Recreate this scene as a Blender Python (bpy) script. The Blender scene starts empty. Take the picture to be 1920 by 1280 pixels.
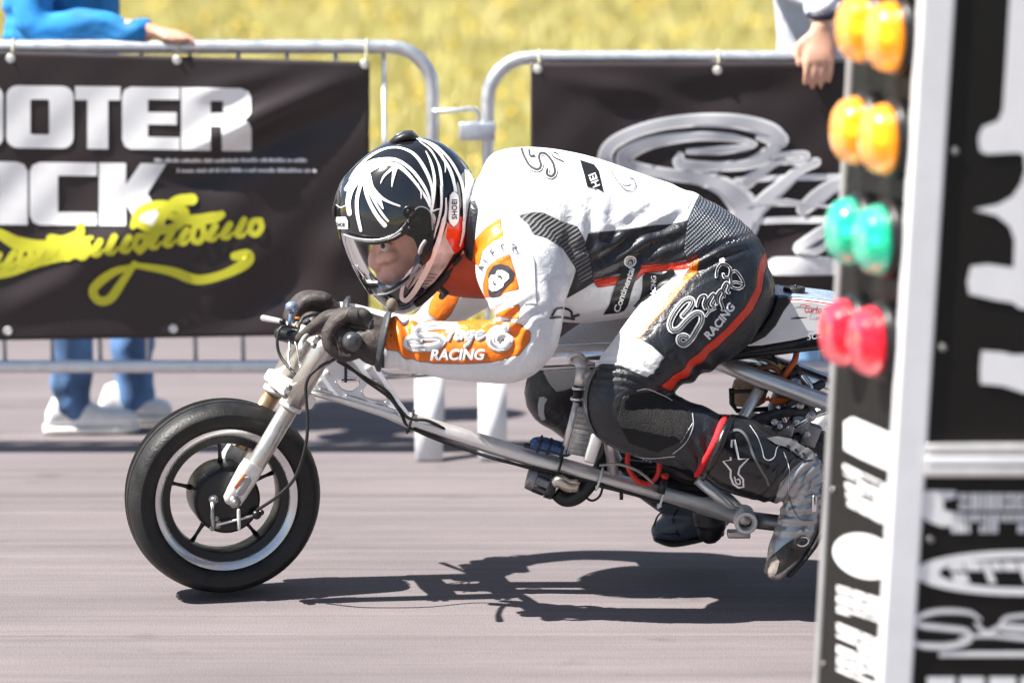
import bpy, bmesh, math, random
import numpy as np
from mathutils import Vector, Matrix
from mathutils.bvhtree import BVHTree

random.seed(7); np.random.seed(7)
scn = bpy.context.scene
COL = scn.collection
R = math.radians

# ------------------------------------------------------------------ camera
F_PX, PITCH = 5160.0, math.atan(861.0/5160.0)
CAM = Vector((0, -5.909, 1.55))
FWD = Vector((0, math.cos(PITCH), -math.sin(PITCH))); UPV = Vector((0, math.sin(PITCH), math.cos(PITCH)))
cd = bpy.data.cameras.new('camera'); cam = bpy.data.objects.new('camera', cd); COL.objects.link(cam)
cam.location = CAM; cam.rotation_euler = (math.pi/2-PITCH, 0, 0)
cd.sensor_fit = 'HORIZONTAL'; cd.sensor_width = 36; cd.lens = 36*F_PX/1920
cd.clip_start = 0.1; cd.clip_end = 3000
cd.dof.use_dof = True; cd.dof.focus_distance = 5.92; cd.dof.aperture_fstop = 2.0
scn.camera = cam

# ------------------------------------------------------------------ sky, sun, exposure
SUN = Vector((-0.68, -0.13, 1.0)).normalized()          # direction towards the sun
world = bpy.data.worlds.new('World'); scn.world = world; world.use_nodes = True
wn = world.node_tree; bg = wn.nodes['Background']
sky = wn.nodes.new('ShaderNodeTexSky'); sky.sky_type = 'NISHITA'; sky.sun_disc = False
sky.sun_elevation = math.asin(SUN.z); sky.sun_rotation = math.atan2(SUN.x, SUN.y)
sky.air_density = 1.0; sky.dust_density = 0.7
tc = wn.nodes.new('ShaderNodeTexCoord'); cn = wn.nodes.new('ShaderNodeTexNoise')
cn.inputs['Scale'].default_value = 3.2; cn.inputs['Detail'].default_value = 8; cn.inputs['Roughness'].default_value = 0.6
cr = wn.nodes.new('ShaderNodeValToRGB'); cr.color_ramp.elements[0].position = 0.47; cr.color_ramp.elements[1].position = 0.68
mx = wn.nodes.new('ShaderNodeMix'); mx.data_type = 'RGBA'
wn.links.new(tc.outputs['Generated'], cn.inputs['Vector']); wn.links.new(cn.outputs['Fac'], cr.inputs['Fac'])
wn.links.new(cr.outputs['Color'], mx.inputs['Factor']); wn.links.new(sky.outputs['Color'], mx.inputs['A'])
mx.inputs['B'].default_value = (3.6, 3.65, 3.8, 1)
wn.links.new(mx.outputs['Result'], bg.inputs['Color']); bg.inputs['Strength'].default_value = 0.05
sl = bpy.data.lights.new('sun', 'SUN'); so = bpy.data.objects.new('sun', sl); COL.objects.link(so)
sl.energy = 5.0; sl.angle = R(0.5); sl.color = (1.0, 0.955, 0.89)
so.location = SUN*30; so.rotation_euler = SUN.to_track_quat('Z', 'Y').to_euler()
vs = scn.view_settings; vs.view_transform = 'Standard'; vs.look = 'None'; vs.gamma = 1.0; vs.use_curve_mapping = False
vs.exposure = 1.53

# ------------------------------------------------------------------ helpers: picture point at a depth
def ray(px, py):
    return FWD*F_PX + Vector((1, 0, 0))*(px-960) + UPV*(640-py)
def P(px, py, y=0.0):
    d = ray(px, py); t = (y-CAM.y)/d.y
    return CAM + d*t
def M(px, py, y=0.0):                       # metres per picture pixel at that point
    d = ray(px, py); return (y-CAM.y)/d.y
def PG(px, py, z=0.0):                      # point on a level plane
    d = ray(px, py); return CAM + d*((z-CAM.z)/d.z)
def to_px(co):
    v = np.asarray(co, float)-np.array(CAM)
    dep = v@np.array(FWD)
    return np.stack([960+F_PX*v[:, 0]/dep, 640-F_PX*(v@np.array(UPV))/dep], 1)

def link(name, me, mats, parent=None, smooth=True):
    o = bpy.data.objects.new(name, me); COL.objects.link(o)
    for m in (mats if isinstance(mats, (list, tuple)) else [mats]):
        me.materials.append(m)
    if parent: adopt(o, parent)
    if smooth and len(me.polygons):
        me.polygons.foreach_set('use_smooth', [True]*len(me.polygons))
    return o
def adopt(o, parent):
    o.parent = parent
    o.matrix_parent_inverse = world_of(parent).inverted()
def world_of(o):
    m = o.matrix_basis.copy()
    if o.parent: m = world_of(o.parent) @ o.matrix_parent_inverse @ m
    return m
def obj(name, vf, mats, parent=None, smooth=True):
    v, f = vf
    me = bpy.data.meshes.new(name); me.from_pydata([tuple(x) for x in v], [], f); me.validate(); me.update()
    return link(name, me, mats, parent, smooth)
def thing(name, label, cat, loc=(0, 0, 0), group=None):
    o = bpy.data.objects.new(name, None); COL.objects.link(o); o.location = loc
    o.empty_display_size = 0.1
    return tag(o, label, cat, group)
def tag(o, label=None, cat=None, group=None, kind=None):
    if label: o['label'] = label
    if cat: o['category'] = cat
    if group: o['group'] = group
    if kind: o['kind'] = kind
    return o
def sharp(o, ang=35):
    me = o.data
    bm = bmesh.new(); bm.from_mesh(me)
    for e in bm.edges:
        e.smooth = not (len(e.link_faces) == 2 and e.calc_face_angle(0) > R(ang))
    bm.to_mesh(me); bm.free(); return o
def join(*vfs):
    V, Fc = [], []
    for v, f in vfs:
        n = len(V); V += [Vector(x) for x in v]; Fc += [tuple(i+n for i in q) for q in f]
    return V, Fc
def xf(vf, m):
    return [m @ Vector(x) for x in vf[0]], vf[1]

def catmull(pts, n=6, closed=False):
    A = np.array([list(p) for p in pts], float)
    if len(A) < 3 and not closed:
        return np.array([A[0]+(A[-1]-A[0])*t for t in np.linspace(0, 1, n+1)])
    N = len(A); out = []
    rng = N if closed else N-1
    for i in range(rng):
        if closed: p0, p1, p2, p3 = A[(i-1) % N], A[i], A[(i+1) % N], A[(i+2) % N]
        else:
            p1, p2 = A[i], A[i+1]
            p0 = A[i-1] if i else 2*p1-p2
            p3 = A[i+2] if i+2 < N else 2*p2-p1
        for k in range(n):
            t = k/n
            out.append(0.5*((2*p1)+(-p0+p2)*t+(2*p0-5*p1+4*p2-p3)*t*t+(-p0+3*p1-3*p2+p3)*t**3))
    if not closed: out.append(A[-1])
    return np.array(out)

def sweep(secs, seg=20, cap=True, power=1.0, closed=False):
    """secs: list of (centre, vector a, vector b); rings c + a cos + b sin."""
    V, Fc = [], []
    for c, a, b in secs:
        c, a, b = Vector(c), Vector(a), Vector(b)
        for k in range(seg):
            th = 2*math.pi*k/seg; cx, sx = math.cos(th), math.sin(th)
            if power != 1.0:
                cx = math.copysign(abs(cx)**power, cx); sx = math.copysign(abs(sx)**power, sx)
            V.append(c+a*cx+b*sx)
    n = len(secs)
    for i in range(n if closed else n-1):
        j = (i+1) % n
        for k in range(seg):
            k2 = (k+1) % seg
            Fc.append((i*seg+k, i*seg+k2, j*seg+k2, j*seg+k))
    if cap and not closed:
        Fc.append(tuple(range(seg-1, -1, -1))); Fc.append(tuple((n-1)*seg+k for k in range(seg)))
    return V, Fc
def frames(pts, closed=False):
    pts = [Vector(p) for p in pts]; n = len(pts); T = []
    for i in range(n):
        if closed: t = pts[(i+1) % n]-pts[i-1]
        else: t = pts[min(i+1, n-1)]-pts[max(i-1, 0)]
        T.append(t.normalized() if t.length > 1e-9 else Vector((1, 0, 0)))
    ref = Vector((0, 1, 0)) if abs(T[0].y) < 0.9 else Vector((0, 0, 1))
    nrm = (ref-T[0]*ref.dot(T[0])).normalized(); out = []
    for t in T:
        nrm = (nrm-t*nrm.dot(t))
        nrm = nrm.normalized() if nrm.length > 1e-6 else t.orthogonal().normalized()
        out.append((t, nrm, t.cross(nrm)))
    return out
def tube(pts, r, seg=12, smooth=0, closed=False, round_end=False):
    if smooth: pts = catmull(pts, smooth, closed)
    pts = [Vector(p) for p in pts]; fr = frames(pts, closed); n = len(pts)
    rr = r if hasattr(r, '__len__') else [r]*n
    if len(rr) != n: rr = np.interp(np.linspace(0, 1, n), np.linspace(0, 1, len(rr)), rr)
    secs = [(p, b*q, nn*q) for p, (t, nn, b), q in zip(pts, fr, rr)]
    if round_end and not closed:
        def capr(p, t, nn, b, q, s):
            return [(p+t*s*q*math.sin(a), b*q*math.cos(a), nn*q*math.cos(a)) for a in (0.5, 1.0, 1.35, 1.52)]
        s0 = capr(pts[0], *fr[0], rr[0], -1); s1 = capr(pts[-1], *fr[-1], rr[-1], 1)
        secs = s0[::-1]+secs+s1
    return sweep(secs, seg, True, 1.0, closed)
def limb(rows, n=6, seg=20, scale=1.0, cap0=True, cap1=True):
    """rows: (px, py, y, radius in picture pixels, half depth in metres)"""
    data = []
    for px, py, y, r, ry in rows:
        p = P(px, py, y); data.append((p.x, p.y, p.z, r*M(px, py, y)*scale, ry*scale))
    D = catmull(data, n); secs = []
    pts = [Vector(d[:3]) for d in D]; N = len(pts)
    fr = []
    for i in range(N):
        t = (pts[min(i+1, N-1)]-pts[max(i-1, 0)]).normalized()
        a = t.cross(Vector((0, 1, 0)))
        if a.length < 0.2: a = t.cross(Vector((0, 0, 1)))
        a.normalize(); b = a.cross(t).normalized(); fr.append((t, a, b))
    def cap(i, s):
        t, a, b = fr[i]; q = min(D[i][3], D[i][4])
        return [(pts[i]+t*s*q*math.sin(w), a*D[i][3]*math.cos(w), b*D[i][4]*math.cos(w)) for w in (0.45, 0.9, 1.25, 1.5)]
    if cap0: secs += cap(0, -1)[::-1]
    secs += [(pts[i], fr[i][1]*D[i][3], fr[i][2]*D[i][4]) for i in range(N)]
    if cap1: secs += cap(N-1, 1)
    return sweep(secs, seg)
def lathe(profile, seg=48, closed_profile=False):
    """profile (r, y) about the Y axis at the origin"""
    V, Fc = [], []; n = len(profile)
    for k in range(seg):
        a = 2*math.pi*k/seg
        for r, y in profile: V.append(Vector((r*math.cos(a), y, r*math.sin(a))))
    for k in range(seg):
        k2 = (k+1) % seg
        for i in range(n if closed_profile else n-1):
            j = (i+1) % n
            Fc.append((k*n+i, k*n+j, k2*n+j, k2*n+i))
    if not closed_profile:
        for i, rev in ((0, False), (n-1, True)):
            if profile[i][0] > 1e-5:
                q = [k*n+i for k in range(seg)]; Fc.append(tuple(q if not rev else q[::-1]))
    return V, Fc
def box(c, s, bev=0.0, rot=None):
    bm = bmesh.new(); bmesh.ops.create_cube(bm, size=1)
    for v in bm.verts: v.co = Vector((v.co.x*s[0], v.co.y*s[1], v.co.z*s[2]))
    if bev: bmesh.ops.bevel(bm, geom=list(bm.edges), offset=bev, segments=2, affect='EDGES', profile=0.6)
    m = Matrix.Translation(Vector(c)) @ (rot.to_4x4() if rot else Matrix())
    bm.verts.ensure_lookup_table()
    r = ([m @ v.co for v in bm.verts], [tuple(v.index for v in f.verts) for f in bm.faces]); bm.verts.index_update()
    r = ([m @ v.co for v in bm.verts], [tuple(v.index for v in f.verts) for f in bm.faces]); bm.free(); return r
def ball(c, r, sub=2, sc=(1, 1, 1)):
    bm = bmesh.new(); bmesh.ops.create_icosphere(bm, subdivisions=sub, radius=1)
    vf = ([Vector(c)+Vector((v.co.x*r*sc[0], v.co.y*r*sc[1], v.co.z*r*sc[2])) for v in bm.verts], [tuple(v.index for v in f.verts) for f in bm.faces])
    bm.free(); return vf
def disc_y(px, py, y, r, t, seg=24, bev=0.0):     # short cylinder along the view-ish axis
    prof = [(0.0001, -t/2), (r-bev, -t/2), (r, -t/2+bev), (r, t/2-bev), (r-bev, t/2), (0.0001, t/2)]
    return xf(lathe(prof, seg), Matrix.Translation(P(px, py, y)))
def fill2d(loops):
    """closed 2D loops (first outer, others holes) -> verts2d, faces"""
    cu = bpy.data.curves.new('fill', 'CURVE'); cu.dimensions = '2D'; cu.fill_mode = 'BOTH'
    for lp in loops:
        sp = cu.splines.new('POLY'); sp.points.add(len(lp)-1); sp.use_cyclic_u = True
        for q, p in zip(sp.points, lp): q.co = (p[0], p[1], 0, 1)
    o = bpy.data.objects.new('fill', cu); me = o.to_mesh()
    v = [(q.co.x, q.co.y) for q in me.vertices]; f = [tuple(p.vertices) for p in me.polygons]
    o.to_mesh_clear(); bpy.data.objects.remove(o); bpy.data.curves.remove(cu)
    return v, f
def text2d(s, size=1.0, shear=0.0, offset=0.0, align='LEFT', spacing=1.0):
    cu = bpy.data.curves.new('txt', 'FONT'); cu.body = s; cu.size = size; cu.shear = shear; cu.offset = offset
    cu.align_x = align; cu.space_character = spacing; cu.fill_mode = 'FRONT'; cu.resolution_u = 4
    o = bpy.data.objects.new('txt', cu); me = o.to_mesh()
    v = [(q.co.x, q.co.y) for q in me.vertices]; f = [tuple(p.vertices) for p in me.polygons]
    o.to_mesh_clear(); bpy.data.objects.remove(o); bpy.data.curves.remove(cu)
    return v, f
def refine2d(vf, L):
    bm = bmesh.new(); vs_ = [bm.verts.new((x, y, 0)) for x, y in vf[0]]
    for f in vf[1]:
        try: bm.faces.new([vs_[i] for i in f])
        except ValueError: pass
    bmesh.ops.remove_doubles(bm, verts=bm.verts, dist=1e-6)
    bmesh.ops.triangulate(bm, faces=bm.faces)
    for _ in range(7):
        es = [e for e in bm.edges if e.calc_length() > L]
        if not es or len(bm.faces) > 30000: break
        bmesh.ops.subdivide_edges(bm, edges=es, cuts=1)
        bmesh.ops.triangulate(bm, faces=[f for f in bm.faces if len(f.verts) > 3])
    bm.verts.index_update()
    r = ([(v.co.x, v.co.y) for v in bm.verts], [tuple(v.index for v in f.verts) for f in bm.faces]); bm.free(); return r
def ribbon2d(pts, w, n=6, closed=False):
    """w: width or list of widths, in the units of pts"""
    C = catmull(pts, n, closed); N = len(C)
    ww = np.interp(np.linspace(0, 1, N), np.linspace(0, 1, len(w)), w) if hasattr(w, '__len__') else np.full(N, float(w))
    V, Fc = [], []
    for i in range(N):
        if closed: t = C[(i+1) % N]-C[i-1]
        else: t = C[min(i+1, N-1)]-C[max(i-1, 0)]
        t = t/(np.linalg.norm(t)+1e-9); nn = np.array([-t[1], t[0]])
        for s in (-0.5, 0, 0.5): V.append(tuple(C[i]+nn*ww[i]*s))
    for i in range(N if closed else N-1):
        j = (i+1) % N
        for s in (0, 1): Fc.append((i*3+s, i*3+s+1, j*3+s+1, j*3+s))
    if not closed:                                    # rounded ends
        for i, sg in ((0, -1), (N-1, 1)):
            t = C[min(i+1, N-1)]-C[max(i-1, 0)]; t = t/(np.linalg.norm(t)+1e-9)*sg; nn = np.array([-t[1], t[0]])
            b = len(V); r = ww[i]/2
            for a in np.linspace(-math.pi/2, math.pi/2, 7): V.append(tuple(C[i]+t*r*math.cos(a)+nn*r*math.sin(a)))
            Fc.append(tuple(range(b, b+7)))
    return V, Fc
def bvh_of(*objs):
    V, Fc = [], []
    for o in objs:
        m = world_of(o); n = len(V)
        V += [m @ v.co for v in o.data.vertices]; Fc += [tuple(i+n for i in p.vertices) for p in o.data.polygons]
    return BVHTree.FromPolygons(V, Fc)
def decal(name, vf, bvh, h, mat, parent, fn=None, back=None, solid=0.0):
    """lay a flat shape given in picture pixels on a surface, h above it"""
    pos = []
    for x, y in vf[0]:
        if fn: x, y = fn(x, y)
        d = ray(x, y).normalized(); hit = bvh.ray_cast(CAM, d)
        if hit[0] is None: pos.append(None); continue
        nrm = hit[1] if hit[1].dot(d) < 0 else -hit[1]
        if nrm.dot(d) > -0.1: pos.append(None); continue
        pos.append(hit[0]+(nrm*0.55-d*0.45)*h)
    keep = [f for f in vf[1] if all(pos[i] is not None for i in f)]
    keep = [f for f in keep if max((pos[f[a]]-pos[f[a-1]]).length for a in range(len(f))) < 0.06]
    if not keep: return None
    used = sorted({i for f in keep for i in f}); mp = {i: k for k, i in enumerate(used)}
    return obj(name, ([pos[i] for i in used], [tuple(mp[i] for i in f) for f in keep]), mat, parent)
def voxel(name, vfs, vox, mats, parent, smooth=6, fac=0.6):
    v, f = join(*vfs)
    me = bpy.data.meshes.new(name+'_src'); me.from_pydata([tuple(x) for x in v], [], f)
    bm = bmesh.new(); bm.from_mesh(me); bmesh.ops.recalc_face_normals(bm, faces=bm.faces); bm.to_mesh(me); bm.free()
    o = bpy.data.objects.new(name+'_src', me); COL.objects.link(o)
    m = o.modifiers.new('r', 'REMESH'); m.mode = 'VOXEL'; m.voxel_size = vox
    if smooth:
        s = o.modifiers.new('s', 'SMOOTH'); s.factor = fac; s.iterations = smooth
    dg = bpy.context.evaluated_depsgraph_get(); dg.update()
    me2 = bpy.data.meshes.new_from_object(o.evaluated_get(dg)); me2.name = name
    bpy.data.objects.remove(o); bpy.data.meshes.remove(me)
    return link(name, me2, mats, parent)
def sdf_poly(pts, poly):
    p = np.asarray(pts, float); q = np.asarray(poly, float); n = len(q)
    d = np.full(len(p), 1e9); inside = np.zeros(len(p), bool)
    for i in range(n):
        a, b = q[i], q[(i+1) % n]; e = b-a; w = p-a
        t = np.clip((w@e)/(e@e+1e-12), 0, 1); d = np.minimum(d, np.linalg.norm(w-t[:, None]*e, axis=1))
        c = ((a[1] > p[:, 1]) != (b[1] > p[:, 1]))
        with np.errstate(divide='ignore', invalid='ignore'):
            xi = (b[0]-a[0])*(p[:, 1]-a[1])/(b[1]-a[1]+1e-12)+a[0]
        inside ^= c & (p[:, 0] < xi)
    return np.where(inside, d, -d)
def crop(pts, ox, oy, s):
    return [(ox+x/s, oy+y/s) for x, y in pts]

# ------------------------------------------------------------------ materials
MATS = {}
def mat(name, col, rough=0.5, metal=0.0, noise=0.12, scale=40.0, bump=0.0, bscale=None, coat=0.0, spec=0.5, stretch=None, emit=None, trans=0.0, ior=1.45, alpha=1.0, sheen=0.0, rvar=0.1, sss=0.0):
    if name in MATS: return MATS[name]
    m = bpy.data.materials.new(name); m.use_nodes = True; nt = m.node_tree; N, L = nt.nodes, nt.links
    b = N['Principled BSDF']; c = (*col, 1)
    b.inputs['Roughness'].default_value = rough; b.inputs['Metallic'].default_value = metal
    b.inputs['Coat Weight'].default_value = coat; b.inputs['Coat Roughness'].default_value = 0.06
    b.inputs['Specular IOR Level'].default_value = spec; b.inputs['IOR'].default_value = ior
    b.inputs['Transmission Weight'].default_value = trans; b.inputs['Sheen Weight'].default_value = sheen
    if sss: b.inputs['Subsurface Weight'].default_value = sss; b.inputs['Subsurface Radius'].default_value = (0.01, 0.004, 0.002)
    if emit: b.inputs['Emission Color'].default_value = (*emit[:3], 1); b.inputs['Emission Strength'].default_value = emit[3]
    tx = N.new('ShaderNodeTexCoord'); mp = N.new('ShaderNodeMapping'); L.new(tx.outputs['Object'], mp.inputs['Vector'])
    if stretch: mp.inputs['Scale'].default_value = stretch
    nz = N.new('ShaderNodeTexNoise'); nz.inputs['Scale'].default_value = scale; nz.inputs['Detail'].default_value = 6
    L.new(mp.outputs['Vector'], nz.inputs['Vector'])
    rp = N.new('ShaderNodeMix'); rp.data_type = 'RGBA'
    rp.inputs['A'].default_value = (*[max(0, x*(1-noise)) for x in col], 1); rp.inputs['B'].default_value = (*[min(1, x*(1+noise)) for x in col], 1)
    mr = N.new('ShaderNodeMapRange'); mr.inputs['From Min'].default_value = 0.3; mr.inputs['From Max'].default_value = 0.7
    L.new(nz.outputs['Fac'], mr.inputs['Value']); L.new(mr.outputs['Result'], rp.inputs['Factor']); L.new(rp.outputs['Result'], b.inputs['Base Color'])
    if rvar:
        m2 = N.new('ShaderNodeMapRange'); m2.inputs['To Min'].default_value = max(0.02, rough-rvar*rough*2); m2.inputs['To Max'].default_value = min(1, rough+rvar*rough*2)
        L.new(mr.outputs['Result'], m2.inputs['Value']); L.new(m2.outputs['Result'], b.inputs['Roughness'])
    if bump:
        n2 = N.new('ShaderNodeTexNoise'); n2.inputs['Scale'].default_value = bscale or scale*3; n2.inputs['Detail'].default_value = 5
        L.new(mp.outputs['Vector'], n2.inputs['Vector'])
        bp = N.new('ShaderNodeBump'); bp.inputs['Strength'].default_value = bump; bp.inputs['Distance'].default_value = 0.004
        L.new(n2.outputs['Fac'], bp.inputs['Height']); L.new(bp.outputs['Normal'], b.inputs['Normal'])
    MATS[name] = m; return m
alu = mat('brushed aluminium', (0.70, 0.69, 0.68), 0.36, 0.7, 0.08, 30, 0.05, 300)
alu_pol = mat('polished aluminium', (0.72, 0.73, 0.75), 0.14, 1.0, 0.05, 20, 0.02, 60)
silver = mat('silver painted fork', (0.56, 0.53, 0.49), 0.30, 0.8, 0.07, 25, 0.04, 200)
castw = mat('pale cast alloy', (0.72, 0.71, 0.69), 0.4, 0.35, 0.1, 60, 0.1, 200)
steel = mat('dull steel', (0.42, 0.41, 0.40), 0.35, 1.0, 0.2, 60, 0.08, 300)
gold = mat('gold anodised tube', (0.45, 0.32, 0.19), 0.35, 0.8, 0.1, 30)
rubber = mat('tyre rubber', (0.0125, 0.012, 0.012), 0.5, 0, 0.5, 22, 0.3, 200, spec=0.4)
blackp = mat('black plastic', (0.018, 0.018, 0.019), 0.4, 0, 0.25, 50, 0.1, 250)
blackm = mat('black metal', (0.010, 0.010, 0.011), 0.34, 0.0, 0.2, 60, 0.08, 200)
hose = mat('black rubber hose', (0.015, 0.015, 0.015), 0.45, 0, 0.2, 60, 0.1, 300)
zipw = mat('white nylon tie', (0.75, 0.75, 0.73), 0.45, 0, 0.05, 40)
red_h = mat('red silicone hose', (0.62, 0.03, 0.015), 0.4, 0, 0.12, 60)
orange_h = mat('orange ignition lead', (0.55, 0.11, 0.02), 0.45, 0, 0.25, 60)
tan = mat('yellowed plastic bottle', (0.36, 0.24, 0.15), 0.4, 0, 0.15, 40, sss=0.1)
blue_an = mat('blue sleeve', (0.045, 0.085, 0.19), 0.25, 0.6, 0.5, 60)
white_fg = mat('white gelcoat', (0.80, 0.80, 0.80), 0.25, 0, 0.04, 20, coat=0.5)
red_v = mat('red vinyl', (0.70, 0.03, 0.015), 0.35, 0, 0.1, 40)
white_v = mat('white print', (0.82, 0.82, 0.82), 0.45, 0, 0.03, 30)
grey_v = mat('grey print', (0.42, 0.42, 0.44), 0.45, 0, 0.08, 30)
black_v = mat('black print', (0.012, 0.012, 0.013), 0.45, 0, 0.2, 30)
yellow_v = mat('yellow print', (0.62, 0.60, 0.035), 0.45, 0, 0.06, 10)

# ================================================================== SETTING
def asphalt_mat():
    m = bpy.data.materials.new('worn pale asphalt'); m.use_nodes = True; N, L = m.node_tree.nodes, m.node_tree.links
    b = N['Principled BSDF']; tx = N.new('ShaderNodeTexCoord')
    def nz(scale, detail, st=(1, 1, 1), rough=0.6):
        mp = N.new('ShaderNodeMapping'); mp.inputs['Scale'].default_value = st; L.new(tx.outputs['Object'], mp.inputs['Vector'])
        n = N.new('ShaderNodeTexNoise'); n.inputs['Scale'].default_value = scale; n.inputs['Detail'].default_value = detail; n.inputs['Roughness'].default_value = rough
        L.new(mp.outputs['Vector'], n.inputs['Vector']); return n
    def rng(n, a, c, lo, hi):
        r = N.new('ShaderNodeMapRange'); r.inputs[1].default_value = a; r.inputs[2].default_value = c; r.inputs[3].default_value = lo; r.inputs[4].default_value = hi
        L.new(n.outputs[0], r.inputs[0]); return r
    streak = rng(nz(9, 6, (0.035, 2.2, 1)), 0.3, 0.7, 0.80, 1.14)     # rubber laid along the running direction
    fine = rng(nz(9, 3, (0.5, 9, 1)), 0.3, 0.7, 0.93, 1.06)
    grit = rng(nz(420, 3), 0.25, 0.75, 0.86, 1.13)
    patch = rng(nz(1.6, 5, (0.35, 1, 1)), 0.35, 0.65, 0.84, 1.10)
    stain = rng(nz(7, 4, (0.5, 1, 1)), 0.62, 0.74, 1.0, 0.72)
    marks = rng(nz(3.2, 2, (0.006, 3.0, 1)), 0.60, 0.66, 1.0, 0.80)     # tyre marks
    vor = N.new('ShaderNodeTexVoronoi'); vor.inputs['Scale'].default_value = 260; L.new(tx.outputs['Object'], vor.inputs['Vector'])
    stone = rng(vor, 0.05, 0.6, 1.06, 0.9)
    prev = streak.outputs[0]
    for r in (fine, grit, patch, stone, stain, marks):
        mm = N.new('ShaderNodeMath'); mm.operation = 'MULTIPLY'; L.new(prev, mm.inputs[0]); L.new(r.outputs[0], mm.inputs[1]); prev = mm.outputs[0]
    mixc = N.new('ShaderNodeMix'); mixc.data_type = 'RGBA'; mixc.blend_type = 'MULTIPLY'; mixc.inputs['Factor'].default_value = 1
    mixc.inputs['A'].default_value = (0.150, 0.128, 0.134, 1)
    L.new(prev, mixc.inputs['B']); L.new(mixc.outputs['Result'], b.inputs['Base Color'])
    b.inputs['Roughness'].default_value = 0.85
    bp = N.new('ShaderNodeBump'); bp.inputs['Strength'].default_value = 0.35; bp.inputs['Distance'].default_value = 0.003
    L.new(vor.outputs['Distance'], bp.inputs['Height']); L.new(bp.outputs['Normal'], b.inputs['Normal'])
    return m
def quad(x0, x1, y0, y1, z):
    return [(x0, y0, z), (x1, y0, z), (x1, y1, z), (x0, y1, z)], [(0, 1, 2, 3)]
field_m = mat('dry meadow soil', (0.34, 0.27, 0.07), 0.9, 0, 0.3, 3, 0.4, 30)
tag(obj('field', quad(-900, 900, -600, 1500, -0.03), field_m, smooth=False), kind='structure')
GE = 3.75
tag(obj('asphalt_road', join(quad(-60, 60, -30, GE, 0.0), quad(-60, 60, GE, GE+0.001, -0.025)), asphalt_mat(), smooth=False), kind='structure')

def grass_build():
    rng = np.random.default_rng(3); V, Fc, mi = [], [], []
    n = 120000
    y = GE+0.12+(rng.random(n)**1.7)*52; half = (y+6.5)*0.215+1.2; x = (rng.random(n)*2-1)*half
    hgt = 0.10+0.16*rng.random(n)+0.0022*y; w = 0.006+0.0022*(y+2)*0.55
    ang = rng.random(n)*math.pi; lean = (rng.random((n, 2))-0.5)*0.9
    hgt *= np.clip((y-GE)/1.2, 0.35, 1)
    tuft = np.sin(x*1.7+1.3*np.sin(y*0.9))*np.sin(y*0.7+0.8*np.sin(x*0.6)); hgt *= 1+0.3*tuft
    for i in range(n):
        dx, dy = math.cos(ang[i])*w[i], math.sin(ang[i])*w[i]*0.4
        b = len(V); V += [(x[i]-dx, y[i]-dy, -0.03), (x[i]+dx, y[i]+dy, -0.03), (x[i]+lean[i, 0]*hgt[i], y[i]+lean[i, 1]*hgt[i], hgt[i])]
        Fc.append((b, b+1, b+2)); mi.append(0 if rng.random() < 0.62 else (1 if rng.random() < 0.6 else 2))
    g = obj('meadow_grass', (V, Fc), [mat('yellow green grass', (0.54, 0.49, 0.18), 0.6, 0, 0.2, 2), mat('straw grass', (0.61, 0.55, 0.28), 0.6, 0, 0.2, 2), mat('green grass', (0.48, 0.47, 0.15), 0.6, 0, 0.2, 2)], smooth=False)
    g.data.polygons.foreach_set('material_index', mi)
    tag(g, 'yellow green meadow grass beyond the barriers', 'grass', kind='stuff')
    V, Fc = [], []
    for k in range(500):
        yy = GE+0.3+(rng.random()**1.5)*45; xx = (rng.random()*2-1)*((yy+6.5)*0.215+0.6); z = 0.16+0.14*rng.random()+0.003*yy; r = 0.010+0.0010*yy
        b = len(V)
        for a in range(6):
            V.append((xx+r*math.cos(a*1.047), yy+r*0.5*math.sin(a*1.047), z+r*0.7*math.sin(a*1.047)))
        V.append((xx, yy-r*0.3, z+r*0.3))
        for a in range(6): Fc.append((b+a, b+(a+1) % 6, b+6))
    tag(obj('meadow_flowers', (V, Fc), mat('yellow petals', (0.75, 0.50, 0.04), 0.6, 0, 0.15, 5), smooth=False), 'small yellow flowers scattered through the meadow grass', 'flowers', kind='stuff')
grass_build()

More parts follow.
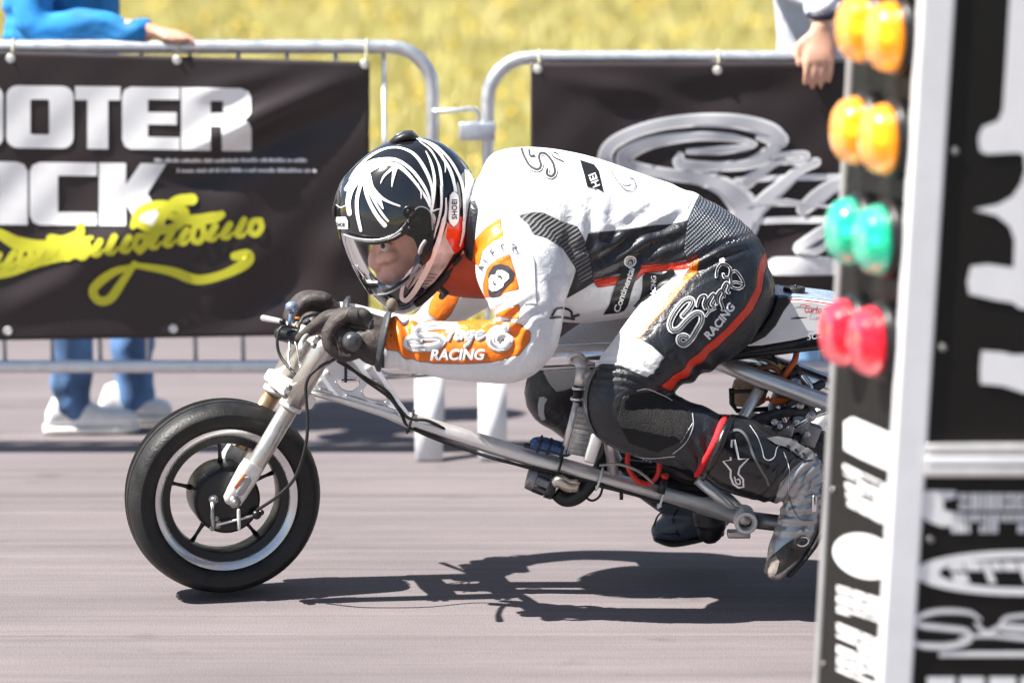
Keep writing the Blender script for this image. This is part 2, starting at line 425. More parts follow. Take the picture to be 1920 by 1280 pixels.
# ================================================================== BARRIERS
YB = 1.517
galv = mat('galvanised tube', (0.62, 0.64, 0.67), 0.38, 0.75, 0.1, 30, 0.06, 120)
foot_w = mat('white painted barrier foot', (0.78, 0.79, 0.80), 0.45, 0, 0.06, 20)
def barrier(xe, dirn, ztop, label, length=2.35):
    """xe: world x of the visible end post; dirn: which way the barrier runs from it"""
    t = thing('crowd_barrier', label, 'barrier', (xe, YB, 0), 'crowd barriers along the track')
    x2 = xe+dirn*length; zb = P(300, 687, YB).z; rc = 0.115; r = 0.019
    loop = []
    def corner(cx, cz, a0, a1):
        for a in np.linspace(a0, a1, 7): loop.append((cx+rc*math.cos(a), YB, cz+rc*math.sin(a)))
    lo, hi = min(xe, x2), max(xe, x2)
    corner(hi-rc, ztop-rc, 0, math.pi/2); corner(lo+rc, ztop-rc, math.pi/2, math.pi)
    loop += [(lo, YB, zb), (hi, YB, zb)]
    obj('frame', tube(loop, r, 12, closed=True), galv, t)
    n = 18
    bar = tube([(0, 0, zb+r*0.6), (0, 0, ztop-r*0.6)], 0.0065, 8)
    b0 = None
    for k in range(1, n):
        x = lo+(hi-lo)*k/n
        if b0 is None:
            b0 = obj('bar', ([Vector((0, 0, v.z)) + Vector((v.x, v.y, 0)) for v in bar[0]], bar[1]), galv, None)
            b0.location = (x, YB, 0); adopt(b0, t)
        else:
            c = b0.copy(); COL.objects.link(c); c.location = (x, YB, 0)
    # feet: flat inverted V straps
    for s, xf_ in ((0, xe+dirn*0.012), (1, x2-dirn*0.3)):
        V = []
        def strap(y0, z0, y1, z1, wx):
            d = Vector((0, y1-y0, z1-z0)).normalized(); nn = Vector((0, -d.z, d.y))*0.004
            a, b = Vector((0, y0, z0)), Vector((0, y1, z1)); q = []
            for p in (a, b):
                for sx in (-1, 1):
                    for sn in (-1, 1): q.append(p+Vector((sx*wx+xf_, YB, 0))+nn*sn)
            f = [(0, 1, 3, 2), (4, 6, 7, 5), (0, 4, 5, 1), (2, 3, 7, 6), (0, 2, 6, 4), (1, 5, 7, 3)]
            return q, f
        wx = 0.038
        obj('foot', join(strap(-0.028, zb+0.03, -0.115, 0.004, wx), strap(0.028, zb+0.03, 0.125, 0.004, wx),
                         box((xf_, YB, zb), (wx*2, 0.064, 0.052), 0.006)), foot_w, t)
    return t
zt1 = P(400, 88, YB).z; zt2 = P(1250, 108, YB).z
xe1 = P(812, 300, YB).x; xe2 = P(915, 300, YB).x
bl = barrier(xe1, -1, zt1, 'galvanised crowd barrier on the left, carrying the banner with yellow script')
br = barrier(xe2, 1, zt2, 'galvanised crowd barrier behind the rider, carrying the banner with the swirly white logo')
# coupling hook and socket
hk = P(860, 208, YB)
obj('hook', tube([(xe1-0.0, YB-0.02, hk.z), (xe1+0.05, YB-0.03, hk.z+0.003), (xe2-0.03, YB-0.024, hk.z+0.004), (xe2-0.026, YB-0.022, hk.z-0.05)], 0.0062, 8, 5), galv, bl)
sk = P(898, 245, YB)
obj('socket', box((sk.x-0.004, YB-0.012, sk.z), (0.098, 0.05, 0.048), 0.005), mat('zinc bracket', (0.56, 0.59, 0.66), 0.4, 0.7, 0.1, 40), br)

# ================================================================== BANNERS
pvc = mat('black banner vinyl', (0.027, 0.019, 0.020), 0.42, 0, 0.10, 4, 0.05, 300, spec=0.5, rvar=0.05)
YBAN = YB-0.034
def banner(x0, x1, ptop, pbot, folds, label, seed):
    """ptop/pbot: functions px -> py of upper and lower edge"""
    t = thing('event_banner', label, 'banner', P((x0+x1)/2, 640, YBAN), 'banners tied to the barriers')
    nx, nz = 170, 60; V, Fc = [], []
    rng = np.random.default_rng(seed); ph = rng.random(8)*6
    for j in range(nz+1):
        for i in range(nx+1):
            px = x0+(x1-x0)*i/nx; v = j/nz; py = ptop(px)*(1-v)+pbot(px)*v
            edge = math.sin(math.pi*v)**0.6
            d = 0.004*math.sin(px*0.011+py*0.006+ph[0])+0.0025*math.sin(px*0.023-py*0.017+ph[1])+0.0012*math.sin(px*0.05+py*0.045+ph[2])
            for (ax, ay, bx, by, w, amp) in folds:
                ux, uy = bx-ax, by-ay; L2 = math.hypot(ux, uy); tt = ((px-ax)*ux+(py-ay)*uy)/L2/L2
                q = ((px-ax)*uy-(py-ay)*ux)/L2
                env = math.exp(-((tt-0.5)/0.42)**4)
                d += 2.5*amp*env*math.exp(-(q/w)**2)
            V.append(P(px, py, YBAN+d*edge*1.0))
    for j in range(nz):
        for i in range(nx): Fc.append((j*(nx+1)+i, (j+1)*(nx+1)+i, (j+1)*(nx+1)+i+1, j*(nx+1)+i+1))
    c = obj('cloth', (V, Fc), pvc, t)
    c.data.update()
    sm = c.modifiers.new('thickness', 'SOLIDIFY'); sm.thickness = 0.0012; sm.offset = 1
    return t, c, bvh_of(c)
eyelet_m = mat('plated eyelet', (0.70, 0.70, 0.71), 0.5, 0.5, 0.1, 60)
tie_m = mat('pale cable tie', (0.60, 0.58, 0.40), 0.5, 0, 0.1, 60)
def eyelet(bvh, t, px, py):
    h = bvh.ray_cast(CAM, ray(px, py).normalized())[0]
    if h is None: h = P(px, py, YBAN)
    ring = [(0.0060, -0.0018), (0.0080, -0.0026), (0.0115, -0.0022), (0.0130, 0.0)]
    e = obj('eyelet', xf(lathe(ring, 20), Matrix.Translation(h)), eyelet_m, t)
    return h
def tie(t, px, py, zr):
    p = P(px, py, YBAN); pts = [(p.x, YBAN-0.006, p.z), (p.x+0.004, YB-0.026, zr-0.01), (p.x+0.004, YB-0.008, zr+0.021), (p.x+0.002, YB+0.022, zr), (p.x, YBAN+0.008, p.z)]
    obj('cable_tie', tube(pts, 0.0022, 6, 4, closed=True), tie_m, t)
tl, cl_, bvl = banner(-740, 693, lambda x: 96+max(0, x)*0.030, lambda x: 638-max(0, x)*0.016,
    [(690, 130, 330, 300, 26, -0.016), (700, 160, 300, 360, 40, 0.014), (330, 400, -60, 600, 46, -0.013), (640, 480, 380, 640, 40, 0.010), (150, 480, -20, 560, 30, 0.010), (560, 120, 350, 180, 18, -0.006), (690, 420, 560, 560, 40, -0.007)],
    'black banner with blocky white letters and yellow script on the left barrier', 5)
tr, crr, bvr = banner(995, 2000, lambda x: 118, lambda x: 640, [(1010, 130, 1300, 200, 22, -0.008), (1120, 200, 1500, 160, 30, 0.007), (1350, 560, 1560, 480, 40, -0.008), (1000, 500, 1200, 300, 40, 0.008)],
    'black banner with a swirly white and grey logo behind the rider', 6)
for t, bv, pts, zr in ((tl, bvl, [(332, 113), (325, 616), (684, 121), (686, 600), (20, 110), (15, 620)], zt1), (tr, bvr, [(1345, 132), (1008, 130), (1008, 610), (1345, 620)], zt2)):
    for px, py in pts:
        eyelet(bv, t, px, py)
        if py < 300: tie(t, px, py, zr)

# --- block letters (cell outlines), in a unit box 0..1 x 0..1 with v up
def rrect(x0, y0, x1, y1, r, corners='abcd'):
    out = []
    for k, (cx, cy, a0) in enumerate(((x1-r, y1-r, 0), (x0+r, y1-r, 90), (x0+r, y0+r, 180), (x1-r, y0+r, 270))):
        if 'abcd'[k] in corners:
            for a in np.linspace(a0, a0+90, 5): out.append((cx+r*math.cos(R(a)), cy+r*math.sin(R(a))))
        else: out.append(((x1, y1), (x0, y1), (x0, y0), (x1, y0))[k])
    return out
BL = {
 'O': [rrect(0, 0, 1, 1, 0.17), rrect(0.36, 0.22, 0.64, 0.78, 0.03)],
 'T': [[(0, 1), (0, 0.78), (0.27, 0.78), (0.27, 0), (0.73, 0), (0.73, 0.78), (1, 0.78), (1, 1)]],
 'E': [rrect(0, 0, 1, 1, 0.17, 'bc')[:0]+[(1, 1), (0.15, 1), (0.04, 0.95), (0, 0.85), (0, 0.15), (0.05, 0.04), (0.15, 0), (1, 0), (1, 0.2), (0.45, 0.2), (0.45, 0.4), (0.95, 0.4), (0.95, 0.6), (0.45, 0.6), (0.45, 0.8), (1, 0.8)]],
 'R': [[(0, 0), (0, 1), (0.85, 1), (0.96, 0.95), (1, 0.85), (1, 0.6), (0.95, 0.52), (0.9, 0.49), (0.97, 0.44), (1, 0.35), (1, 0), (0.58, 0), (0.58, 0.38), (0.42, 0.38), (0.42, 0)], [(0.42, 0.6), (0.6, 0.6), (0.6, 0.79), (0.42, 0.79)]],
 'A': [[(0, 0), (0, 0.85), (0.05, 0.96), (0.15, 1), (0.85, 1), (0.95, 0.96), (1, 0.85), (1, 0), (0.6, 0), (0.6, 0.22), (0.4, 0.22), (0.4, 0)], [(0.4, 0.42), (0.6, 0.42), (0.6, 0.79), (0.4, 0.79)]],
 'C': [[(1, 1), (0.15, 1), (0.04, 0.95), (0, 0.85), (0, 0.15), (0.05, 0.04), (0.15, 0), (1, 0), (1, 0.21), (0.42, 0.21), (0.42, 0.79), (1, 0.79)]],
 'K': [[(0, 0), (0, 1), (0.4, 1), (0.4, 0.66), (0.62, 1), (1, 1), (0.72, 0.52), (1, 0), (0.6, 0), (0.4, 0.34), (0.4, 0)]],
 'S': [[(1, 1), (0.15, 1), (0.04, 0.95), (0, 0.85), (0, 0.55), (0.05, 0.44), (0.15, 0.4), (0.6, 0.4), (0.6, 0.21), (0, 0.21), (0, 0), (0.85, 0), (0.95, 0.05), (1, 0.15), (1, 0.46), (0.95, 0.57), (0.85, 0.61), (0.4, 0.61), (0.4, 0.79), (1, 0.79)]],
}
def block(ch, x0, x1, y0, y1, bvh, t, slope=0.012):
    vf = refine2d(fill2d([[(x0+u*(x1-x0), y1+(y0-y1)*v+slope*(x0+u*(x1-x0))) for u, v in lp] for lp in BL[ch]]), 7)
    decal('letter', vf, bvh, 0.0040, white_v, t)
for ch, a, b in (('S', -520, -392), ('C', -386, -258), ('O', -252, -128), ('O', -122, 6), ('O', 12, 138), ('T', 141, 226), ('E', 229, 337), ('R', 340, 471)):
    block(ch, a, b, 160, 277, bvl, tl)
for ch, a, b in (('A', -410, -300), ('T', -296, -196), ('T', -192, -90), ('A', -84, 52), ('C', 56, 182), ('K', 186, 312)):
    block(ch, a, b, 303, 421, bvl, tl)
for i, (x0, x1, y) in enumerate(((290, 572, 304), (332, 592, 323))):
    v, f = text2d('- - - ', 1); vf = None
    rg = np.random.default_rng(11+i); x = x0; V, Fc = [], []
    while x < x1:                                     # small print, too small to read in the photograph
        w = rg.uniform(3, 6.5); hh = rg.choice([5.2, 5.2, 7.0]); b = len(V)
        V += [(x, y), (x+w, y), (x+w, y-hh), (x, y-hh)]; Fc.append((b, b+1, b+2, b+3)); x += w+rg.choice([1.2, 1.2, 1.6, 4.0])
    decal('small_print', (V, Fc), bvl, 0.0036, white_v, tl)
def rib(name, pts, w, bvh, h, m, t, n=6, closed=False):
    return decal(name, ribbon2d(pts, w, n, closed), bvh, h+0.0022, m, t)
# yellow script: a long slanted word with swashes
script = [
 ([(-60, 516), (10, 508), (60, 490), (110, 478), (160, 468)], [16, 20, 18]),
 ([(0, 438), (40, 458), (100, 460), (172, 446)], [14, 20, 14, 6]),
 ([(152, 424), (148, 440), (120, 452), (96, 448)], [10, 16, 14]),
 ([(250, 424), (262, 396), (300, 384), (345, 396), (330, 424), (290, 432), (260, 420)], [9, 14, 10]),
 ([(360, 374), (330, 378), (308, 402), (286, 440), (262, 470)], [16, 14, 12, 10]),
 ([(300, 398), (350, 412), (400, 408), (416, 402)], [8, 14, 16, 10]),
 ([(250, 500), (212, 510), (176, 540), (184, 562), (206, 560), (228, 530), (252, 494)], [8, 13, 12, 13, 9]),
 ([(252, 496), (320, 508), (370, 524), (420, 514), (458, 494), (464, 478), (440, 480)], [8, 14, 12, 18, 12]),
]
for pts, w in script: rib('script_stroke', pts, [q*1.35 for q in w], bvl, 0.0026, yellow_v, tl)
x = -40                                              # the slanted letters of the word
word = [(c, 503-(c+40)*0.132) for c in range(-40, 500, 27)]
for k, (cx, cy) in enumerate(word):
    if cx < -30: continue
    s = 22 if k % 3 else 27
    if k % 4 == 3:
        pts = [(cx+14, cy-s), (cx+1, cy-s*0.9), (cx-4, cy-3), (cx+7, cy+4), (cx+17, cy-8), (cx+15, cy-s)]; rib('script_letter', pts, 12, bvl, 0.0030, yellow_v, tl, closed=False)
    else:
        rib('script_letter', [(cx+12, cy-s), (cx+5, cy-s*0.5), (cx-1, cy), (cx+9, cy+3), (cx+18, cy-7)], [13, 14, 13, 8, 4], bvl, 0.0030, yellow_v, tl)
# swirly logo on the right banner (grey body, white edges)
SWIRL = [
 ([(1462, 262), (1440, 243), (1380, 228), (1300, 226), (1220, 238), (1150, 268), (1135, 305), (1165, 345), (1240, 385), (1330, 410)], [26, 24, 20, 18, 20, 24, 28, 24]),
 ([(1275, 292), (1276, 308), (1340, 312), (1400, 308), (1440, 290), (1452, 268), (1420, 258)], [12, 18, 14, 16, 24, 18, 6]),
 ([(1290, 284), (1350, 282), (1400, 276), (1415, 270)], [8, 13, 10, 8]),
 ([(1410, 268), (1370, 258), (1300, 256), (1220, 268), (1172, 292), (1180, 312), (1240, 325), (1310, 334), (1360, 352), (1395, 390), (1385, 430), (1340, 470)], [8, 12, 14, 18, 24, 22, 18, 20, 30, 46, 50, 40]),
 ([(1440, 292), (1480, 290), (1512, 290), (1500, 304), (1456, 306), (1400, 342)], [8, 11, 10, 10, 9, 20]),
 ([(1380, 338), (1450, 334), (1530, 332), (1600, 330)], [8, 9, 9, 8]),
 ([(1530, 304), (1500, 318), (1470, 345), (1430, 380), (1415, 410)], [14, 16, 20, 26, 16]),
 ([(1600, 340), (1560, 350), (1530, 372), (1505, 392)], [20, 22, 26, 20]),
 ([(1400, 384), (1450, 378), (1520, 384), (1600, 392)], [6, 14, 6, 6]),
 ([(1412, 415), (1480, 412), (1560, 412), (1640, 408)], [9, 10, 10, 9]),
 ([(1600, 412), (1550, 430), (1510, 456), (1498, 468), (1530, 470), (1570, 440), (1590, 420)], [8, 18, 18, 12, 10, 12]),
 ([(1455, 499), (1640, 497)], [26, 26]),
]
for i, (pts, w) in enumerate(SWIRL):
    w = [q*1.3 for q in w]
    rib('logo_stroke', pts, w, bvr, 0.0022+0.0003*i, white_v, tr)
    if max(w) > 15 and i < 11: rib('logo_shade', pts, [q*0.62 for q in w], bvr, 0.0062+0.0003*i, mat('silver grey print', (0.50, 0.50, 0.53), 0.45, 0, 0.06, 12), tr)

# ================================================================== SPECTATORS
skin_m = mat('skin', (0.62, 0.34, 0.24), 0.5, 0, 0.12, 30, 0.06, 200, sss=0.15)
def wlimb(rows, scale=1.0, seg=16, n=5):
    """rows: (x, y, z, r) world"""
    D = catmull(rows, n); return tube([d[:3] for d in D], [d[3]*scale for d in D], seg, round_end=True)
def wtorso(rows, scale=1.0, seg=24):
    """rows: (x, y, z, half width x, half depth y)"""
    D = catmull(rows, 6)
    secs = [(Vector(d[:3]), Vector((d[3]*scale, 0, 0)), Vector((0, d[4]*scale, 0))) for d in D]
    c, a, b = secs[0]; secs = [(c-Vector((0, 0, 0.02)), a*0.6, b*0.6)]+secs
    c, a, b = secs[-1]; secs += [(c+Vector((0, 0, 0.015)), a*0.5, b*0.5)]
    return sweep(secs, seg)
def hand_parts(w, f, up, s=1.0, curl=0.6):
    """w wrist point, f unit direction of the fingers, up unit normal of the hand's back"""
    w, f, up = Vector(w), Vector(f).normalized(), Vector(up); up = (up-f*up.dot(f)).normalized(); sd = f.cross(up)
    out = [sweep([(w+f*q*s, sd*a*s, up*b*s) for q, a, b in ((-0.02, 0.024, 0.02), (0, 0.027, 0.019), (0.04, 0.04, 0.015), (0.075, 0.042, 0.014), (0.095, 0.038, 0.011))], 14)]
    for k, ln in enumerate((0.066, 0.076, 0.071, 0.054)):
        o = w+f*0.085*s+sd*(0.030-0.0205*k)*s; d1 = (f*math.cos(curl*0.5)-up*math.sin(curl*0.5)); d2 = (f*math.cos(curl*1.3)-up*math.sin(curl*1.3)); d3 = (f*math.cos(curl*2)-up*math.sin(curl*2))
        p = [o, o+d1*ln*0.45*s, o+d1*ln*0.45*s+d2*ln*0.33*s, o+d1*ln*0.45*s+d2*ln*0.33*s+d3*ln*0.25*s]
        out.append(tube(p, [0.0098*s, 0.009*s, 0.0082*s, 0.007*s], 10, 3, round_end=True))
    o = w+f*0.03*s+sd*0.03*s; q = (f*0.75+sd*0.65-up*0.2).normalized()
    out.append(tube([o, o+q*0.04*s, o+(q*0.4+f*0.6)*0.08*s], [0.012*s, 0.0105*s, 0.008*s], 10, 3, round_end=True))
    return out
def head_parts(c, fwd, s=1.0):
    """head centre c, facing fwd (unit, level)"""
    c, f = Vector(c), Vector(fwd).normalized(); u = Vector((0, 0, 1)); sd = f.cross(u)
    def E(o, a, b, h): return sweep([(o+u*h*math.sin(t), f*a*math.cos(t), sd*b*math.cos(t)) for t in np.linspace(-1.5, 1.5, 13)], 20)
    parts = [E(c+u*0.03*s, 0.098*s, 0.077*s, 0.095*s), E(c+f*0.022*s-u*0.04*s, 0.068*s, 0.06*s, 0.075*s), E(c+f*0.058*s-u*0.095*s, 0.03*s, 0.032*s, 0.022*s)]
    n = c+f*0.088*s
    parts.append(tube([n+u*0.02*s, n+f*0.012*s-u*0.008*s, n+f*0.024*s-u*0.028*s, n+f*0.004*s-u*0.038*s], [0.008*s, 0.011*s, 0.014*s, 0.011*s], 10, 3, round_end=True))
    parts.append(tube([n+sd*0.04*s+u*0.028*s-f*0.012*s, n+u*0.026*s, n-sd*0.04*s+u*0.028*s-f*0.012*s], 0.009*s, 8, 3, round_end=True))
    parts.append(tube([n+sd*0.024*s-u*0.062*s-f*0.008*s, n+f*0.004*s-u*0.06*s, n-sd*0.024*s-u*0.062*s-f*0.008*s], 0.009*s, 8, 3, round_end=True))
    for k in (-1, 1): parts.append(sweep([(c+sd*k*0.078*s-f*0.005*s+u*(0.03*q)*s, f*0.017*s*math.sqrt(max(0.05, 1-q*q)), sd*0.007*s*math.sqrt(max(0.05, 1-q*q))) for q in np.linspace(-1, 1, 7)], 10))
    return parts
def face_bits(c, fwd, parent, s=1.0):
    c, f = Vector(c), Vector(fwd).normalized(); u = Vector((0, 0, 1)); sd = f.cross(u)
    for k in (-1, 1):
        p = c+f*0.081*s+sd*k*0.032*s+u*0.012*s
        e = obj('eye', ball(p, 0.0125*s), mat('eye white', (0.75, 0.73, 0.70), 0.2, 0, 0.03), parent)
        obj('iris', ball(p+f*0.0085*s, 0.0058*s), mat('brown iris', (0.06, 0.03, 0.015), 0.15, 0, 0.1), e)
    n = c+f*0.088*s
    obj('lips', tube([n+sd*0.023*s-u*0.0615*s-f*0.003*s, n+f*0.006*s-u*0.060*s, n-sd*0.023*s-u*0.0615*s-f*0.003*s], [0.003*s, 0.0062*s, 0.003*s], 8, 4, round_end=True), mat('lips', (0.45, 0.17, 0.14), 0.4, 0, 0.1), parent)
def shoe(toe, heel, parent, m, sole_m, s=1.0):
    toe, heel = Vector(toe), Vector(heel); d = (toe-heel); L_ = d.length; d.normalize(); sd = d.cross(Vector((0, 0, 1))); u = Vector((0, 0, 1))
    prof = [(0.02, 0.030, 0.045), (0.10, 0.037, 0.088), (0.22, 0.038, 0.098), (0.40, 0.039, 0.080), (0.60, 0.045, 0.058), (0.8, 0.046, 0.050), (0.94, 0.034, 0.040), (1.0, 0.015, 0.026)]
    secs = [(heel+d*L_*q+u*(0.018+h/2), sd*a, u*h/2) for q, a, h in prof]
    o = obj('shoe', sweep(secs, 18, power=0.75), m, parent)
    obj('sole', sweep([(heel+d*L_*q+u*0.0135, sd*(a+0.004), u*0.0125) for q, a, h in [(-0.01, 0.022, 0)]+prof+[(1.015, 0.012, 0)]], 14, power=0.5), sole_m, o)
    for k in range(4):
        q = 0.36+k*0.075; p = heel+d*L_*q+u*(0.018+np.interp(q, [x[0] for x in prof], [x[2] for x in prof])+0.001)
        obj('lace', tube([p+sd*0.022-u*0.006, p, p-sd*0.022-u*0.006], 0.0025, 6, 3), mat('lace', (0.7, 0.7, 0.7), 0.7), o)
    return o

white_sh = mat('white sneaker leather', (0.88, 0.88, 0.88), 0.5, 0, 0.05, 40, 0.05, 200)
sole_m = mat('off white sole', (0.80, 0.80, 0.76), 0.6, 0, 0.1, 40)
denim = mat('blue denim', (0.10, 0.20, 0.40), 0.8, 0, 0.7, 9, 0.35, 60, stretch=(1, 1, 0.5))
def rumple(o, amp, fz, fx):
    me = o.data; n = len(me.vertices); c = np.empty(n*3); me.vertices.foreach_get('co', c); c = c.reshape(-1, 3); q = np.empty(n*3); me.vertices.foreach_get('normal', q); q = q.reshape(-1, 3)
    d = amp*(np.sin(c[:, 2]*fz+2.2*np.sin(c[:, 0]*fx+c[:, 1]*fx*0.8)+1.3*np.sin(c[:, 2]*11))*(0.5+0.5*np.sin(c[:, 2]*7+c[:, 0]*13))+0.7*np.sin(c[:, 2]*fz*0.45+c[:, 0]*fx*1.7+c[:, 1]*fx))
    me.vertices.foreach_set('co', (c+q*d[:, None]).reshape(-1)); me.update()
def person(name, label, base, joints, facing, top_m, leg_m, hair, sleeve_to=1.0):
    t = thing(name, label, 'person', base)
    J = joints
    def arm(k, sc): return wlimb(J['arm'+k], sc)
    def leg(k, sc): return wlimb(J['leg'+k], sc)
    body = [wtorso(J['torso'], 0.88), arm('L', 0.8), arm('R', 0.8), leg('L', 0.82), leg('R', 0.82), wlimb(J['neck'], 1)]+head_parts(J['head'], facing)
    for k in ('L', 'R'): body += hand_parts(*J['hand'+k])
    b = voxel('body', body, 0.006, skin_m, t, 4)
    face_bits(J['head'], facing, b)
    jk = voxel('jacket', [wtorso(J['torso'], 1.0), wlimb(J['armL'][:-1]+[J['cuffL']], 1.06), wlimb(J['armR'][:-1]+[J['cuffR']], 1.06)], 0.009, top_m, t, 4)
    rumple(jk, 0.0060, 62, 17); rumple(jk, 0.0025, 140, 45)
    hip = J['torso'][0]
    jn = voxel('jeans', [wtorso([(hip[0], hip[1], hip[2]-0.05, hip[3]*0.9, hip[4]*0.93), (hip[0], hip[1], hip[2]+0.02, hip[3]*0.97, hip[4]*0.97), (hip[0], hip[1], hip[2]+0.09, hip[3]*0.93, hip[4]*0.95)]), wlimb(J['legL'], 1.05), wlimb(J['legR'], 1.05)], 0.009, leg_m, t, 3)
    rumple(jn, 0.0042, 85, 24)
    for tt, hh in J['feet']: shoe(tt, hh, t, white_sh, sole_m)
    h = J['head']; f = Vector(facing).normalized(); hv = Vector(h)-f*0.012+Vector((0, 0, 0.042))
    hp = [ball(hv, 0.108, 3, (1.02, 0.86, 0.92))]
    if hair == 'long':
        sd = f.cross(Vector((0, 0, 1)))
        for k in np.linspace(-1, 1, 7):
            p = Vector(h)-f*0.05*(1-abs(k)*0.6)+sd*k*0.075
            hp.append(tube([p+Vector((0, 0, 0.06)), p-Vector((0, 0, 0.08))-f*0.02, p-Vector((0, 0, 0.22))+f*(0.04*abs(k)), p-Vector((0, 0, 0.38))+f*(0.10*abs(k))], [0.03, 0.035, 0.03, 0.012], 10, 4, round_end=True))
    V, Fc = join(*hp)
    ho = voxel('hair', [(V, Fc)], 0.007, mat('brown hair', (0.055, 0.022, 0.010), 0.5, 0, 0.4, 60, 0.6, 160, stretch=(1, 1, 0.15)), t, 3)
    # cut the hair away from the face
    bm = bmesh.new(); bm.from_mesh(ho.data)
    dele = [v for v in bm.verts if (v.co-Vector(h)).dot(f) > 0.045 and v.co.z < h[2]+0.062 and v.co.z > h[2]-0.15 and abs((v.co-Vector(h)).dot(f.cross(Vector((0, 0, 1))))) < 0.068]
    bmesh.ops.delete(bm, geom=dele, context='VERTS'); bm.to_mesh(ho.data); bm.free()
    return t, b
# -- left spectator: stands side-on behind the banner, arm along the top rail
yl = 1.86
g1, g2 = PG(100, 795), PG(205, 803)
xl = P(112, 60, yl).x
hnd = P(318, 80, YB); hnd = Vector((hnd.x, YB+0.01, zt1+0.034))
sh = 1.42
J = dict(
 torso=[(xl+0.03, yl, 0.86, 0.145, 0.155), (xl+0.02, yl, 0.98, 0.15, 0.16), (xl+0.01, yl, 1.12, 0.16, 0.165), (xl+0.0, yl, 1.26, 0.155, 0.19), (xl+0.01, yl, 1.38, 0.115, 0.195), (xl+0.015, yl, 1.45, 0.07, 0.12)],
 neck=[(xl+0.015, yl, 1.40, 0.058), (xl+0.04, yl, 1.55, 0.052)], head=(xl+0.06, yl, 1.63),
 armL=[(xl+0.01, yl-0.19, 1.39, 0.062), (xl-0.03, yl-0.25, 1.25, 0.055), (xl-0.0, yl-0.28, 1.16, 0.048), (xl+0.12, yl-0.29, 1.165, 0.042), (hnd.x-0.10, YB+0.02, hnd.z+0.01, 0.034), (hnd.x-0.05, YB+0.015, hnd.z+0.006, 0.028)],
 cuffL=(hnd.x-0.085, YB+0.02, hnd.z+0.012, 0.036),
 armR=[(xl+0.01, yl+0.19, 1.39, 0.062), (xl-0.04, yl+0.24, 1.2, 0.052), (xl-0.02, yl+0.25, 1.10, 0.045), (xl+0.07, yl+0.22, 0.98, 0.038), (xl+0.11, yl+0.21, 0.90, 0.028)],
 cuffR=(xl+0.09, yl+0.215, 0.935, 0.038),
 handL=((hnd.x-0.05, YB+0.015, hnd.z+0.006), (1, 0, -0.15), (0, 0, 1), 0.95, 0.5), handR=((xl+0.11, yl+0.21, 0.90), (0.4, 0, -1), (0, 1, 0), 0.95, 0.5),
 legL=[(xl+0.02, yl-0.085, 0.87, 0.088), (P(150, 600, yl).x, yl-0.085, 0.46, 0.066), (P(150, 690, yl).x-0.01, yl-0.07, 0.26, 0.06), (P(140, 740, yl).x, yl-0.06, 0.075, 0.052)],
 legR=[(xl+0.03, yl+0.085, 0.87, 0.088), (P(238, 600, yl).x, yl+0.08, 0.46, 0.066), (P(240, 690, yl).x, yl+0.09, 0.26, 0.06), (P(245, 740, yl).x, yl+0.1, 0.075, 0.052)],
 feet=[((PG(262, 803).x, yl-0.045, 0), (PG(92, 803).x, yl-0.07, 0)), ((PG(316, 800).x, yl+0.11, 0), (PG(178, 800).x, yl+0.10, 0))])
person('person', 'person in a bright blue jacket, jeans and white sneakers standing behind the left barrier', (xl, yl, 0), J, (1, -0.12, 0),
       mat('bright blue jacket', (0.03, 0.22, 0.55), 0.8, 0, 0.35, 9, 1.0, 14, spec=0.2), denim, 'long')
# -- right spectator: hand hanging over the top rail
yr = 1.86; hx = P(1534, 80, YB).x; xr = P(1585, 60, yr).x
wr = Vector((P(1540, 52, YB-0.03).x, YB-0.035, zt2+0.085))
J = dict(
 torso=[(xr-0.02, yr+0.06, 0.90, 0.175, 0.125), (xr-0.02, yr+0.05, 1.04, 0.165, 0.12), (xr-0.02, yr+0.02, 1.18, 0.18, 0.125), (xr-0.02, yr-0.0, 1.34, 0.205, 0.125), (xr-0.02, yr-0.01, 1.47, 0.19, 0.10), (xr-0.02, yr-0.01, 1.53, 0.10, 0.07)],
 neck=[(xr-0.02, yr-0.01, 1.47, 0.062), (xr-0.02, yr-0.05, 1.63, 0.056)], head=(xr-0.02, yr-0.08, 1.71),
 armL=[(xr-0.21, yr-0.01, 1.47, 0.064), (xr-0.23, yr-0.07, 1.34, 0.056), (xr-0.2, yr-0.15, 1.30, 0.05), (wr.x+0.01, YB+0.06, zt2+0.16, 0.042), (wr.x, wr.y, wr.z, 0.03)],
 cuffL=(wr.x+0.005, YB+0.015, zt2+0.125, 0.042),
 armR=[(xr+0.17, yr-0.01, 1.47, 0.064), (xr+0.23, yr-0.02, 1.30, 0.056), (xr+0.24, yr-0.05, 1.2, 0.05), (xr+0.2, YB+0.10, zt2+0.09, 0.042), (xr+0.17, YB+0.0, zt2+0.055, 0.03)],
 cuffR=(xr+0.18, YB+0.05, zt2+0.07, 0.042),
 handL=(wr, (-0.08, -0.25, -1), (0, -1, 0.1), 1.05, 0.35), handR=((xr+0.17, YB+0.0, zt2+0.055), (-0.3, -1, -0.4), (0, -0.3, 1), 1.05, 0.6),
 legL=[(xr-0.11, yr+0.05, 0.90, 0.092), (P(1528, 640, yr).x, yr+0.03, 0.5, 0.07), (P(1525, 700, yr).x, yr+0.04, 0.28, 0.062), (P(1522, 750, yr).x, yr+0.06, 0.075, 0.052)],
 legR=[(xr+0.07, yr+0.05, 0.90, 0.092), (xr+0.1, yr+0.03, 0.5, 0.07), (xr+0.11, yr+0.04, 0.28, 0.062), (xr+0.12, yr+0.06, 0.075, 0.052)],
 feet=[((P(1512, 790, yr).x, yr-0.13, 0), (P(1520, 790, yr).x, yr+0.11, 0)), ((xr+0.13, yr-0.12, 0), (xr+0.11, yr+0.12, 0))])
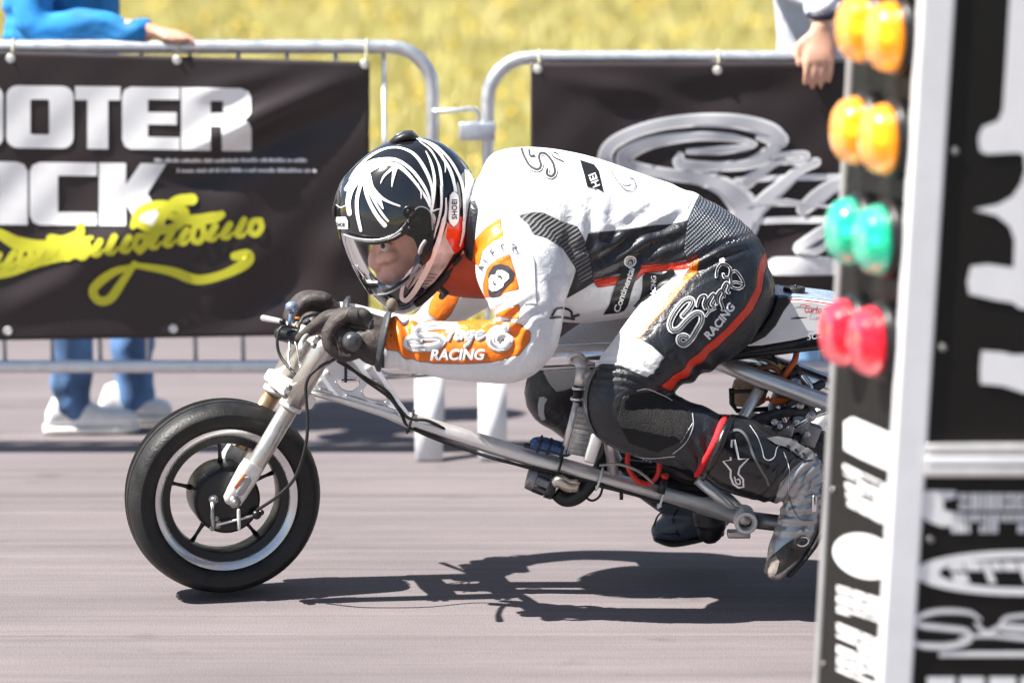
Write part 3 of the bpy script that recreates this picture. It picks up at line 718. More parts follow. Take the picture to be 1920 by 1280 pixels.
pr, prb = person('person', 'person in a pale top leaning a hand over the right barrier beside the amber lamps', (xr, yr, 0), J, (-0.25, -1, 0),
       mat('pale grey blue sweatshirt', (0.52, 0.55, 0.62), 0.8, 0, 0.1, 20, 0.3, 30), mat('light blue denim', (0.16, 0.32, 0.55), 0.8, 0, 0.3, 14, 0.3, 60), 'short')
wb = Vector((wr.x+0.002, wr.y+0.012, wr.z+0.03))
obj('wristband', tube([wb+Vector((0.034*math.cos(a), 0.028*math.sin(a), 0.004*math.sin(a))) for a in np.linspace(0, 2*math.pi, 16, False)], 0.009, 8, closed=True), mat('navy band', (0.01, 0.012, 0.03), 0.5), pr)

# ================================================================== START LIGHT TOWER (foreground, right)
YN, YF = -1.75, -1.38
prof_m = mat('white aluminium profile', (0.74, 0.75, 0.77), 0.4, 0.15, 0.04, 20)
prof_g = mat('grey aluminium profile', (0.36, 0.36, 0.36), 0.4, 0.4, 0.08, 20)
panel_m = mat('black panel', (0.007, 0.0065, 0.0055), 0.5, 0, 0.2, 6, spec=0.3)
def line_at(pa, pb, y):                            # straight post through two picture points at depth y -> function of z
    a, b = P(*pa, y), P(*pb, y)
    return lambda z: a+(b-a)*((z-a.z)/(b.z-a.z))
nearL = line_at((1755, 0), (1676, 1280), YN); farL = line_at((1618, 0), (1548, 1280), YF)
nearR = lambda z: nearL(z)+Vector((0.52, 0.02, 0)); farR = lambda z: farL(z)+Vector((0.50, 0.06, 0))
ZT = 1.92
tower = thing('start_light_tower', 'tall black and white start light tower with amber, green and red lamps', 'light tower', nearL(0).lerp(farR(0), 0.5))
def post(fn, w, m, z0=0.03, z1=ZT):
    a, b = fn(z0), fn(z1); q = []
    for p in (a, b):
        for sx, sy in ((-1, -1), (1, -1), (1, 1), (-1, 1)):
            q.append(p+Vector((sx*w/2, sy*w/2, 0)))
    o = obj('corner_post', (q, [(0, 1, 5, 4), (1, 2, 6, 5), (2, 3, 7, 6), (3, 0, 4, 7), (3, 2, 1, 0), (4, 5, 6, 7)]), m, tower, False)
    bv = o.modifiers.new('bev', 'BEVEL'); bv.width = 0.004; bv.segments = 2
    return o
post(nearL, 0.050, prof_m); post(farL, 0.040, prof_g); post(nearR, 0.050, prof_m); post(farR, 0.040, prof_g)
for fn in (nearL, farL, nearR, farR):
    p = fn(0.0); obj('levelling_foot', xf(lathe([(0.0001, 0), (0.03, 0), (0.03, 0.010), (0.012, 0.014), (0.012, 0.034), (0.0001, 0.034)], 20), Matrix.Translation(p) @ Matrix.Rotation(math.pi/2, 4, 'X')), blackp, tower)
def panel(fa, fb, za, zb, inset, name='panel', m=panel_m, t=0.006):
    out = []
    for z in (za, zb):
        a, b = fa(z), fb(z); d = (b-a).normalized(); n = Vector((d.y, -d.x, 0))
        for p in (a+d*0.012, b-d*0.012):
            for s in (0, 1): out.append(p-n*(inset+s*t))
    f = [(0, 2, 6, 4), (1, 5, 7, 3), (0, 4, 5, 1), (2, 3, 7, 6), (0, 1, 3, 2), (4, 6, 7, 5)]
    return obj(name, (out, f), m, tower, False)
zb0, zb1 = P(1820, 886, YN).z, P(1820, 826, YN).z
pf_up = panel(nearL, nearR, zb1-0.004, ZT-0.01, 0.004-0.025)
pf_lo = panel(nearL, nearR, 0.10, zb0+0.004, 0.004-0.025)
pl_s = panel(farL, nearL, 0.10, ZT-0.01, -0.016)
panel(nearR, farR, 0.10, ZT-0.01, -0.012); panel(farR, farL, 0.10, ZT-0.01, -0.012)
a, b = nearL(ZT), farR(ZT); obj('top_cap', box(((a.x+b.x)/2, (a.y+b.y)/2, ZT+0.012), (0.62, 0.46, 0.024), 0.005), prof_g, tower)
# horizontal profile with two grooves across the front
za = [zb0, zb0+(zb1-zb0)*0.30, zb0+(zb1-zb0)*0.36, zb0+(zb1-zb0)*0.64, zb0+(zb1-zb0)*0.70, zb1]
for k, dep in ((0, 0.030), (1, 0.026), (2, 0.030), (3, 0.026), (4, 0.030)):
    a, b = nearL((za[k]+za[k+1])/2)+Vector((0.0252, 0, 0)), nearR((za[k]+za[k+1])/2)-Vector((0.0252, 0, 0))
    if k in (1, 3): continue
    obj('cross_profile', box(((a.x+b.x)/2, YN-dep+0.02, (za[k]+za[k+1])/2), ((b-a).length, 0.04, za[k+1]-za[k]), 0.002), alu if k != 2 else prof_m, tower)
obj('cross_profile', box(((a.x+b.x)/2, YN+0.004, (zb0+zb1)/2), ((b-a).length-0.002, 0.05, zb1-zb0-0.004)), prof_g, tower)
bvu, bvlo, bvs = bvh_of(pf_up), bvh_of(pf_lo), bvh_of(pl_s)
def shape(name, loop, bvh, m=white_v, h=0.002, L=9):
    return decal(name, refine2d(fill2d([loop] if not isinstance(loop[0][0], (tuple, list)) else loop), L), bvh, h, m, tower)
shape('big_letter', [(1896, -60), (1887, 100), (1880, 205), (1872, 226), (1842, 238), (1834, 258), (1837, 283), (1850, 289), (1908, 286), (1920, 290), (1922, 320), (1914, 345), (1898, 368), (1872, 383), (1826, 393), (1868, 404), (1893, 424), (1902, 450), (1900, 502), (1852, 495), (1820, 499), (1813, 528), (1817, 551), (1870, 563), (1898, 567), (1912, 578), (2030, 585), (2030, -60)], bvu)
shape('big_letter', [(1840, 657), (1837, 690), (1838, 719), (1880, 723), (1920, 736), (2030, 745), (2030, 660), (1900, 665), (1880, 660)], bvu)
def stripes(x0, x1, y0, y1, slope, bvh, seed, gap=2.5, shear=0.0, wr=(5, 16)):
    rg = np.random.default_rng(seed); x = x0; V, Fc = [], []
    while x < x1:                                     # lettering that cannot be read in the photograph
        w = min(rg.uniform(*wr), x1-x); k = rg.integers(0, 4); b0, b1 = [(0, 1), (0, 1), (0.0, 0.42), (0.55, 1)][k]
        for c0, c1 in ([(b0, b1)] if k < 3 else [(0, 0.42), (0.55, 1)]):
            b = len(V)
            for xx, vv in ((x, c0), (x+w, c0), (x+w, c1), (x, c1)):
                V.append((xx+shear*(1-vv)*(y1-y0), y0+(y1-y0)*vv+(xx-x0)*slope))
            Fc.append((b, b+1, b+2, b+3))
        x += w+gap
    decal('lettering', refine2d((V, Fc), 6), bvh, 0.002, white_v, tower)
# front lower panel
shape('emblem', [(1724, 925), (1740, 919), (1792, 920), (1792, 932), (1768, 938), (1770, 956), (1796, 960), (1796, 985), (1765, 986), (1735, 975), (1724, 955)], bvlo)
stripes(1798, 2010, 924, 956, 0, bvlo, 1); stripes(1784, 2010, 962, 998, 0, bvlo, 2, 3)
el = lambda cx, cy, rx, ry, n=40, rot=0: [(cx+rx*math.cos(t)*math.cos(rot)-ry*math.sin(t)*math.sin(rot), cy+rx*math.cos(t)*math.sin(rot)+ry*math.sin(t)*math.cos(rot)) for t in np.linspace(0, 2*math.pi, n, False)]
shape('oval_ring', [el(1915, 1073, 202, 42), el(1925, 1073, 165, 28)], bvlo)
stripes(1790, 2010, 1052, 1092, 0, bvlo, 4, 3, -0.4, (12, 30))
for pts, w in (([(1838, 1160), (1815, 1147), (1760, 1145), (1722, 1156), (1724, 1170), (1770, 1176), (1812, 1182), (1815, 1200), (1775, 1210), (1725, 1208), (1712, 1200)], [6, 10, 12, 14, 12, 12, 14, 14, 10]), ([(1830, 1168), (1850, 1185), (1880, 1172), (1925, 1175)], [8, 12, 10, 12]), ([(1800, 1195), (1850, 1190), (1930, 1196)], [6, 10, 12]), ([(1930, 1152), (1885, 1158), (1880, 1178), (1930, 1182)], [9, 9, 9])):
    decal('logo_stroke', ribbon2d(pts, w), bvlo, 0.002, grey_v, tower); decal('logo_stroke', ribbon2d(pts, [q*0.5 for q in w]), bvlo, 0.0032, white_v, tower)
shape('underline', [(1762, 1220), (2010, 1220), (2010, 1230), (1760, 1230)], bvlo)
stripes(1738, 2010, 1268, 1320, 0, bvlo, 9, 10, 0, (30, 55))
# side panel
shape('side_bar', [(1584, 790), (1600, 782), (1655, 806), (1690, 822), (1690, 884), (1660, 878), (1610, 856), (1584, 842)], bvs)
for k in range(5): stripes(1582+k*2, 1700, 868+k*17, 868+k*17+11, 0.5, bvs, 21+k, 2.5, 0, (14, 40))
shape('side_oval', el(1622, 1042, 60, 40, 40, 0.30), bvs); shape('side_oval_mark', el(1622, 1043, 42, 20, 30, 0.36), bvs, grey_v, 0.0032)
for k in range(3): stripes(1570, 1690, 1096+k*19, 1096+k*19+12, 0.32, bvs, 30+k, 3, 0, (20, 50))
for k in range(5): stripes(1570, 1690, 1166+k*21, 1166+k*21+14, 0.42, bvs, 41+k, 3, 0, (16, 44))
for z in (0.25, 0.55, 0.85, 1.15, 1.45, 1.75):            # panel screws
    for fa, fb, u in ((farL, nearL, 0.10), (farL, nearL, 0.90), (nearL, nearR, 0.075), (nearL, nearR, 0.925)):
        p = fa(z).lerp(fb(z), u); d = (fb(z)-fa(z)).normalized(); n = Vector((d.y, -d.x, 0))
        obj('panel_screw', xf(lathe([(0.0001, -0.003), (0.004, -0.0028), (0.006, 0.0), (0.0001, 0.0)], 12), Matrix.Translation(p+n*(0.0165 if u in (0.10, 0.90) else 0.0215)) @ (-n).to_track_quat('Y', 'Z').to_matrix().to_4x4()), steel, tower)
# lamps
def lens_mat(n, c, e):
    return mat(n, c, 0.14, 0, 0.10, 30, 0.25, 60, coat=0.25, trans=0.35, emit=(*c, e*0.5))
LENS = {'amber': lens_mat('amber lens', (0.90, 0.33, 0.003), 0.35), 'green': lens_mat('green lens', (0.01, 0.50, 0.30), 0.22), 'red': lens_mat('red lens', (0.80, 0.008, 0.03), 0.30)}
LC = {'amber': (1.0, 0.62, 0.10), 'green': (0.25, 1.0, 0.55), 'red': (1.0, 0.05, 0.08)}
def lamp(colr, s, py, lab=None):
    z = P(1640, py, YF+(YN-YF)*s).z
    base = farL(z).lerp(nearL(z), s); d = (nearL(z)-farL(z)).normalized(); n = Vector((d.y, -d.x, 0)); base = base+n*0.018
    rot = Matrix.Translation(base) @ (-n).to_track_quat('Y', 'Z').to_matrix().to_4x4()
    l = obj('lamp', xf(lathe([(0.0001, 0.004), (0.060, 0.004), (0.062, -0.002), (0.062, -0.016), (0.056, -0.020), (0.0001, -0.020)], 32), rot), blackm, tower)
    obj('lens', xf(lathe([(0.052, -0.018), (0.053, -0.028), (0.051, -0.040), (0.045, -0.051), (0.034, -0.059), (0.018, -0.063), (0.0001, -0.064)], 36), rot), LENS[colr], l)
    obj('reflector', xf(lathe([(0.050, -0.021), (0.040, -0.0215), (0.020, -0.0205), (0.0001, -0.0203)], 28), rot), prof_m, l)
    obj('bulb', xf(ball((0, -0.036, 0), 0.014), rot), mat('bulb '+colr, LC[colr], 0.3, 0, 0.02, emit=(*LC[colr], 3.0)), l)
    rings = [xf(([Vector((q[0], q[1], q[2])) for q in tube([((0.0533-0.0007*k*k)*math.cos(t), -0.026-0.007*k, (0.0533-0.0007*k*k)*math.sin(t)) for t in np.linspace(0, 2*math.pi, 36, False)], 0.0014, 6, closed=True)[0]], tube([(math.cos(t), 0, math.sin(t)) for t in np.linspace(0, 2*math.pi, 36, False)], 0.1, 6, closed=True)[1]), rot) for k in range(4)]
    for q in rings: obj('lens_rib', q, LENS[colr], l)
for colr, y in (('amber', -125), ('amber', 52), ('amber', 244), ('green', 432), ('red', 622)):
    lamp(colr, 0.38, y); lamp(colr, 0.80, y+16)

# ================================================================== MOTORCYCLE
W0 = P(418, 928, 0); YAW = R(16)
bike = thing('sprint_motorcycle', 'long low silver sprint motorcycle with a white tail unit under the rider', 'motorcycle', (W0.x, 0, 0))
def steer(v):                                        # turn the front end about the wheel's vertical axis
    return Matrix.Translation(W0) @ Matrix.Rotation(YAW, 4, 'Z') @ Matrix.Translation(-W0)
ST = steer(None)
WM = Matrix.Translation(W0) @ Matrix.Rotation(YAW, 4, 'Z')
def wheel(Mx, front=True, rz=0.213):
    wt = 0.046
    w = obj('front_wheel' if front else 'rear_wheel', xf(lathe([(0.030, -0.058), (0.072, -0.054), (0.074, -0.045), (0.074, 0.045), (0.072, 0.052), (0.030, 0.056)], 40), Mx), blackm, bike); sharp(w)
    tp = []
    for a in np.linspace(-1.0, 1.0, 23):             # carcass
        t = a*2.05
        tp.append((rz-0.050+0.050*math.cos(t)**1 if abs(t) < 1.57 else rz-0.050+0.022*math.cos(t), 0.053*math.sin(t) if abs(t) < 1.57 else math.copysign(0.053-0.010*(abs(t)-1.57)/0.5, t)))
    tp = [(rz-0.056, -0.043), (rz-0.050, -0.050), (rz-0.040, -0.0535), (rz-0.026, -0.0545), (rz-0.0235, -0.0550), (rz-0.0215, -0.0542), (rz-0.013, -0.049), (rz-0.006, -0.040), (rz-0.002, -0.028), (rz-0.0005, -0.0225), (rz-0.0055, -0.0215), (rz-0.0055, -0.0180), (rz, -0.0165), (rz+0.002, -0.0065), (rz-0.0035, -0.0058), (rz-0.0035, -0.0022), (rz+0.0025, -0.0012)]
    tp = tp+[(r, -y) for r, y in tp[::-1]]
    tp += [(rz-0.058, 0.036), (rz-0.058, -0.036)]
    tp = [(r, y*1.2) for r, y in tp]
    ty = obj('tyre', xf(lathe(tp, 96, True), Mx), rubber, w); sharp(ty, 50)
    ro = rz-0.053
    YR = 1.12
    rp = [(ro+0.001, -0.048), (ro-0.003, -0.0505), (ro-0.008, -0.049), (ro-0.019, -0.044), (ro-0.022, -0.040), (ro-0.023, -0.034)]
    rm = obj('rim', xf(lathe(rp+[(ro-0.0235, -0.030), (ro-0.020, -0.026), (ro-0.006, -0.034)], 80, True), Mx), mat('machined rim lip', (0.66, 0.66, 0.67), 0.26, 0.9, 0.12, 14, 0.03, 200), w); sharp(rm, 40)
    rb = obj('rim_barrel', xf(lathe([(ro-0.0225, -0.0385), (ro-0.037, -0.034), (ro-0.039, -0.028), (ro-0.040, 0.0), (ro-0.038, 0.03), (ro-0.030, 0.046), (ro, 0.049), (ro-0.012, 0.030), (ro-0.030, 0.0), (ro-0.028, -0.024)], 80, True), Mx), blackm, w); sharp(rb, 40)
    for k in range(5):
        a = R(72*k+20); ca, sa = math.cos(a), math.sin(a)
        secs = []
        for q, wv, th in ((0.066, 0.008, 0.007), (0.085, 0.0045, 0.004), (0.105, 0.0038, 0.0035), (ro-0.036, 0.006, 0.004)):
            secs.append((Vector((q*ca, 0.012, q*sa)), Vector((-sa, 0, ca))*wv, Vector((0, th, 0))))
        obj('spoke', xf(sweep(secs, 10, power=0.7), Mx), blackm, w)
    return w
fw = wheel(WM)
# brake plate, lever, axle on the near side of the front wheel
pl = obj('brake_plate', xf(lathe([(0.0001, -0.070), (0.048, -0.069), (0.066, -0.064), (0.072, -0.056), (0.072, -0.050), (0.0001, -0.050)], 48), WM), blackm, bike); sharp(pl)
def wpt(dx, y, dz): return WM @ Vector((dx, y, dz))
def lug(c, r, t, m, par, seg=16): return obj('bolt', join(xf(lathe([(0.0001, -t), (r*0.6, -t), (r*0.6, -t*0.5), (r, -t*0.5), (r, 0), (0.0001, 0)], seg), Matrix.Translation(c) @ Matrix.Rotation(YAW, 4, 'Z'))), m, par)
for dx, dz, r in ((-0.033, 0.008, 0.0125), (-0.026, -0.048, 0.0115), (-0.037, -0.056, 0.007), (-0.028, -0.036, 0.008)): lug(wpt(dx, -0.066, dz), r*0.85, 0.012, steel, pl)
obj('brake_arm', tube([wpt(-0.036, -0.076, 0.004), wpt(-0.038, -0.078, -0.03), wpt(-0.036, -0.078, -0.055)], 0.0045, 8), steel, pl)
obj('brake_rod', tube([wpt(-0.030, -0.079, -0.047), wpt(0.02, -0.079, -0.038), wpt(0.062, -0.078, -0.030)], 0.0028, 8), alu, pl)
obj('speedo_pin', tube([wpt(0.020, -0.08, -0.018), wpt(0.020, -0.08, -0.058)], 0.004, 8, round_end=True), castw, pl)
obj('cable_clamp', join(ball(wpt(0.060, -0.077, -0.030), 0.011, 2), ball(wpt(0.070, -0.077, -0.026), 0.007, 2)), blackm, pl)
# fork: near and far legs
def fork_leg(name, off, ysh, front=True):
    def Q(px, py, dy=0): return P(px, py, -0.095+dy)+off
    g = obj('fork_leg', tube([Q(614, 640), Q(606, 655), Q(547, 757)], [0.0235, 0.0240, 0.0240], 24), silver, bike)
    obj('stanchion', tube([Q(549, 754), Q(478, 874), Q(470, 888)], 0.0200, 22), silver if front else gold, g)
    foot = []
    d = (Q(430, 950)-Q(475, 872)).normalized(); up = Vector((-math.sin(YAW), math.cos(YAW), 0)); sd = d.cross(up).normalized()
    o = Q(476, 868)
    secs = [(o+d*L_, sd*a, up*b) for L_, a, b in ((0, 0.0225, 0.0225), (0.020, 0.0245, 0.024), (0.034, 0.0245, 0.0225), (0.075, 0.023, 0.018), (0.096, 0.021, 0.016), (0.106, 0.012, 0.010))]
    f = obj('fork_foot', sweep(secs, 20, power=0.7), castw, g); sharp(f, 50)
    obj('fork_recess', sweep([(o+d*L_-up*(0.0225-0.0006*q), sd*a, up*0.003) for q, (L_, a) in enumerate(((0.030, 0.004), (0.036, 0.0095), (0.070, 0.0095), (0.077, 0.004)))], 14), mat('grey recess', (0.35, 0.34, 0.34), 0.5), g)
    obj('fork_seal', xf(lathe([(0.019, -0.004), (0.0258, -0.004), (0.0258, 0.006), (0.019, 0.006)], 24, True), Matrix.Translation(Q(545, 761)) @ (Q(614, 640)-Q(547, 757)).to_track_quat('Y', 'Z').to_matrix().to_4x4()), castw, g)
    lug2 = Q(437, 937)
    obj('axle_nut', xf(lathe([(0.0001, -0.034), (0.008, -0.034), (0.008, -0.024), (0.014, -0.024), (0.014, -0.012), (0.0001, -0.012)], 6 if front else 8), Matrix.Translation(lug2) @ Matrix.Rotation(YAW, 4, 'Z')), steel, g)
    if front:
        obj('fork_sticker', sweep([(o+d*0.028-sd*0.012-up*0.0245, sd*0.004, up*0.001), (o+d*0.066-sd*0.013-up*0.0200, sd*0.004, up*0.001)], 8), mat('orange sticker', (0.75, 0.22, 0.08), 0.4), g)
    return g
FO = Vector((-math.sin(YAW)*0.185, math.cos(YAW)*0.185, 0))
fork_leg('near', Vector((0, 0, 0)), 0); fork_leg('far', FO, 0, False)
def Q(px, py): return P(px, py, -0.095)
def clamp(pc, w, h, name, th=0.045):
    a = Q(*pc); b = a+FO; ax = (Q(614, 640)-Q(547, 757)).normalized(); side = FO.normalized(); fw_ = ax.cross(side).normalized()
    rings = [(a-side*0.012, 0.037), (a, 0.038), (a+side*0.03, 0.034), (a+FO*0.5, 0.042), (b-side*0.03, 0.034), (b, 0.038), (b+side*0.012, 0.037)]
    secs = [(c-fw_*0.004, fw_*r, ax*h) for c, r in rings]
    o = obj(name, sweep(secs, 18, power=0.45), castw, bike); sharp(o, 45)
    for s in (-0.010, 0.010):
        obj('pinch_bolt', tube([a+fw_*0.030+ax*s-side*0.030, a+fw_*0.030+ax*s-side*0.020], 0.006, 10), steel, o)
    return o
clamp((556, 741), 0.05, 0.017, 'lower_clamp'); clamp((610, 648), 0.05, 0.013, 'upper_clamp')
obj('steering_head', tube([Q(560, 741)+FO*0.5+Vector((0.035, 0, 0.0)), Q(612, 650)+FO*0.5+Vector((0.035, 0, 0))], 0.030, 24), alu, bike)
# frame
def yP(px, py, y=-0.03): return P(px, py, y)
lowt = obj('lower_tube', tube([yP(566, 730), yP(640, 748), yP(720, 771), yP(770, 788), yP(1000, 859), yP(1398, 971)], [0.0075, 0.0095, 0.0125, 0.0175, 0.019, 0.019], 20), alu, bike)
for a, b in (((600, 738), (622, 744)), ((650, 750), (686, 761)), ((705, 766), (740, 777))):
    obj('weld', tube([yP(a[0], a[1]-8, -0.043), yP((a[0]+b[0])/2, (a[1]+b[1])/2-8.5, -0.044), yP(b[0], b[1]-8, -0.043)], 0.0028, 8, round_end=True), alu_pol, lowt)
plate_out = [(578, 727), (606, 692), (640, 668), (655, 664), (700, 664), (706, 684), (722, 708), (745, 744), (770, 778), (764, 783), (720, 767), (640, 743)]
hole1 = [(630, 715), (640, 709), (662, 708), (672, 713), (673, 723), (665, 732), (652, 734), (638, 728)]
hole2 = [(679, 732), (687, 719), (697, 711), (708, 716), (718, 731), (726, 746), (721, 754), (705, 752), (689, 747), (680, 740)]
def plate(name, loops, y, t, m, par):
    v2, f2 = fill2d([[(c[0], c[1]) for c in catmull(lp, 3, True)] if k else lp for k, lp in enumerate(loops)])
    V = [P(a, b, y-t/2) for a, b in v2]; n = len(V)
    o = obj(name, (V, f2), m, par, False)
    s = o.modifiers.new('thickness', 'SOLIDIFY'); s.thickness = t; s.offset = 0
    return o
plm = mat('sky tinted plate aluminium', (0.72, 0.76, 0.83), 0.32, 0.3, 0.12, 9, 0.10, 14)  # pale blue base colour stands in for reflected sky
gp = plate('gusset_plate', [plate_out, hole1, hole2], -0.036, 0.005, plm, bike)
for hl in (hole1, hole2):
    obj('hole_rim', tube([P(a, b, -0.040) for a, b in catmull(hl, 4, True)], 0.0022, 8, closed=True), alu_pol, gp)
for px, py in ((691, 690), (612, 700), (598, 716)): obj('plate_bolt', disc_y(px, py, -0.043, 0.0075, 0.008, 12, 0.002), castw, gp)
topt = obj('backbone_tube', tube([yP(640, 694, 0.01), yP(720, 690, 0.01), yP(800, 684, 0.01), yP(990, 672, 0.01), yP(1180, 664, 0.01), yP(1360, 668, 0.02), yP(1480, 700, 0.05), yP(1640, 760, 0.06)], 0.0275, 24, 4), alu_pol, bike)
obj('rear_stay', tube([yP(1322, 668, -0.03), yP(1400, 700, -0.06), yP(1570, 762, -0.10), yP(1720, 822, -0.11)], 0.0185, 20), alu, bike)
obj('frame_strut', tube([yP(1080, 668, -0.03), yP(1112, 722, -0.035), yP(1140, 800, -0.03), yP(1150, 890, -0.03)], 0.0125, 16), alu, bike)
obj('weld_collar', tube([yP(1081, 672, -0.034)+Vector((0.018*math.cos(a)*0.85, -0.004*math.sin(a), 0.018*math.sin(a)*0.6)) for a in np.linspace(0, 6.283, 16, False)], 0.0045, 8, closed=True), alu, bike)
obj('seat_strut', tube([yP(1424, 728, -0.055), yP(1376, 812, -0.05), yP(1330, 880, -0.04)], 0.0125, 16), alu, bike)
obj('cross_strut', tube([yP(1308, 898, -0.03), yP(1388, 965, -0.03)], 0.0125, 16), alu, bike)
obj('cross_strut', tube([yP(1335, 905, 0.03), yP(1402, 965, 0.03)], 0.0105, 16), steel, bike)
boss = obj('pivot_boss', xf(lathe([(0.013, -0.034), (0.017, -0.044), (0.0235, -0.044), (0.0255, -0.040), (0.0255, 0.03), (0.011, 0.03)], 32, True), Matrix.Translation(yP(1396, 972, -0.04))), castw, bike); sharp(boss)
obj('pivot_bolt', disc_y(1396, 972, -0.068, 0.014, 0.02, 20, 0.002), steel, boss)
obj('swingarm', tube([yP(1400, 973, -0.055), yP(1500, 985, -0.07), yP(1748, 935, -0.075)], 0.0185, 18), mat('dark swingarm', (0.16, 0.16, 0.17), 0.35, 0.8, 0.1, 20), bike)
obj('swingarm', tube([yP(1400, 973, 0.03), yP(1500, 985, 0.07), yP(1748, 935, 0.075)], 0.0185, 18), MATS['dark swingarm'], bike)
obj('boss_bracket', box(yP(1385, 1000, -0.045), (0.05, 0.03, 0.016), 0.004), steel, bike)
RW = P(1752, 928, 0); RW.z = W0.z
wheel(Matrix.Translation(RW), False)
# bars, grips, levers
gripN = P(660, 640, -0.285); gripF = P(571, 598, 0.205)
BX = (gripF-gripN).normalized()
bars = obj('handlebar', tube([gripN+BX*0.03, gripN+BX*0.13, gripN.lerp(gripF, 0.5)+Vector((-0.01, 0, 0.0)), gripF-BX*0.13, gripF-BX*0.02], 0.0115, 14, 3), blackm, bike)
for g, s in ((gripN, 1), (gripF, -1)):
    gg = obj('grip', tube([g, g+BX*0.125*s], 0.0172, 18), hose, bars)
    obj('bar_end', xf(lathe([(0.0001, -0.024), (0.012, -0.023), (0.018, -0.018), (0.0205, -0.008), (0.0205, 0.006), (0.0001, 0.006)], 24), Matrix.Translation(g-BX*0.002*s) @ (BX*s).to_track_quat('Y', 'Z').to_matrix().to_4x4()), mat('bar end weight', (0.10, 0.10, 0.105), 0.3, 0.6, 0.1), bars)
lv = gripN+BX*0.14
obj('lever', tube([lv+Vector((-0.02, 0, 0.01)), lv+Vector((-0.06, -0.03, 0.005)), lv+Vector((-0.07, -0.10, -0.0)), lv+Vector((-0.066, -0.16, -0.002))], [0.006, 0.006, 0.0055, 0.0075], 10, 5, round_end=True), alu, bars)
lf = gripF-BX*0.13
obj('lever', tube([lf+Vector((-0.02, 0, 0.01)), P(548, 612, 0.09), P(530, 603, 0.12), P(494, 596, 0.2)], [0.006, 0.006, 0.0055, 0.0075], 10, 5, round_end=True), alu, bars)
obj('clutch_perch', join(ball(P(547, 575, 0.07), 0.015, 2, (1, 1, 0.85)), tube([P(547, 577, 0.07), P(543, 620, 0.065)], 0.0055, 8)), mat('blue grey perch', (0.25, 0.32, 0.45), 0.35, 0.6, 0.1), bars)
obj('master_cylinder', join(tube([P(527, 626, 0.05), P(556, 633, 0.045)], 0.016, 14, round_end=True), ball(P(530, 603, 0.06), 0.008), tube([P(532, 606, 0.06), P(541, 622, 0.055)], 0.005, 8)), blackm, bars)
for py in (596, 609): obj('orange_tag', tube([P(553, py, 0.052), P(562, py, 0.052)], 0.0022, 6), mat('orange tag', (0.8, 0.2, 0.01), 0.4), bars)
# cables
def cable(name, pts, r=0.0035, m=hose): return obj(name, tube([P(*p) for p in pts], r, 8, 6), m, bike)
cable('brake_cable', [(690, 655, -0.2), (640, 668, -0.17), (596, 690, -0.15), (574, 720, -0.15), (577, 790, -0.16), (572, 840, -0.165), (553, 895, -0.16), (520, 930, -0.15), (482, 956, -0.115)], 0.0036)
cable('clutch_cable', [(562, 616, 0.05), (530, 612, 0.03), (520, 635, 0.02), (526, 668, 0.01), (556, 705, -0.03)], 0.0034)
cable('throttle_cable', [(540, 622, 0.05), (543, 650, 0.02), (540, 670, 0.0), (545, 690, -0.02)], 0.0025, steel)
cable('throttle_cable', [(546, 624, 0.05), (556, 650, 0.02), (563, 690, -0.06)], 0.0022, steel)
cable('throttle_cable', [(600, 588, 0.1), (585, 590, 0.06), (566, 600, 0.03), (560, 625, 0.02), (580, 640, 0.0)], 0.003)
cable('wiring_loom', [(632, 676, -0.07), (680, 705, -0.06), (724, 732, -0.055), (746, 762, -0.052), (768, 784, -0.052), (800, 788, -0.05), (830, 802, -0.045), (850, 816, -0.03)], 0.0036)
cable('wiring_loom', [(634, 676, -0.075), (650, 684, -0.07), (690, 716, -0.062), (730, 745, -0.056), (752, 775, -0.055), (770, 801, -0.04), (850, 835, -0.034), (960, 868, -0.034), (1060, 895, -0.034), (1200, 930, -0.034), (1330, 966, -0.034), (1400, 985, -0.034)], 0.0036)
cable('wiring_loom', [(775, 803, -0.045), (900, 851, -0.045), (980, 873, -0.045), (1100, 900, -0.045), (1240, 942, -0.045), (1380, 975, -0.03)], 0.0034)
cable('hanging_wire', [(648, 684, -0.07), (648, 700, -0.055), (648, 716, -0.05)], 0.003)
cable('loose_wire', [(1095, 930, -0.03), (1110, 938, -0.04), (1124, 930, -0.05), (1130, 912, -0.05), (1128, 905, -0.045)], 0.0028)
cable('loose_wire', [(1124, 872, -0.055), (1160, 870, -0.06), (1195, 882, -0.06), (1225, 905, -0.055)], 0.003, mat('grey wire', (0.35, 0.34, 0.32), 0.5))
cable('loose_wire', [(1226, 985, 0.05), (1235, 965, 0.04), (1258, 950, 0.02), (1275, 945, 0.0)], 0.0022)
def ziptie(px, py, m, r=0.0245, tilt=17):
    c = yP(px, py); mt = Matrix.Translation(c) @ Matrix.Rotation(R(tilt), 4, 'Y')
    pts = [mt @ Vector((0, r*math.cos(a), r*math.sin(a)*1.05-0.002)) for a in np.linspace(0, 2*math.pi, 18, False)]
    o = obj('zip_tie', tube(pts, 0.0026, 6, closed=True), m, bike); obj('tie_head', box(mt @ Vector((0, -r*0.7, -r*0.75)), (0.008, 0.006, 0.008), 0.001), m, o)
for px, py, m in ((770, 789, blackp), (1049, 873, blackp), (1124, 895, zipw), (1241, 929, zipw)): ziptie(px, py, m)
obj('cable_end', tube([P(1165, 920, -0.045), P(1165, 936, -0.045)], 0.0042, 8), blackp, bike)
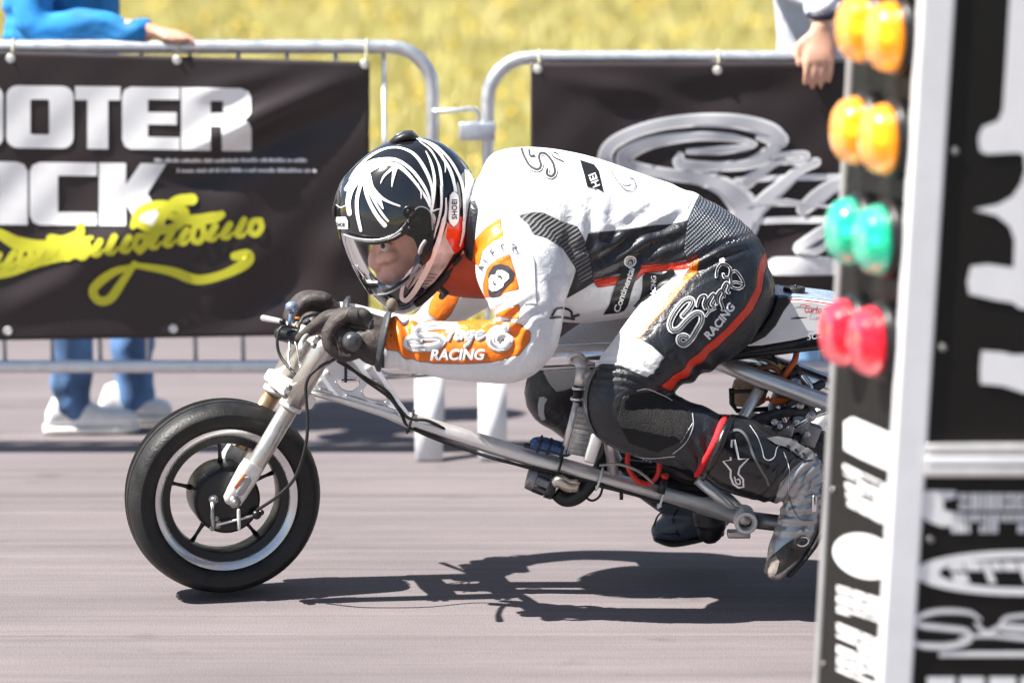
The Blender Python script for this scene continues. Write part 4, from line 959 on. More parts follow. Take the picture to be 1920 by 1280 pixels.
# radiator between the knees
def radiator():
    tl_, tr_, bl_, brt = P(1083, 757, -0.02), P(1140, 762, 0.05), P(1052, 858, -0.02), P(1112, 866, 0.05)
    tl_, bl_ = P(1080, 756, -0.06), P(1056, 850, -0.06); tr_, brt = P(1136, 768, -0.02), P(1112, 862, -0.02)
    dx, dz = tr_-tl_, bl_-tl_; n = dx.cross(dz).normalized()
    core = obj('radiator', join(*[sweep([(tl_+dz*v+dx*0.06, n*0.012, dz.normalized()*0.0014), (tl_+dz*v+dx*0.94, n*0.012, dz.normalized()*0.0014)], 4) for v in np.linspace(0.06, 0.95, 10)]), alu, bike, False)
    fin_m = mat('radiator fin', (0.50, 0.49, 0.48), 0.45, 0.6, 0.3, 90, 0.2, 300)
    obj('fin_core', sweep([(tl_+dz*0.05+dx*0.5, dx*0.44, n*0.009), (tl_+dz*0.96+dx*0.5, dx*0.44, n*0.009)], 4, power=1.0) if False else ([tl_+dx*u+dz*v+n*s for s in (-0.008, 0.008) for u, v in ((0.05, 0.04), (0.95, 0.04), (0.95, 0.97), (0.05, 0.97))], [(0, 1, 2, 3), (7, 6, 5, 4), (0, 4, 5, 1), (1, 5, 6, 2), (2, 6, 7, 3), (3, 7, 4, 0)]), fin_m, core, False)
    zz = []
    for k in range(24):                               # wavy fin edge along the left side
        v = 0.05+0.9*k/23; zz.append(tl_+dz*v+dx*(0.05+0.02*(k % 2)))
    obj('fin_edge', tube(zz, 0.002, 5), mat('dark gap', (0.03, 0.03, 0.03), 0.6), core)
    for u in (0.0, 1.0):
        obj('end_tank', tube([tl_+dx*u+dz*-0.02, tl_+dx*u+dz*1.0], 0.0065, 12), alu, core)
    return core
radiator()
obj('radiator_tank', box(P(1112, 838, -0.055), (0.026, 0.05, 0.065), 0.006, Matrix.Rotation(R(17), 3, 'Y')), alu, bike)
obj('radiator_neck', join(tube([P(1086, 722, -0.05), P(1082, 755, -0.05)], 0.011, 14)), hose, bike)
for py, px in ((727, 1086), (747, 1083)): obj('hose_clamp', tube([P(px, py, -0.05)+Vector((0.0135*math.cos(a), 0.0135*math.sin(a), 0)) for a in np.linspace(0, 6.283, 16, False)], 0.0036, 6, closed=True), alu_pol, bike)
obj('radiator_neck', tube([P(1092, 690, -0.05), P(1087, 722, -0.05)], 0.0125, 14), alu, bike)
# blue regulator strapped on the tube
bp_ = obj('regulator', tube([P(1006, 832, -0.05), P(1022, 833, -0.05), P(1060, 844, -0.05)], [0.016, 0.0165, 0.0155], 14, 3, round_end=True), blue_an, bike)
for px, py in ((1012, 832), (1030, 837), (1054, 843)): obj('strap', tube([P(px, py, -0.05)+Vector((0.005*math.sin(a), 0.0178*math.cos(a), 0.0178*math.sin(a))) for a in np.linspace(0, 6.283, 16, False)], 0.0026, 6, closed=True), blackp, bp_)
obj('connector', tube([P(986, 834, -0.045), P(1000, 838, -0.045)], 0.006, 8, round_end=True), blackp, bp_)
# water pump, bend and hose
pump_axis = [P(988, 893, -0.03), P(1000, 896, -0.03), P(1032, 908, -0.03), P(1046, 912, -0.03)]
pump = obj('water_pump', tube([P(988, 893, -0.03), P(990, 893.5, -0.03), P(1003, 898, -0.03), P(1004, 898, -0.03), P(1026, 906, -0.03), P(1027, 906, -0.03), P(1041, 911, -0.03)], [0.018, 0.026, 0.028, 0.0245, 0.0255, 0.031, 0.030], 20), mat('pump housing', (0.22, 0.22, 0.23), 0.35, 0.6, 0.3, 60, 0.15, 200), bike); sharp(pump)
for k in range(7):
    a = k*0.9; c0, c1 = P(1005, 898, -0.03), P(1026, 906, -0.03); d = (c1-c0).normalized(); u = d.orthogonal().normalized(); w_ = d.cross(u)
    r_ = u*0.0262*math.cos(a)+w_*0.0262*math.sin(a); obj('pump_rib', tube([c0+r_, c1+r_], 0.0032, 6), blackp, pump)
obj('pump_cover', tube([P(1028, 906, -0.03), P(1042, 911, -0.03)], [0.0325, 0.0315], 20), blackp, pump)
obj('bend_pipe', tube([P(1038, 905, -0.055), P(1050, 902, -0.06), P(1066, 910, -0.06), P(1082, 910, -0.055)], [0.012, 0.0145, 0.0145, 0.0145], 16, 4), mat('straw tinted alloy', (0.58, 0.52, 0.44), 0.3, 0.9, 0.15, 40), bike)
obj('coolant_hose', tube([P(1042, 922, -0.02), P(1060, 935, -0.02), P(1082, 930, -0.025), P(1104, 908, -0.03), P(1125, 880, -0.02), P(1140, 850, 0.0), P(1150, 800, 0.03)], [0.0165, 0.0175, 0.0175, 0.0175, 0.0175, 0.0165, 0.016], 16, 5), hose, bike)
obj('brass_fitting', join(ball(P(1046, 889, -0.045), 0.006, 1), ball(P(1053, 891, -0.045), 0.005, 1)), mat('brass', (0.6, 0.42, 0.15), 0.3, 0.9), bike)
# red hoses
obj('red_hose', tube([P(1178, 845, -0.05), P(1177, 872, -0.055), P(1192, 898, -0.055), P(1215, 906, -0.05), P(1233, 890, -0.05), P(1237, 858, -0.045)], 0.0058, 10, 6), red_h, bike)
obj('red_cap', join(tube([P(1246, 888, -0.05), P(1247, 897, -0.05)], [0.009, 0.0085], 14), tube([P(1245, 898, -0.05), P(1240, 916, -0.05)], 0.0075, 12)), red_h, bike)
obj('coil', tube([P(1246, 898, -0.052), P(1239, 924, -0.052)], 0.0088, 12), blackp, bike)
# underseat belly bits: black cases behind the lower leg
for a, b, r, m in (((1150, 870), (1240, 880), 0.02, blackm), ((1190, 900), (1330, 915), 0.022, blackm), ((1240, 870), (1330, 900), 0.025, blackm), ((1150, 845), (1180, 905), 0.012, steel), ((1210, 860), (1235, 885), 0.007, alu_pol), ((1255, 905), (1300, 925), 0.008, alu_pol), ((1130, 868), (1160, 888), 0.011, steel)):
    obj('drive_casing', tube([P(*a, 0.03), P((a[0]+b[0])/2, (a[1]+b[1])/2+4, 0.02), P(*b, 0.03)], [r*0.9, r, r*0.85], 14, 4, round_end=True), m, bike)
obj('silencer', tube([P(1326, 960, 0.07), P(1332, 980, 0.07), P(1331, 994, 0.07)], [0.034, 0.038, 0.030], 20, 4, round_end=True), mat('sooty silencer', (0.02, 0.02, 0.024), 0.4, 0.4, 0.2), bike)
# engine
eng_m = mat('engine casting', (0.34, 0.34, 0.35), 0.42, 0.85, 0.25, 50, 0.25, 160); dark_e = mat('dark engine casting', (0.06, 0.06, 0.065), 0.45, 0.6, 0.3, 50, 0.2, 160)
eng = obj('engine', join(box(P(1480, 850, 0.03), (0.24, 0.15, 0.12), 0.02, Matrix.Rotation(R(15), 3, 'Y')), tube([P(1560, 870, -0.05), P(1560, 870, 0.10)], 0.07, 28)), dark_e, bike); sharp(eng, 40)
obj('cylinder', join(*[box(P(1462+3*k, 812-8*k, 0.03), (0.115, 0.13, 0.0045), 0.001, Matrix.Rotation(R(-14), 3, 'Y')) for k in range(7)]+[tube([P(1458, 822, 0.03), P(1486, 745, 0.03)], 0.045, 20)]), eng_m, eng)
for px, py, w, h in ((1438, 806, 0.05, 0.028), (1428, 812, 0.03, 0.035), (1468, 800, 0.05, 0.03), (1500, 792, 0.04, 0.04), (1520, 815, 0.035, 0.05)):
    b_ = obj('engine_block', box(P(px, py, -0.04), (w, 0.03, h), 0.005, Matrix.Rotation(R(20), 3, 'Y')), eng_m, eng)
    obj('bolt', disc_y(px-6, py-2, -0.058, 0.0065, 0.01, 8, 0.001), alu, b_)
for px, py, r in ((1430, 805, 0.0125), (1452, 790, 0.008), (1490, 720, 0.016), (1518, 742, 0.022), (1488, 832, 0.011), (1520, 780, 0.012), (1500, 760, 0.009)):
    obj('cover', xf(lathe([(0.0001, -0.012), (r*0.5, -0.012), (r*0.6, -0.007), (r*0.85, -0.007), (r, -0.002), (r, 0.01), (0.0001, 0.01)], 18), Matrix.Translation(P(px, py, -0.055))), alu if r < 0.015 else eng_m, eng)
for a, b, r, m in (((1505, 705), (1540, 760), 0.0085, alu_pol), ((1470, 795), (1500, 740), 0.006, steel), ((1425, 830), (1480, 790), 0.008, dark_e), ((1480, 760), (1540, 720), 0.010, dark_e), ((1490, 800), (1550, 770), 0.007, alu_pol), ((1400, 800), (1440, 780), 0.012, dark_e), ((1440, 780), (1510, 770), 0.012, dark_e), ((1460, 762), (1476, 800), 0.006, alu_pol)):
    obj('engine_pipe', tube([P(*a, -0.05), P((a[0]+b[0])/2, (a[1]+b[1])/2-3, -0.055), P(*b, -0.05)], r, 10, 4, round_end=True), m, eng)
carb = obj('carburettor', join(tube([P(1472, 716, -0.02), P(1505, 700, -0.02)], 0.024, 20), box(P(1496, 728, -0.02), (0.04, 0.05, 0.04), 0.008, Matrix.Rotation(R(-25), 3, 'Y'))), eng_m, eng)
obj('carburettor_top', tube([P(1474, 706, -0.025), P(1494, 694, -0.025)], [0.020, 0.021], 16), blackp, carb)
bt = obj('overflow_bottle', sweep([(P(x, y, 0.0), Vector((a*M(x, y), 0, 0)), Vector((0, 0.03, 0))) for x, y, a in ((1400, 758, 24), (1402, 752, 32), (1404, 735, 34), (1410, 715, 34), (1418, 704, 30), (1424, 698, 22))], 20, power=0.6), tan, bike)
obj('bottle_cap', tube([P(1416, 698, 0), P(1412, 686, 0)], [0.0105, 0.0095], 14), mat('brown cap', (0.28, 0.16, 0.10), 0.5), bt)
obj('bottle_bracket', join(tube([P(1371, 728, -0.02), P(1372, 756, -0.02), P(1382, 770, -0.02), P(1440, 766, -0.02)], 0.0055, 8), tube([P(1372, 734, -0.032), P(1440, 732, -0.034)], 0.004, 8)), blackp, bt)
cable('ignition_lead', [(1494, 655, -0.03), (1490, 675, -0.04), (1474, 700, -0.045), (1466, 715, -0.045)], 0.0068, orange_h)
cable('ignition_lead', [(1425, 690, -0.03), (1450, 688, -0.035), (1460, 698, -0.035), (1464, 712, -0.04)], 0.005, mat('brown lead', (0.30, 0.12, 0.06), 0.5))
for k in range(5): cable('ignition_lead', [(1428+3*k, 752-2*k, -0.035-0.004*k), (1450, 747+2*k, -0.045), (1480, 748+1.5*k, -0.04), (1510, 752+k*3, -0.03)], 0.0022, orange_h)
cable('fuel_line', [(1446, 664, -0.02), (1455, 676, -0.03), (1464, 690, -0.03)], 0.0038)
obj('fuel_joint', tube([P(1459, 681, -0.031), P(1465, 693, -0.031)], 0.0048, 8), mat('amber joint', (0.7, 0.35, 0.05), 0.4), bike)
# tail unit
def prism(name, loop, y0, y1, m, par, bev=0.006):
    v2, f2 = fill2d([loop]); n = len(loop)
    V = [P(a, b, y0) for a, b in loop]+[P(a, b, y0)+Vector((0, y1-y0, 0)) for a, b in loop]
    Fc = [tuple(range(n)), tuple(range(2*n-1, n-1, -1))]+[(i, i+n, (i+1) % n+n, (i+1) % n) for i in range(n)]
    o = obj(name, (V, Fc), m, par); sharp(o, 60)
    bm = bmesh.new(); bm.from_mesh(o.data); bmesh.ops.recalc_face_normals(bm, faces=bm.faces); bm.to_mesh(o.data); bm.free()
    bvm = o.modifiers.new('bev', 'BEVEL'); bvm.width = bev; bvm.segments = 3; bvm.limit_method = 'ANGLE'; bvm.angle_limit = R(50)
    return o
tail_loop = [(1378, 651), (1412, 640), (1440, 622), (1458, 596), (1472, 572), (1484, 562), (1520, 562), (1570, 570), (1640, 588), (1720, 612), (1720, 632), (1640, 622), (1590, 616), (1540, 626), (1490, 638), (1430, 648)]
tail = prism('tail_unit', tail_loop, -0.095, 0.095, white_fg, bike, 0.010)
prism('tail_underside', [(1330, 672), (1385, 653), (1430, 649), (1490, 639), (1540, 627), (1590, 617), (1640, 623), (1720, 633), (1720, 652), (1600, 650), (1500, 662), (1420, 672), (1360, 680)], -0.088, 0.088, mat('black carbon pan', (0.012, 0.012, 0.013), 0.28, 0, 0.2, 40, coat=0.4), tail, 0.012)
prism('seat_hump', [(1392, 640), (1425, 618), (1446, 588), (1456, 560), (1478, 556), (1484, 566), (1470, 584), (1455, 612), (1436, 632), (1405, 648)], -0.10, 0.10, mat('seat foam black', (0.012, 0.012, 0.013), 0.5, 0, 0.2), tail, 0.012)
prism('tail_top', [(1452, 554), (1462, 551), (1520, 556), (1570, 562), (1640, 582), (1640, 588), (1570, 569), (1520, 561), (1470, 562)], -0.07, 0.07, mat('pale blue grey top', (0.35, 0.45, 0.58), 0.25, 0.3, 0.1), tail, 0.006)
cap_ = obj('filler_cap', xf(lathe([(0.0001, -0.012), (0.022, -0.012), (0.024, -0.009), (0.024, 0.010), (0.026, 0.012), (0.0001, 0.012)], 24), Matrix.Translation(P(1489, 548, -0.02)) @ Matrix.Rotation(-math.pi/2, 4, 'X')), blackp, tail); sharp(cap_)
obj('cap_stud', tube([P(1492, 540, -0.02), P(1492, 534, -0.02)], 0.003, 8), blackp, cap_)
bvt = BVHTree.FromPolygons(*[(lambda v, f: (v, f))([P(0, 200, -0.096), P(1920, 200, -0.096), P(1920, 1100, -0.096), P(0, 1100, -0.096)], [(0, 1, 2, 3)])][0])
def tdec(name, vf, m, h=0.0012, fn=None): return decal(name, vf, bvt, h, m, tail, fn)
tdec('red_pinstripe', ribbon2d([(1382, 648), (1412, 637), (1436, 624), (1448, 612), (1462, 588), (1474, 569), (1482, 563), (1494, 562), (1540, 567), (1600, 578), (1700, 604)], 2.6), red_v)
tdec('pin', ribbon2d([(1483, 597), (1495, 596), (1513, 595)], [1.5, 3.5, 1]), blackp, 0.003)
v, f = text2d('SCTR ATTACK', 17, 0.18, 0.012*17*0.6)
tdec('tail_lettering', (v, f), white_v, 0.010, lambda x, y: (1512+x*1.0, 637-y*1.0-x*0.17))
def scr(strokes, org, sc, rot, w, m, h): 
    c, s = math.cos(rot), math.sin(rot)
    for pts in strokes: tdec('script', ribbon2d([(org[0]+sc*(x*c-y*s), org[1]+sc*(-x*s-y*c)) for x, y in pts], w, 4), m, h)
scr([[(0, 0.55), (0.1, 0.7), (0.5, 0.75), (1.1, 0.7)], [(0.75, 0.72), (0.6, 0.2), (0.75, 0.0), (0.95, 0.1)], [(1.05, 0.4), (1.05, 0.1), (1.25, 0.05), (1.35, 0.4), (1.38, 0.05)], [(1.5, 0.4), (1.52, 0.05), (1.55, 0.3), (1.75, 0.4)], [(1.95, 0.8), (1.88, 0.05), (2.1, 0.05), (2.15, 0.3), (1.95, 0.35)], [(2.4, 0.35), (2.25, 0.2), (2.4, 0.02), (2.55, 0.2), (2.4, 0.35)],
     [(2.75, 0.6), (3.1, 0.75), (3.5, 0.72)], [(3.1, 0.72), (2.9, 0.2), (3.05, 0.0), (3.25, 0.15)], [(3.35, 0.4), (3.35, 0.08), (3.55, 0.08), (3.62, 0.4)], [(3.8, 0.4), (3.8, 0.05), (3.85, 0.3), (4.05, 0.38), (4.1, 0.05)], [(4.3, 0.4), (4.3, 0.05), (4.35, 0.3), (4.55, 0.38), (4.6, 0.05)]], (1499, 583), 16.5, -0.14, 1.5, red_v, 0.0012)

# ================================================================== RIDER
rider = thing('person', 'rider in white, black and orange leathers and a black helmet crouched over the motorcycle', 'person', (P(1250, 700, 0).x, 0, 0))
# torso sections: upper picture point, lower picture point, half width in metres
TOR = [((896, 335), (900, 520), 0.110), ((925, 288), (925, 565), 0.165), ((1000, 277), (1000, 592), 0.195), ((1100, 292), (1092, 603), 0.180), ((1205, 327), (1185, 592), 0.162), ((1305, 364), (1262, 592), 0.165), ((1382, 408), (1318, 630), 0.175), ((1428, 456), (1362, 650), 0.160), ((1442, 515), (1388, 650), 0.115)]
def torso(scale=1.0):
    D = []
    for a, b, w in TOR:
        A, B = P(*a, 0), P(*b, 0); c = (A+B)/2; h = (A-B)/2*scale; D.append((*c, *h, w*scale))
    D = catmull(D, 6); secs = [(Vector(d[:3]), Vector(d[3:6]), Vector((0, d[6], 0))) for d in D]
    t0 = (secs[0][0]-secs[1][0]).normalized(); t1 = (secs[-1][0]-secs[-2][0]).normalized()
    pre = [(secs[0][0]+t0*0.05*math.sin(w), secs[0][1]*math.cos(w), secs[0][2]*math.cos(w)) for w in (1.45, 1.0, 0.5)]
    post_ = [(secs[-1][0]+t1*0.018*math.sin(w), secs[-1][1]*math.cos(w), secs[-1][2]*math.cos(w)) for w in (0.5, 1.0, 1.45)]
    return sweep(pre+secs+post_, 40, power=0.88)
NA = [(958, 452, -0.150, 62, 0.075), (972, 490, -0.205, 84, 0.085), (986, 540, -0.235, 80, 0.078), (992, 590, -0.255, 66, 0.070), (990, 636, -0.265, 56, 0.064), (958, 662, -0.265, 56, 0.060), (905, 660, -0.262, 58, 0.060), (845, 658, -0.255, 54, 0.055), (790, 650, -0.25, 50, 0.050), (745, 644, -0.245, 48, 0.047), (714, 641, -0.242, 47, 0.045)]
FA = [(935, 455, 0.150, 62, 0.075), (920, 500, 0.205, 70, 0.08), (880, 540, 0.24, 50, 0.06), (835, 580, 0.27, 38, 0.050), (790, 622, 0.28, 34, 0.046), (730, 622, 0.26, 36, 0.044), (660, 605, 0.225, 36, 0.042), (628, 600, 0.212, 36, 0.040)]
NL = [(1372, 542, -0.075, 90, 0.092), (1330, 575, -0.11, 104, 0.098), (1265, 630, -0.155, 92, 0.090), (1205, 685, -0.190, 74, 0.080), (1160, 735, -0.215, 64, 0.070), (1158, 775, -0.222, 60, 0.066), (1215, 795, -0.218, 66, 0.066), (1285, 815, -0.210, 64, 0.064), (1350, 838, -0.205, 56, 0.056)]
FL = [(1345, 555, 0.085, 84, 0.095), (1250, 600, 0.125, 72, 0.088), (1150, 640, 0.18, 62, 0.078), (1075, 690, 0.215, 60, 0.070), (1042, 738, 0.228, 60, 0.068), (1070, 768, 0.228, 52, 0.062), (1130, 820, 0.215, 48, 0.058), (1200, 880, 0.205, 44, 0.052), (1255, 925, 0.20, 40, 0.048)]
CH = {'near_arm': NA, 'far_arm': FA, 'near_leg': NL, 'far_leg': FL}
suit = voxel('race_suit', [torso()]+[limb(r, 6, 24, cap1='arm' not in k) for k, r in CH.items()], 0.0055, [], rider, 7, 0.5)
me = suit.data; nv = len(me.vertices); co = np.empty(nv*3); me.vertices.foreach_get('co', co); co = co.reshape(-1, 3)
# which limb does each point belong to
def seg_dist(p, A, B, ra, rb):
    e = B-A; t = np.clip(((p-A)@e)/(e@e), 0, 1); d = np.linalg.norm(p-(A+t[:, None]*e), axis=1); return d/(ra+(rb-ra)*t)
best = {}
for k, rows in CH.items():
    pts = [np.array(P(*r[:3])) for r in rows]; rr = [0.5*(r[3]*M(*r[:3])+r[4]) for r in rows]
    best[k] = np.min([seg_dist(co, pts[i], pts[i+1], rr[i], rr[i+1]) for i in range(len(pts)-1)], axis=0)
dt = []
for i in range(len(TOR)-1):
    A = np.array((P(*TOR[i][0], 0)+P(*TOR[i][1], 0))/2); B = np.array((P(*TOR[i+1][0], 0)+P(*TOR[i+1][1], 0))/2)
    e = B-A; t = np.clip(((co-A)@e)/(e@e), 0, 1); q = co-(A+t[:, None]*e)
    h = np.linalg.norm(np.array(P(*TOR[i][0], 0)-P(*TOR[i][1], 0)))/2; w = TOR[i][2]
    dt.append(np.sqrt((q[:, 1]/w)**2+((q[:, 0]**2+q[:, 2]**2)/h**2)))
best['torso'] = np.min(dt, axis=0)*1.0
names = list(best); lab = np.argmin(np.stack([best[k] for k in names]), axis=0); LAB = {k: lab == i for i, k in enumerate(names)}
ppx = to_px(co)
Z = {}
def zone(attr, chains, poly, add=True):
    s = sdf_poly(ppx, poly)*0.00117
    m = np.zeros(nv, bool)
    for c in chains: m |= LAB[c]
    s = np.where(m, s, -0.05); Z[attr] = np.maximum(Z.get(attr, np.full(nv, -0.05)), s)
T_, A_, L_ = ['torso'], ['near_arm'], ['near_leg']
zone('black', ['torso', 'far_leg'], [(1104, 437), (1150, 433), (1200, 427), (1288, 414), (1302, 386), (1318, 355), (1340, 320), (1540, 320), (1540, 760), (1290, 720), (1300, 484), (1250, 496), (1190, 504), (1112, 530), (1085, 546), (1062, 560), (1076, 520)])
zone('black', L_, [(1000, 400), (1600, 400), (1600, 1000), (1000, 1000)]); zone('black', ['far_leg'], [(900, 400), (1600, 400), (1600, 1100), (900, 1100)])
zone('black', T_, [(880, 380), (890, 376), (897, 392), (892, 430), (888, 480), (899, 540), (922, 604), (890, 640), (840, 560), (870, 440)])
zone('white', L_, [(1300, 484), (1292, 507), (1278, 524), (1242, 569), (1200, 620), (1187, 632), (1201, 636), (1222, 648), (1245, 668), (1232, 690), (1214, 708), (1195, 700), (1160, 684), (1130, 683), (1100, 692), (1090, 650), (1150, 590), (1200, 545), (1263, 480), (1300, 470)])
zone('grey', ['far_leg'], [(1018, 697), (1040, 610), (1090, 560), (1260, 540), (1260, 660), (1092, 690), (1084, 722), (1060, 732), (1043, 735), (1030, 720)])
zone('rib', ['torso', 'near_arm', 'near_leg'], [(972, 404), (1000, 398), (1020, 400), (1050, 415), (1082, 425), (1096, 450), (1108, 490), (1111, 522), (1087, 531), (1078, 500), (1056, 466), (1026, 447), (1001, 440), (991, 422)])
zone('perf', ['torso', 'near_leg'], [(1290, 415), (1304, 386), (1318, 356), (1345, 366), (1395, 398), (1432, 432), (1400, 448), (1345, 462), (1312, 484), (1288, 490), (1283, 470)])
zone('red', ['torso', 'near_leg', 'far_leg'], [(1110, 525), (1160, 517), (1188, 500), (1205, 496), (1245, 494), (1285, 490), (1308, 474), (1310, 486), (1288, 505), (1240, 509), (1205, 514), (1188, 530), (1120, 538)])
zone('red', ['near_leg', 'torso'], [(1464, 464), (1438, 469), (1425, 487), (1420, 510), (1418, 538), (1396, 577), (1360, 617), (1310, 660), (1270, 700), (1236, 724), (1256, 732), (1290, 702), (1330, 664), (1378, 620), (1412, 582), (1428, 547), (1433, 512), (1441, 490), (1464, 482)])
zone('orange', ['near_leg', 'torso'], [(1297, 487), (1311, 483), (1308, 510), (1291, 527), (1256, 571), (1221, 609), (1199, 637), (1186, 632), (1200, 619), (1242, 569), (1278, 524), (1292, 507)])
zone('orange', ['near_arm', 'torso'], [(885, 491), (890, 452), (913, 426), (939, 408), (941, 427), (947, 449), (927, 453), (908, 470), (897, 499)])
zone('orange', A_, [(906, 533), (914, 503), (930, 487), (956, 477), (966, 510), (974, 543), (946, 549), (939, 556), (908, 558)])
zone('orange', A_, [(918, 598), (938, 584), (973, 570), (975, 598), (956, 598), (940, 593)])
zone('orange', A_, [(690, 596), (717, 596), (747, 597), (752, 604), (780, 604), (830, 600), (880, 598), (906, 596), (930, 603), (955, 603), (972, 607), (995, 622), (994, 639), (974, 665), (927, 679), (869, 682), (812, 681), (764, 673), (748, 661), (706, 648), (690, 640)])
zone('orange', ['far_arm'], [(806, 566), (822, 540), (850, 540), (868, 546), (845, 590), (828, 606), (802, 588)])
zone('grey', ['far_arm'], [(802, 590), (828, 606), (810, 640), (780, 640), (785, 612)])
zone('velcro', L_, [(1168, 744), (1200, 738), (1238, 734), (1288, 768), (1300, 788), (1278, 826), (1232, 848), (1180, 830), (1158, 790)])
# sculpted folds
def folds(chains, c, rad, ang, lam, amp, ph=0):
    global co
    d = np.array([math.cos(R(ang)), math.sin(R(ang))]); n = np.array([-d[1], d[0]]); q = ppx-np.array(c)
    env = np.exp(-((q@d)/rad[0])**2-((q@n)/rad[1])**2)
    m = np.zeros(nv, bool)
    for k in chains: m |= LAB[k]
    ar = q@n+3.5*np.sin(q@d*0.045+ph)
    s = np.sin(2*math.pi*ar/lam+ph); s = np.sign(s)*np.abs(s)**0.8
    return np.where(m, env*amp*s, 0)
disp = np.zeros(nv)
for a in ((['torso'], (1190, 462), (95, 46), -28, 34, 0.0065, 0.5), (['torso'], (1240, 405), (80, 40), -38, 46, 0.004, 1.2), (['torso'], (1120, 420), (50, 60), -80, 40, 0.003, 0.2), (['near_arm'], (905, 606), (90, 14), 4, 22, 0.0045, 1), (['near_arm'], (755, 630), (60, 34), 82, 30, 0.0085, 0.3), (['near_arm'], (975, 635), (40, 26), -60, 24, 0.004, 0.2), (['near_arm'], (930, 450), (50, 34), -30, 30, 0.004, 0.2), (['near_arm'], (960, 600), (45, 40), -35, 26, 0.005, 0), (['near_leg'], (1160, 700), (70, 26), 12, 15, 0.0038, 0.8), (['near_leg', 'torso'], (1330, 478), (70, 26), -22, 24, 0.0055, 0.4), (['near_leg'], (1300, 700), (60, 60), 60, 42, 0.004, 0), (['near_leg'], (1325, 845), (34, 50), 75, 26, 0.005, 0), (['torso'], (1140, 560), (70, 30), -12, 40, 0.003, 0.3), (['near_arm'], (1040, 560), (40, 70), 70, 44, 0.003, 0)):
    disp += folds(*a)
nrm = np.empty(nv*3); me.vertices.foreach_get('normal', nrm); nrm = nrm.reshape(-1, 3)
co2 = co+nrm*disp[:, None]
me.vertices.foreach_set('co', co2.reshape(-1)); me.update()
for k, s in Z.items():
    at = me.attributes.new(k, 'FLOAT', 'POINT'); at.data.foreach_set('value', s.astype(np.float32))
def suit_mat():
    m = bpy.data.materials.new('race leather'); m.use_nodes = True; N, L = m.node_tree.nodes, m.node_tree.links; b = N['Principled BSDF']
    tx = N.new('ShaderNodeTexCoord')
    def attr(n):
        a = N.new('ShaderNodeAttribute'); a.attribute_name = n
        r = N.new('ShaderNodeMapRange'); r.inputs[1].default_value = -0.0004; r.inputs[2].default_value = 0.0004; L.new(a.outputs['Fac'], r.inputs[0]); return a, r
    def math_(op, a, c=None, v=None):
        q = N.new('ShaderNodeMath'); q.operation = op; L.new(a, q.inputs[0])
        if c is not None: L.new(c, q.inputs[1])
        if v is not None: q.inputs[1].default_value = v
        return q.outputs[0]
    col = None; seam = None; rough = None
    def mixc(f, A, B):
        q = N.new('ShaderNodeMix'); q.data_type = 'RGBA'; L.new(f, q.inputs['Factor'])
        (L.new(A, q.inputs['A']) if not isinstance(A, tuple) else setattr(q.inputs['A'], 'default_value', A))
        (L.new(B, q.inputs['B']) if not isinstance(B, tuple) else setattr(q.inputs['B'], 'default_value', B)); return q.outputs['Result']
    layers = [('black', (0.014, 0.016, 0.021, 1)), ('white', (0.80, 0.80, 0.80, 1)), ('grey', (0.46, 0.48, 0.50, 1)), ('rib', (0.030, 0.030, 0.032, 1)), ('perf', (0.045, 0.052, 0.066, 1)), ('red', (0.72, 0.035, 0.008, 1)), ('orange', (0.82, 0.175, 0.005, 1)), ('velcro', (0.006, 0.006, 0.006, 1))]
    col = (0.79, 0.80, 0.82, 1); fac = {}
    for n, c in layers:
        a, r = attr(n); fac[n] = r.outputs[0]; col = mixc(r.outputs[0], col, c)
        ab = math_('ABSOLUTE', a.outputs['Fac']); e = N.new('ShaderNodeMapRange'); e.inputs[1].default_value = 0.0004; e.inputs[2].default_value = 0.0016; L.new(ab, e.inputs[0])
        seam = e.outputs[0] if seam is None else math_('MINIMUM', seam, e.outputs[0])
    nz = N.new('ShaderNodeTexNoise'); nz.inputs['Scale'].default_value = 9; nz.inputs['Detail'].default_value = 8; L.new(tx.outputs['Object'], nz.inputs['Vector'])
    gr = N.new('ShaderNodeMapRange'); gr.inputs[1].default_value = 0.35; gr.inputs[2].default_value = 0.7; gr.inputs[3].default_value = 1.0; gr.inputs[4].default_value = 0.86; L.new(nz.outputs['Fac'], gr.inputs[0])
    d1 = N.new('ShaderNodeMix'); d1.data_type = 'RGBA'; d1.blend_type = 'MULTIPLY'; d1.inputs['Factor'].default_value = 1; L.new(col, d1.inputs['A']); L.new(gr.outputs[0], d1.inputs['B'])
    sm = N.new('ShaderNodeMapRange'); sm.inputs[3].default_value = 0.45; sm.inputs[4].default_value = 1; L.new(seam, sm.inputs[0])
    d2 = N.new('ShaderNodeMix'); d2.data_type = 'RGBA'; d2.blend_type = 'MULTIPLY'; d2.inputs['Factor'].default_value = 1; L.new(d1.outputs['Result'], d2.inputs['A']); L.new(sm.outputs[0], d2.inputs['B'])
    # stretch panels: ribs and knit as relief
    def wave(rot, sc, dist=0.0):
        mp = N.new('ShaderNodeMapping'); mp.inputs['Rotation'].default_value = (0, R(rot), 0); L.new(tx.outputs['Object'], mp.inputs['Vector'])
        w = N.new('ShaderNodeTexWave'); w.bands_direction = 'X'; w.inputs['Scale'].default_value = sc; w.inputs['Distortion'].default_value = dist; w.inputs['Detail'].default_value = 1; L.new(mp.outputs['Vector'], w.inputs['Vector']); return w.outputs['Fac']
    wr_ = math_('MULTIPLY', wave(-58, 38, 0.6), fac['rib'])
    ck = N.new('ShaderNodeTexVoronoi'); ck.inputs['Scale'].default_value = 125; L.new(tx.outputs['Object'], ck.inputs['Vector'])
    wp = math_('MULTIPLY', math_('ADD', wave(35, 60, 1.0), wave(-50, 48, 1.0)), fac['perf'])
    wg = math_('MULTIPLY', wave(60, 70), fac['grey'])
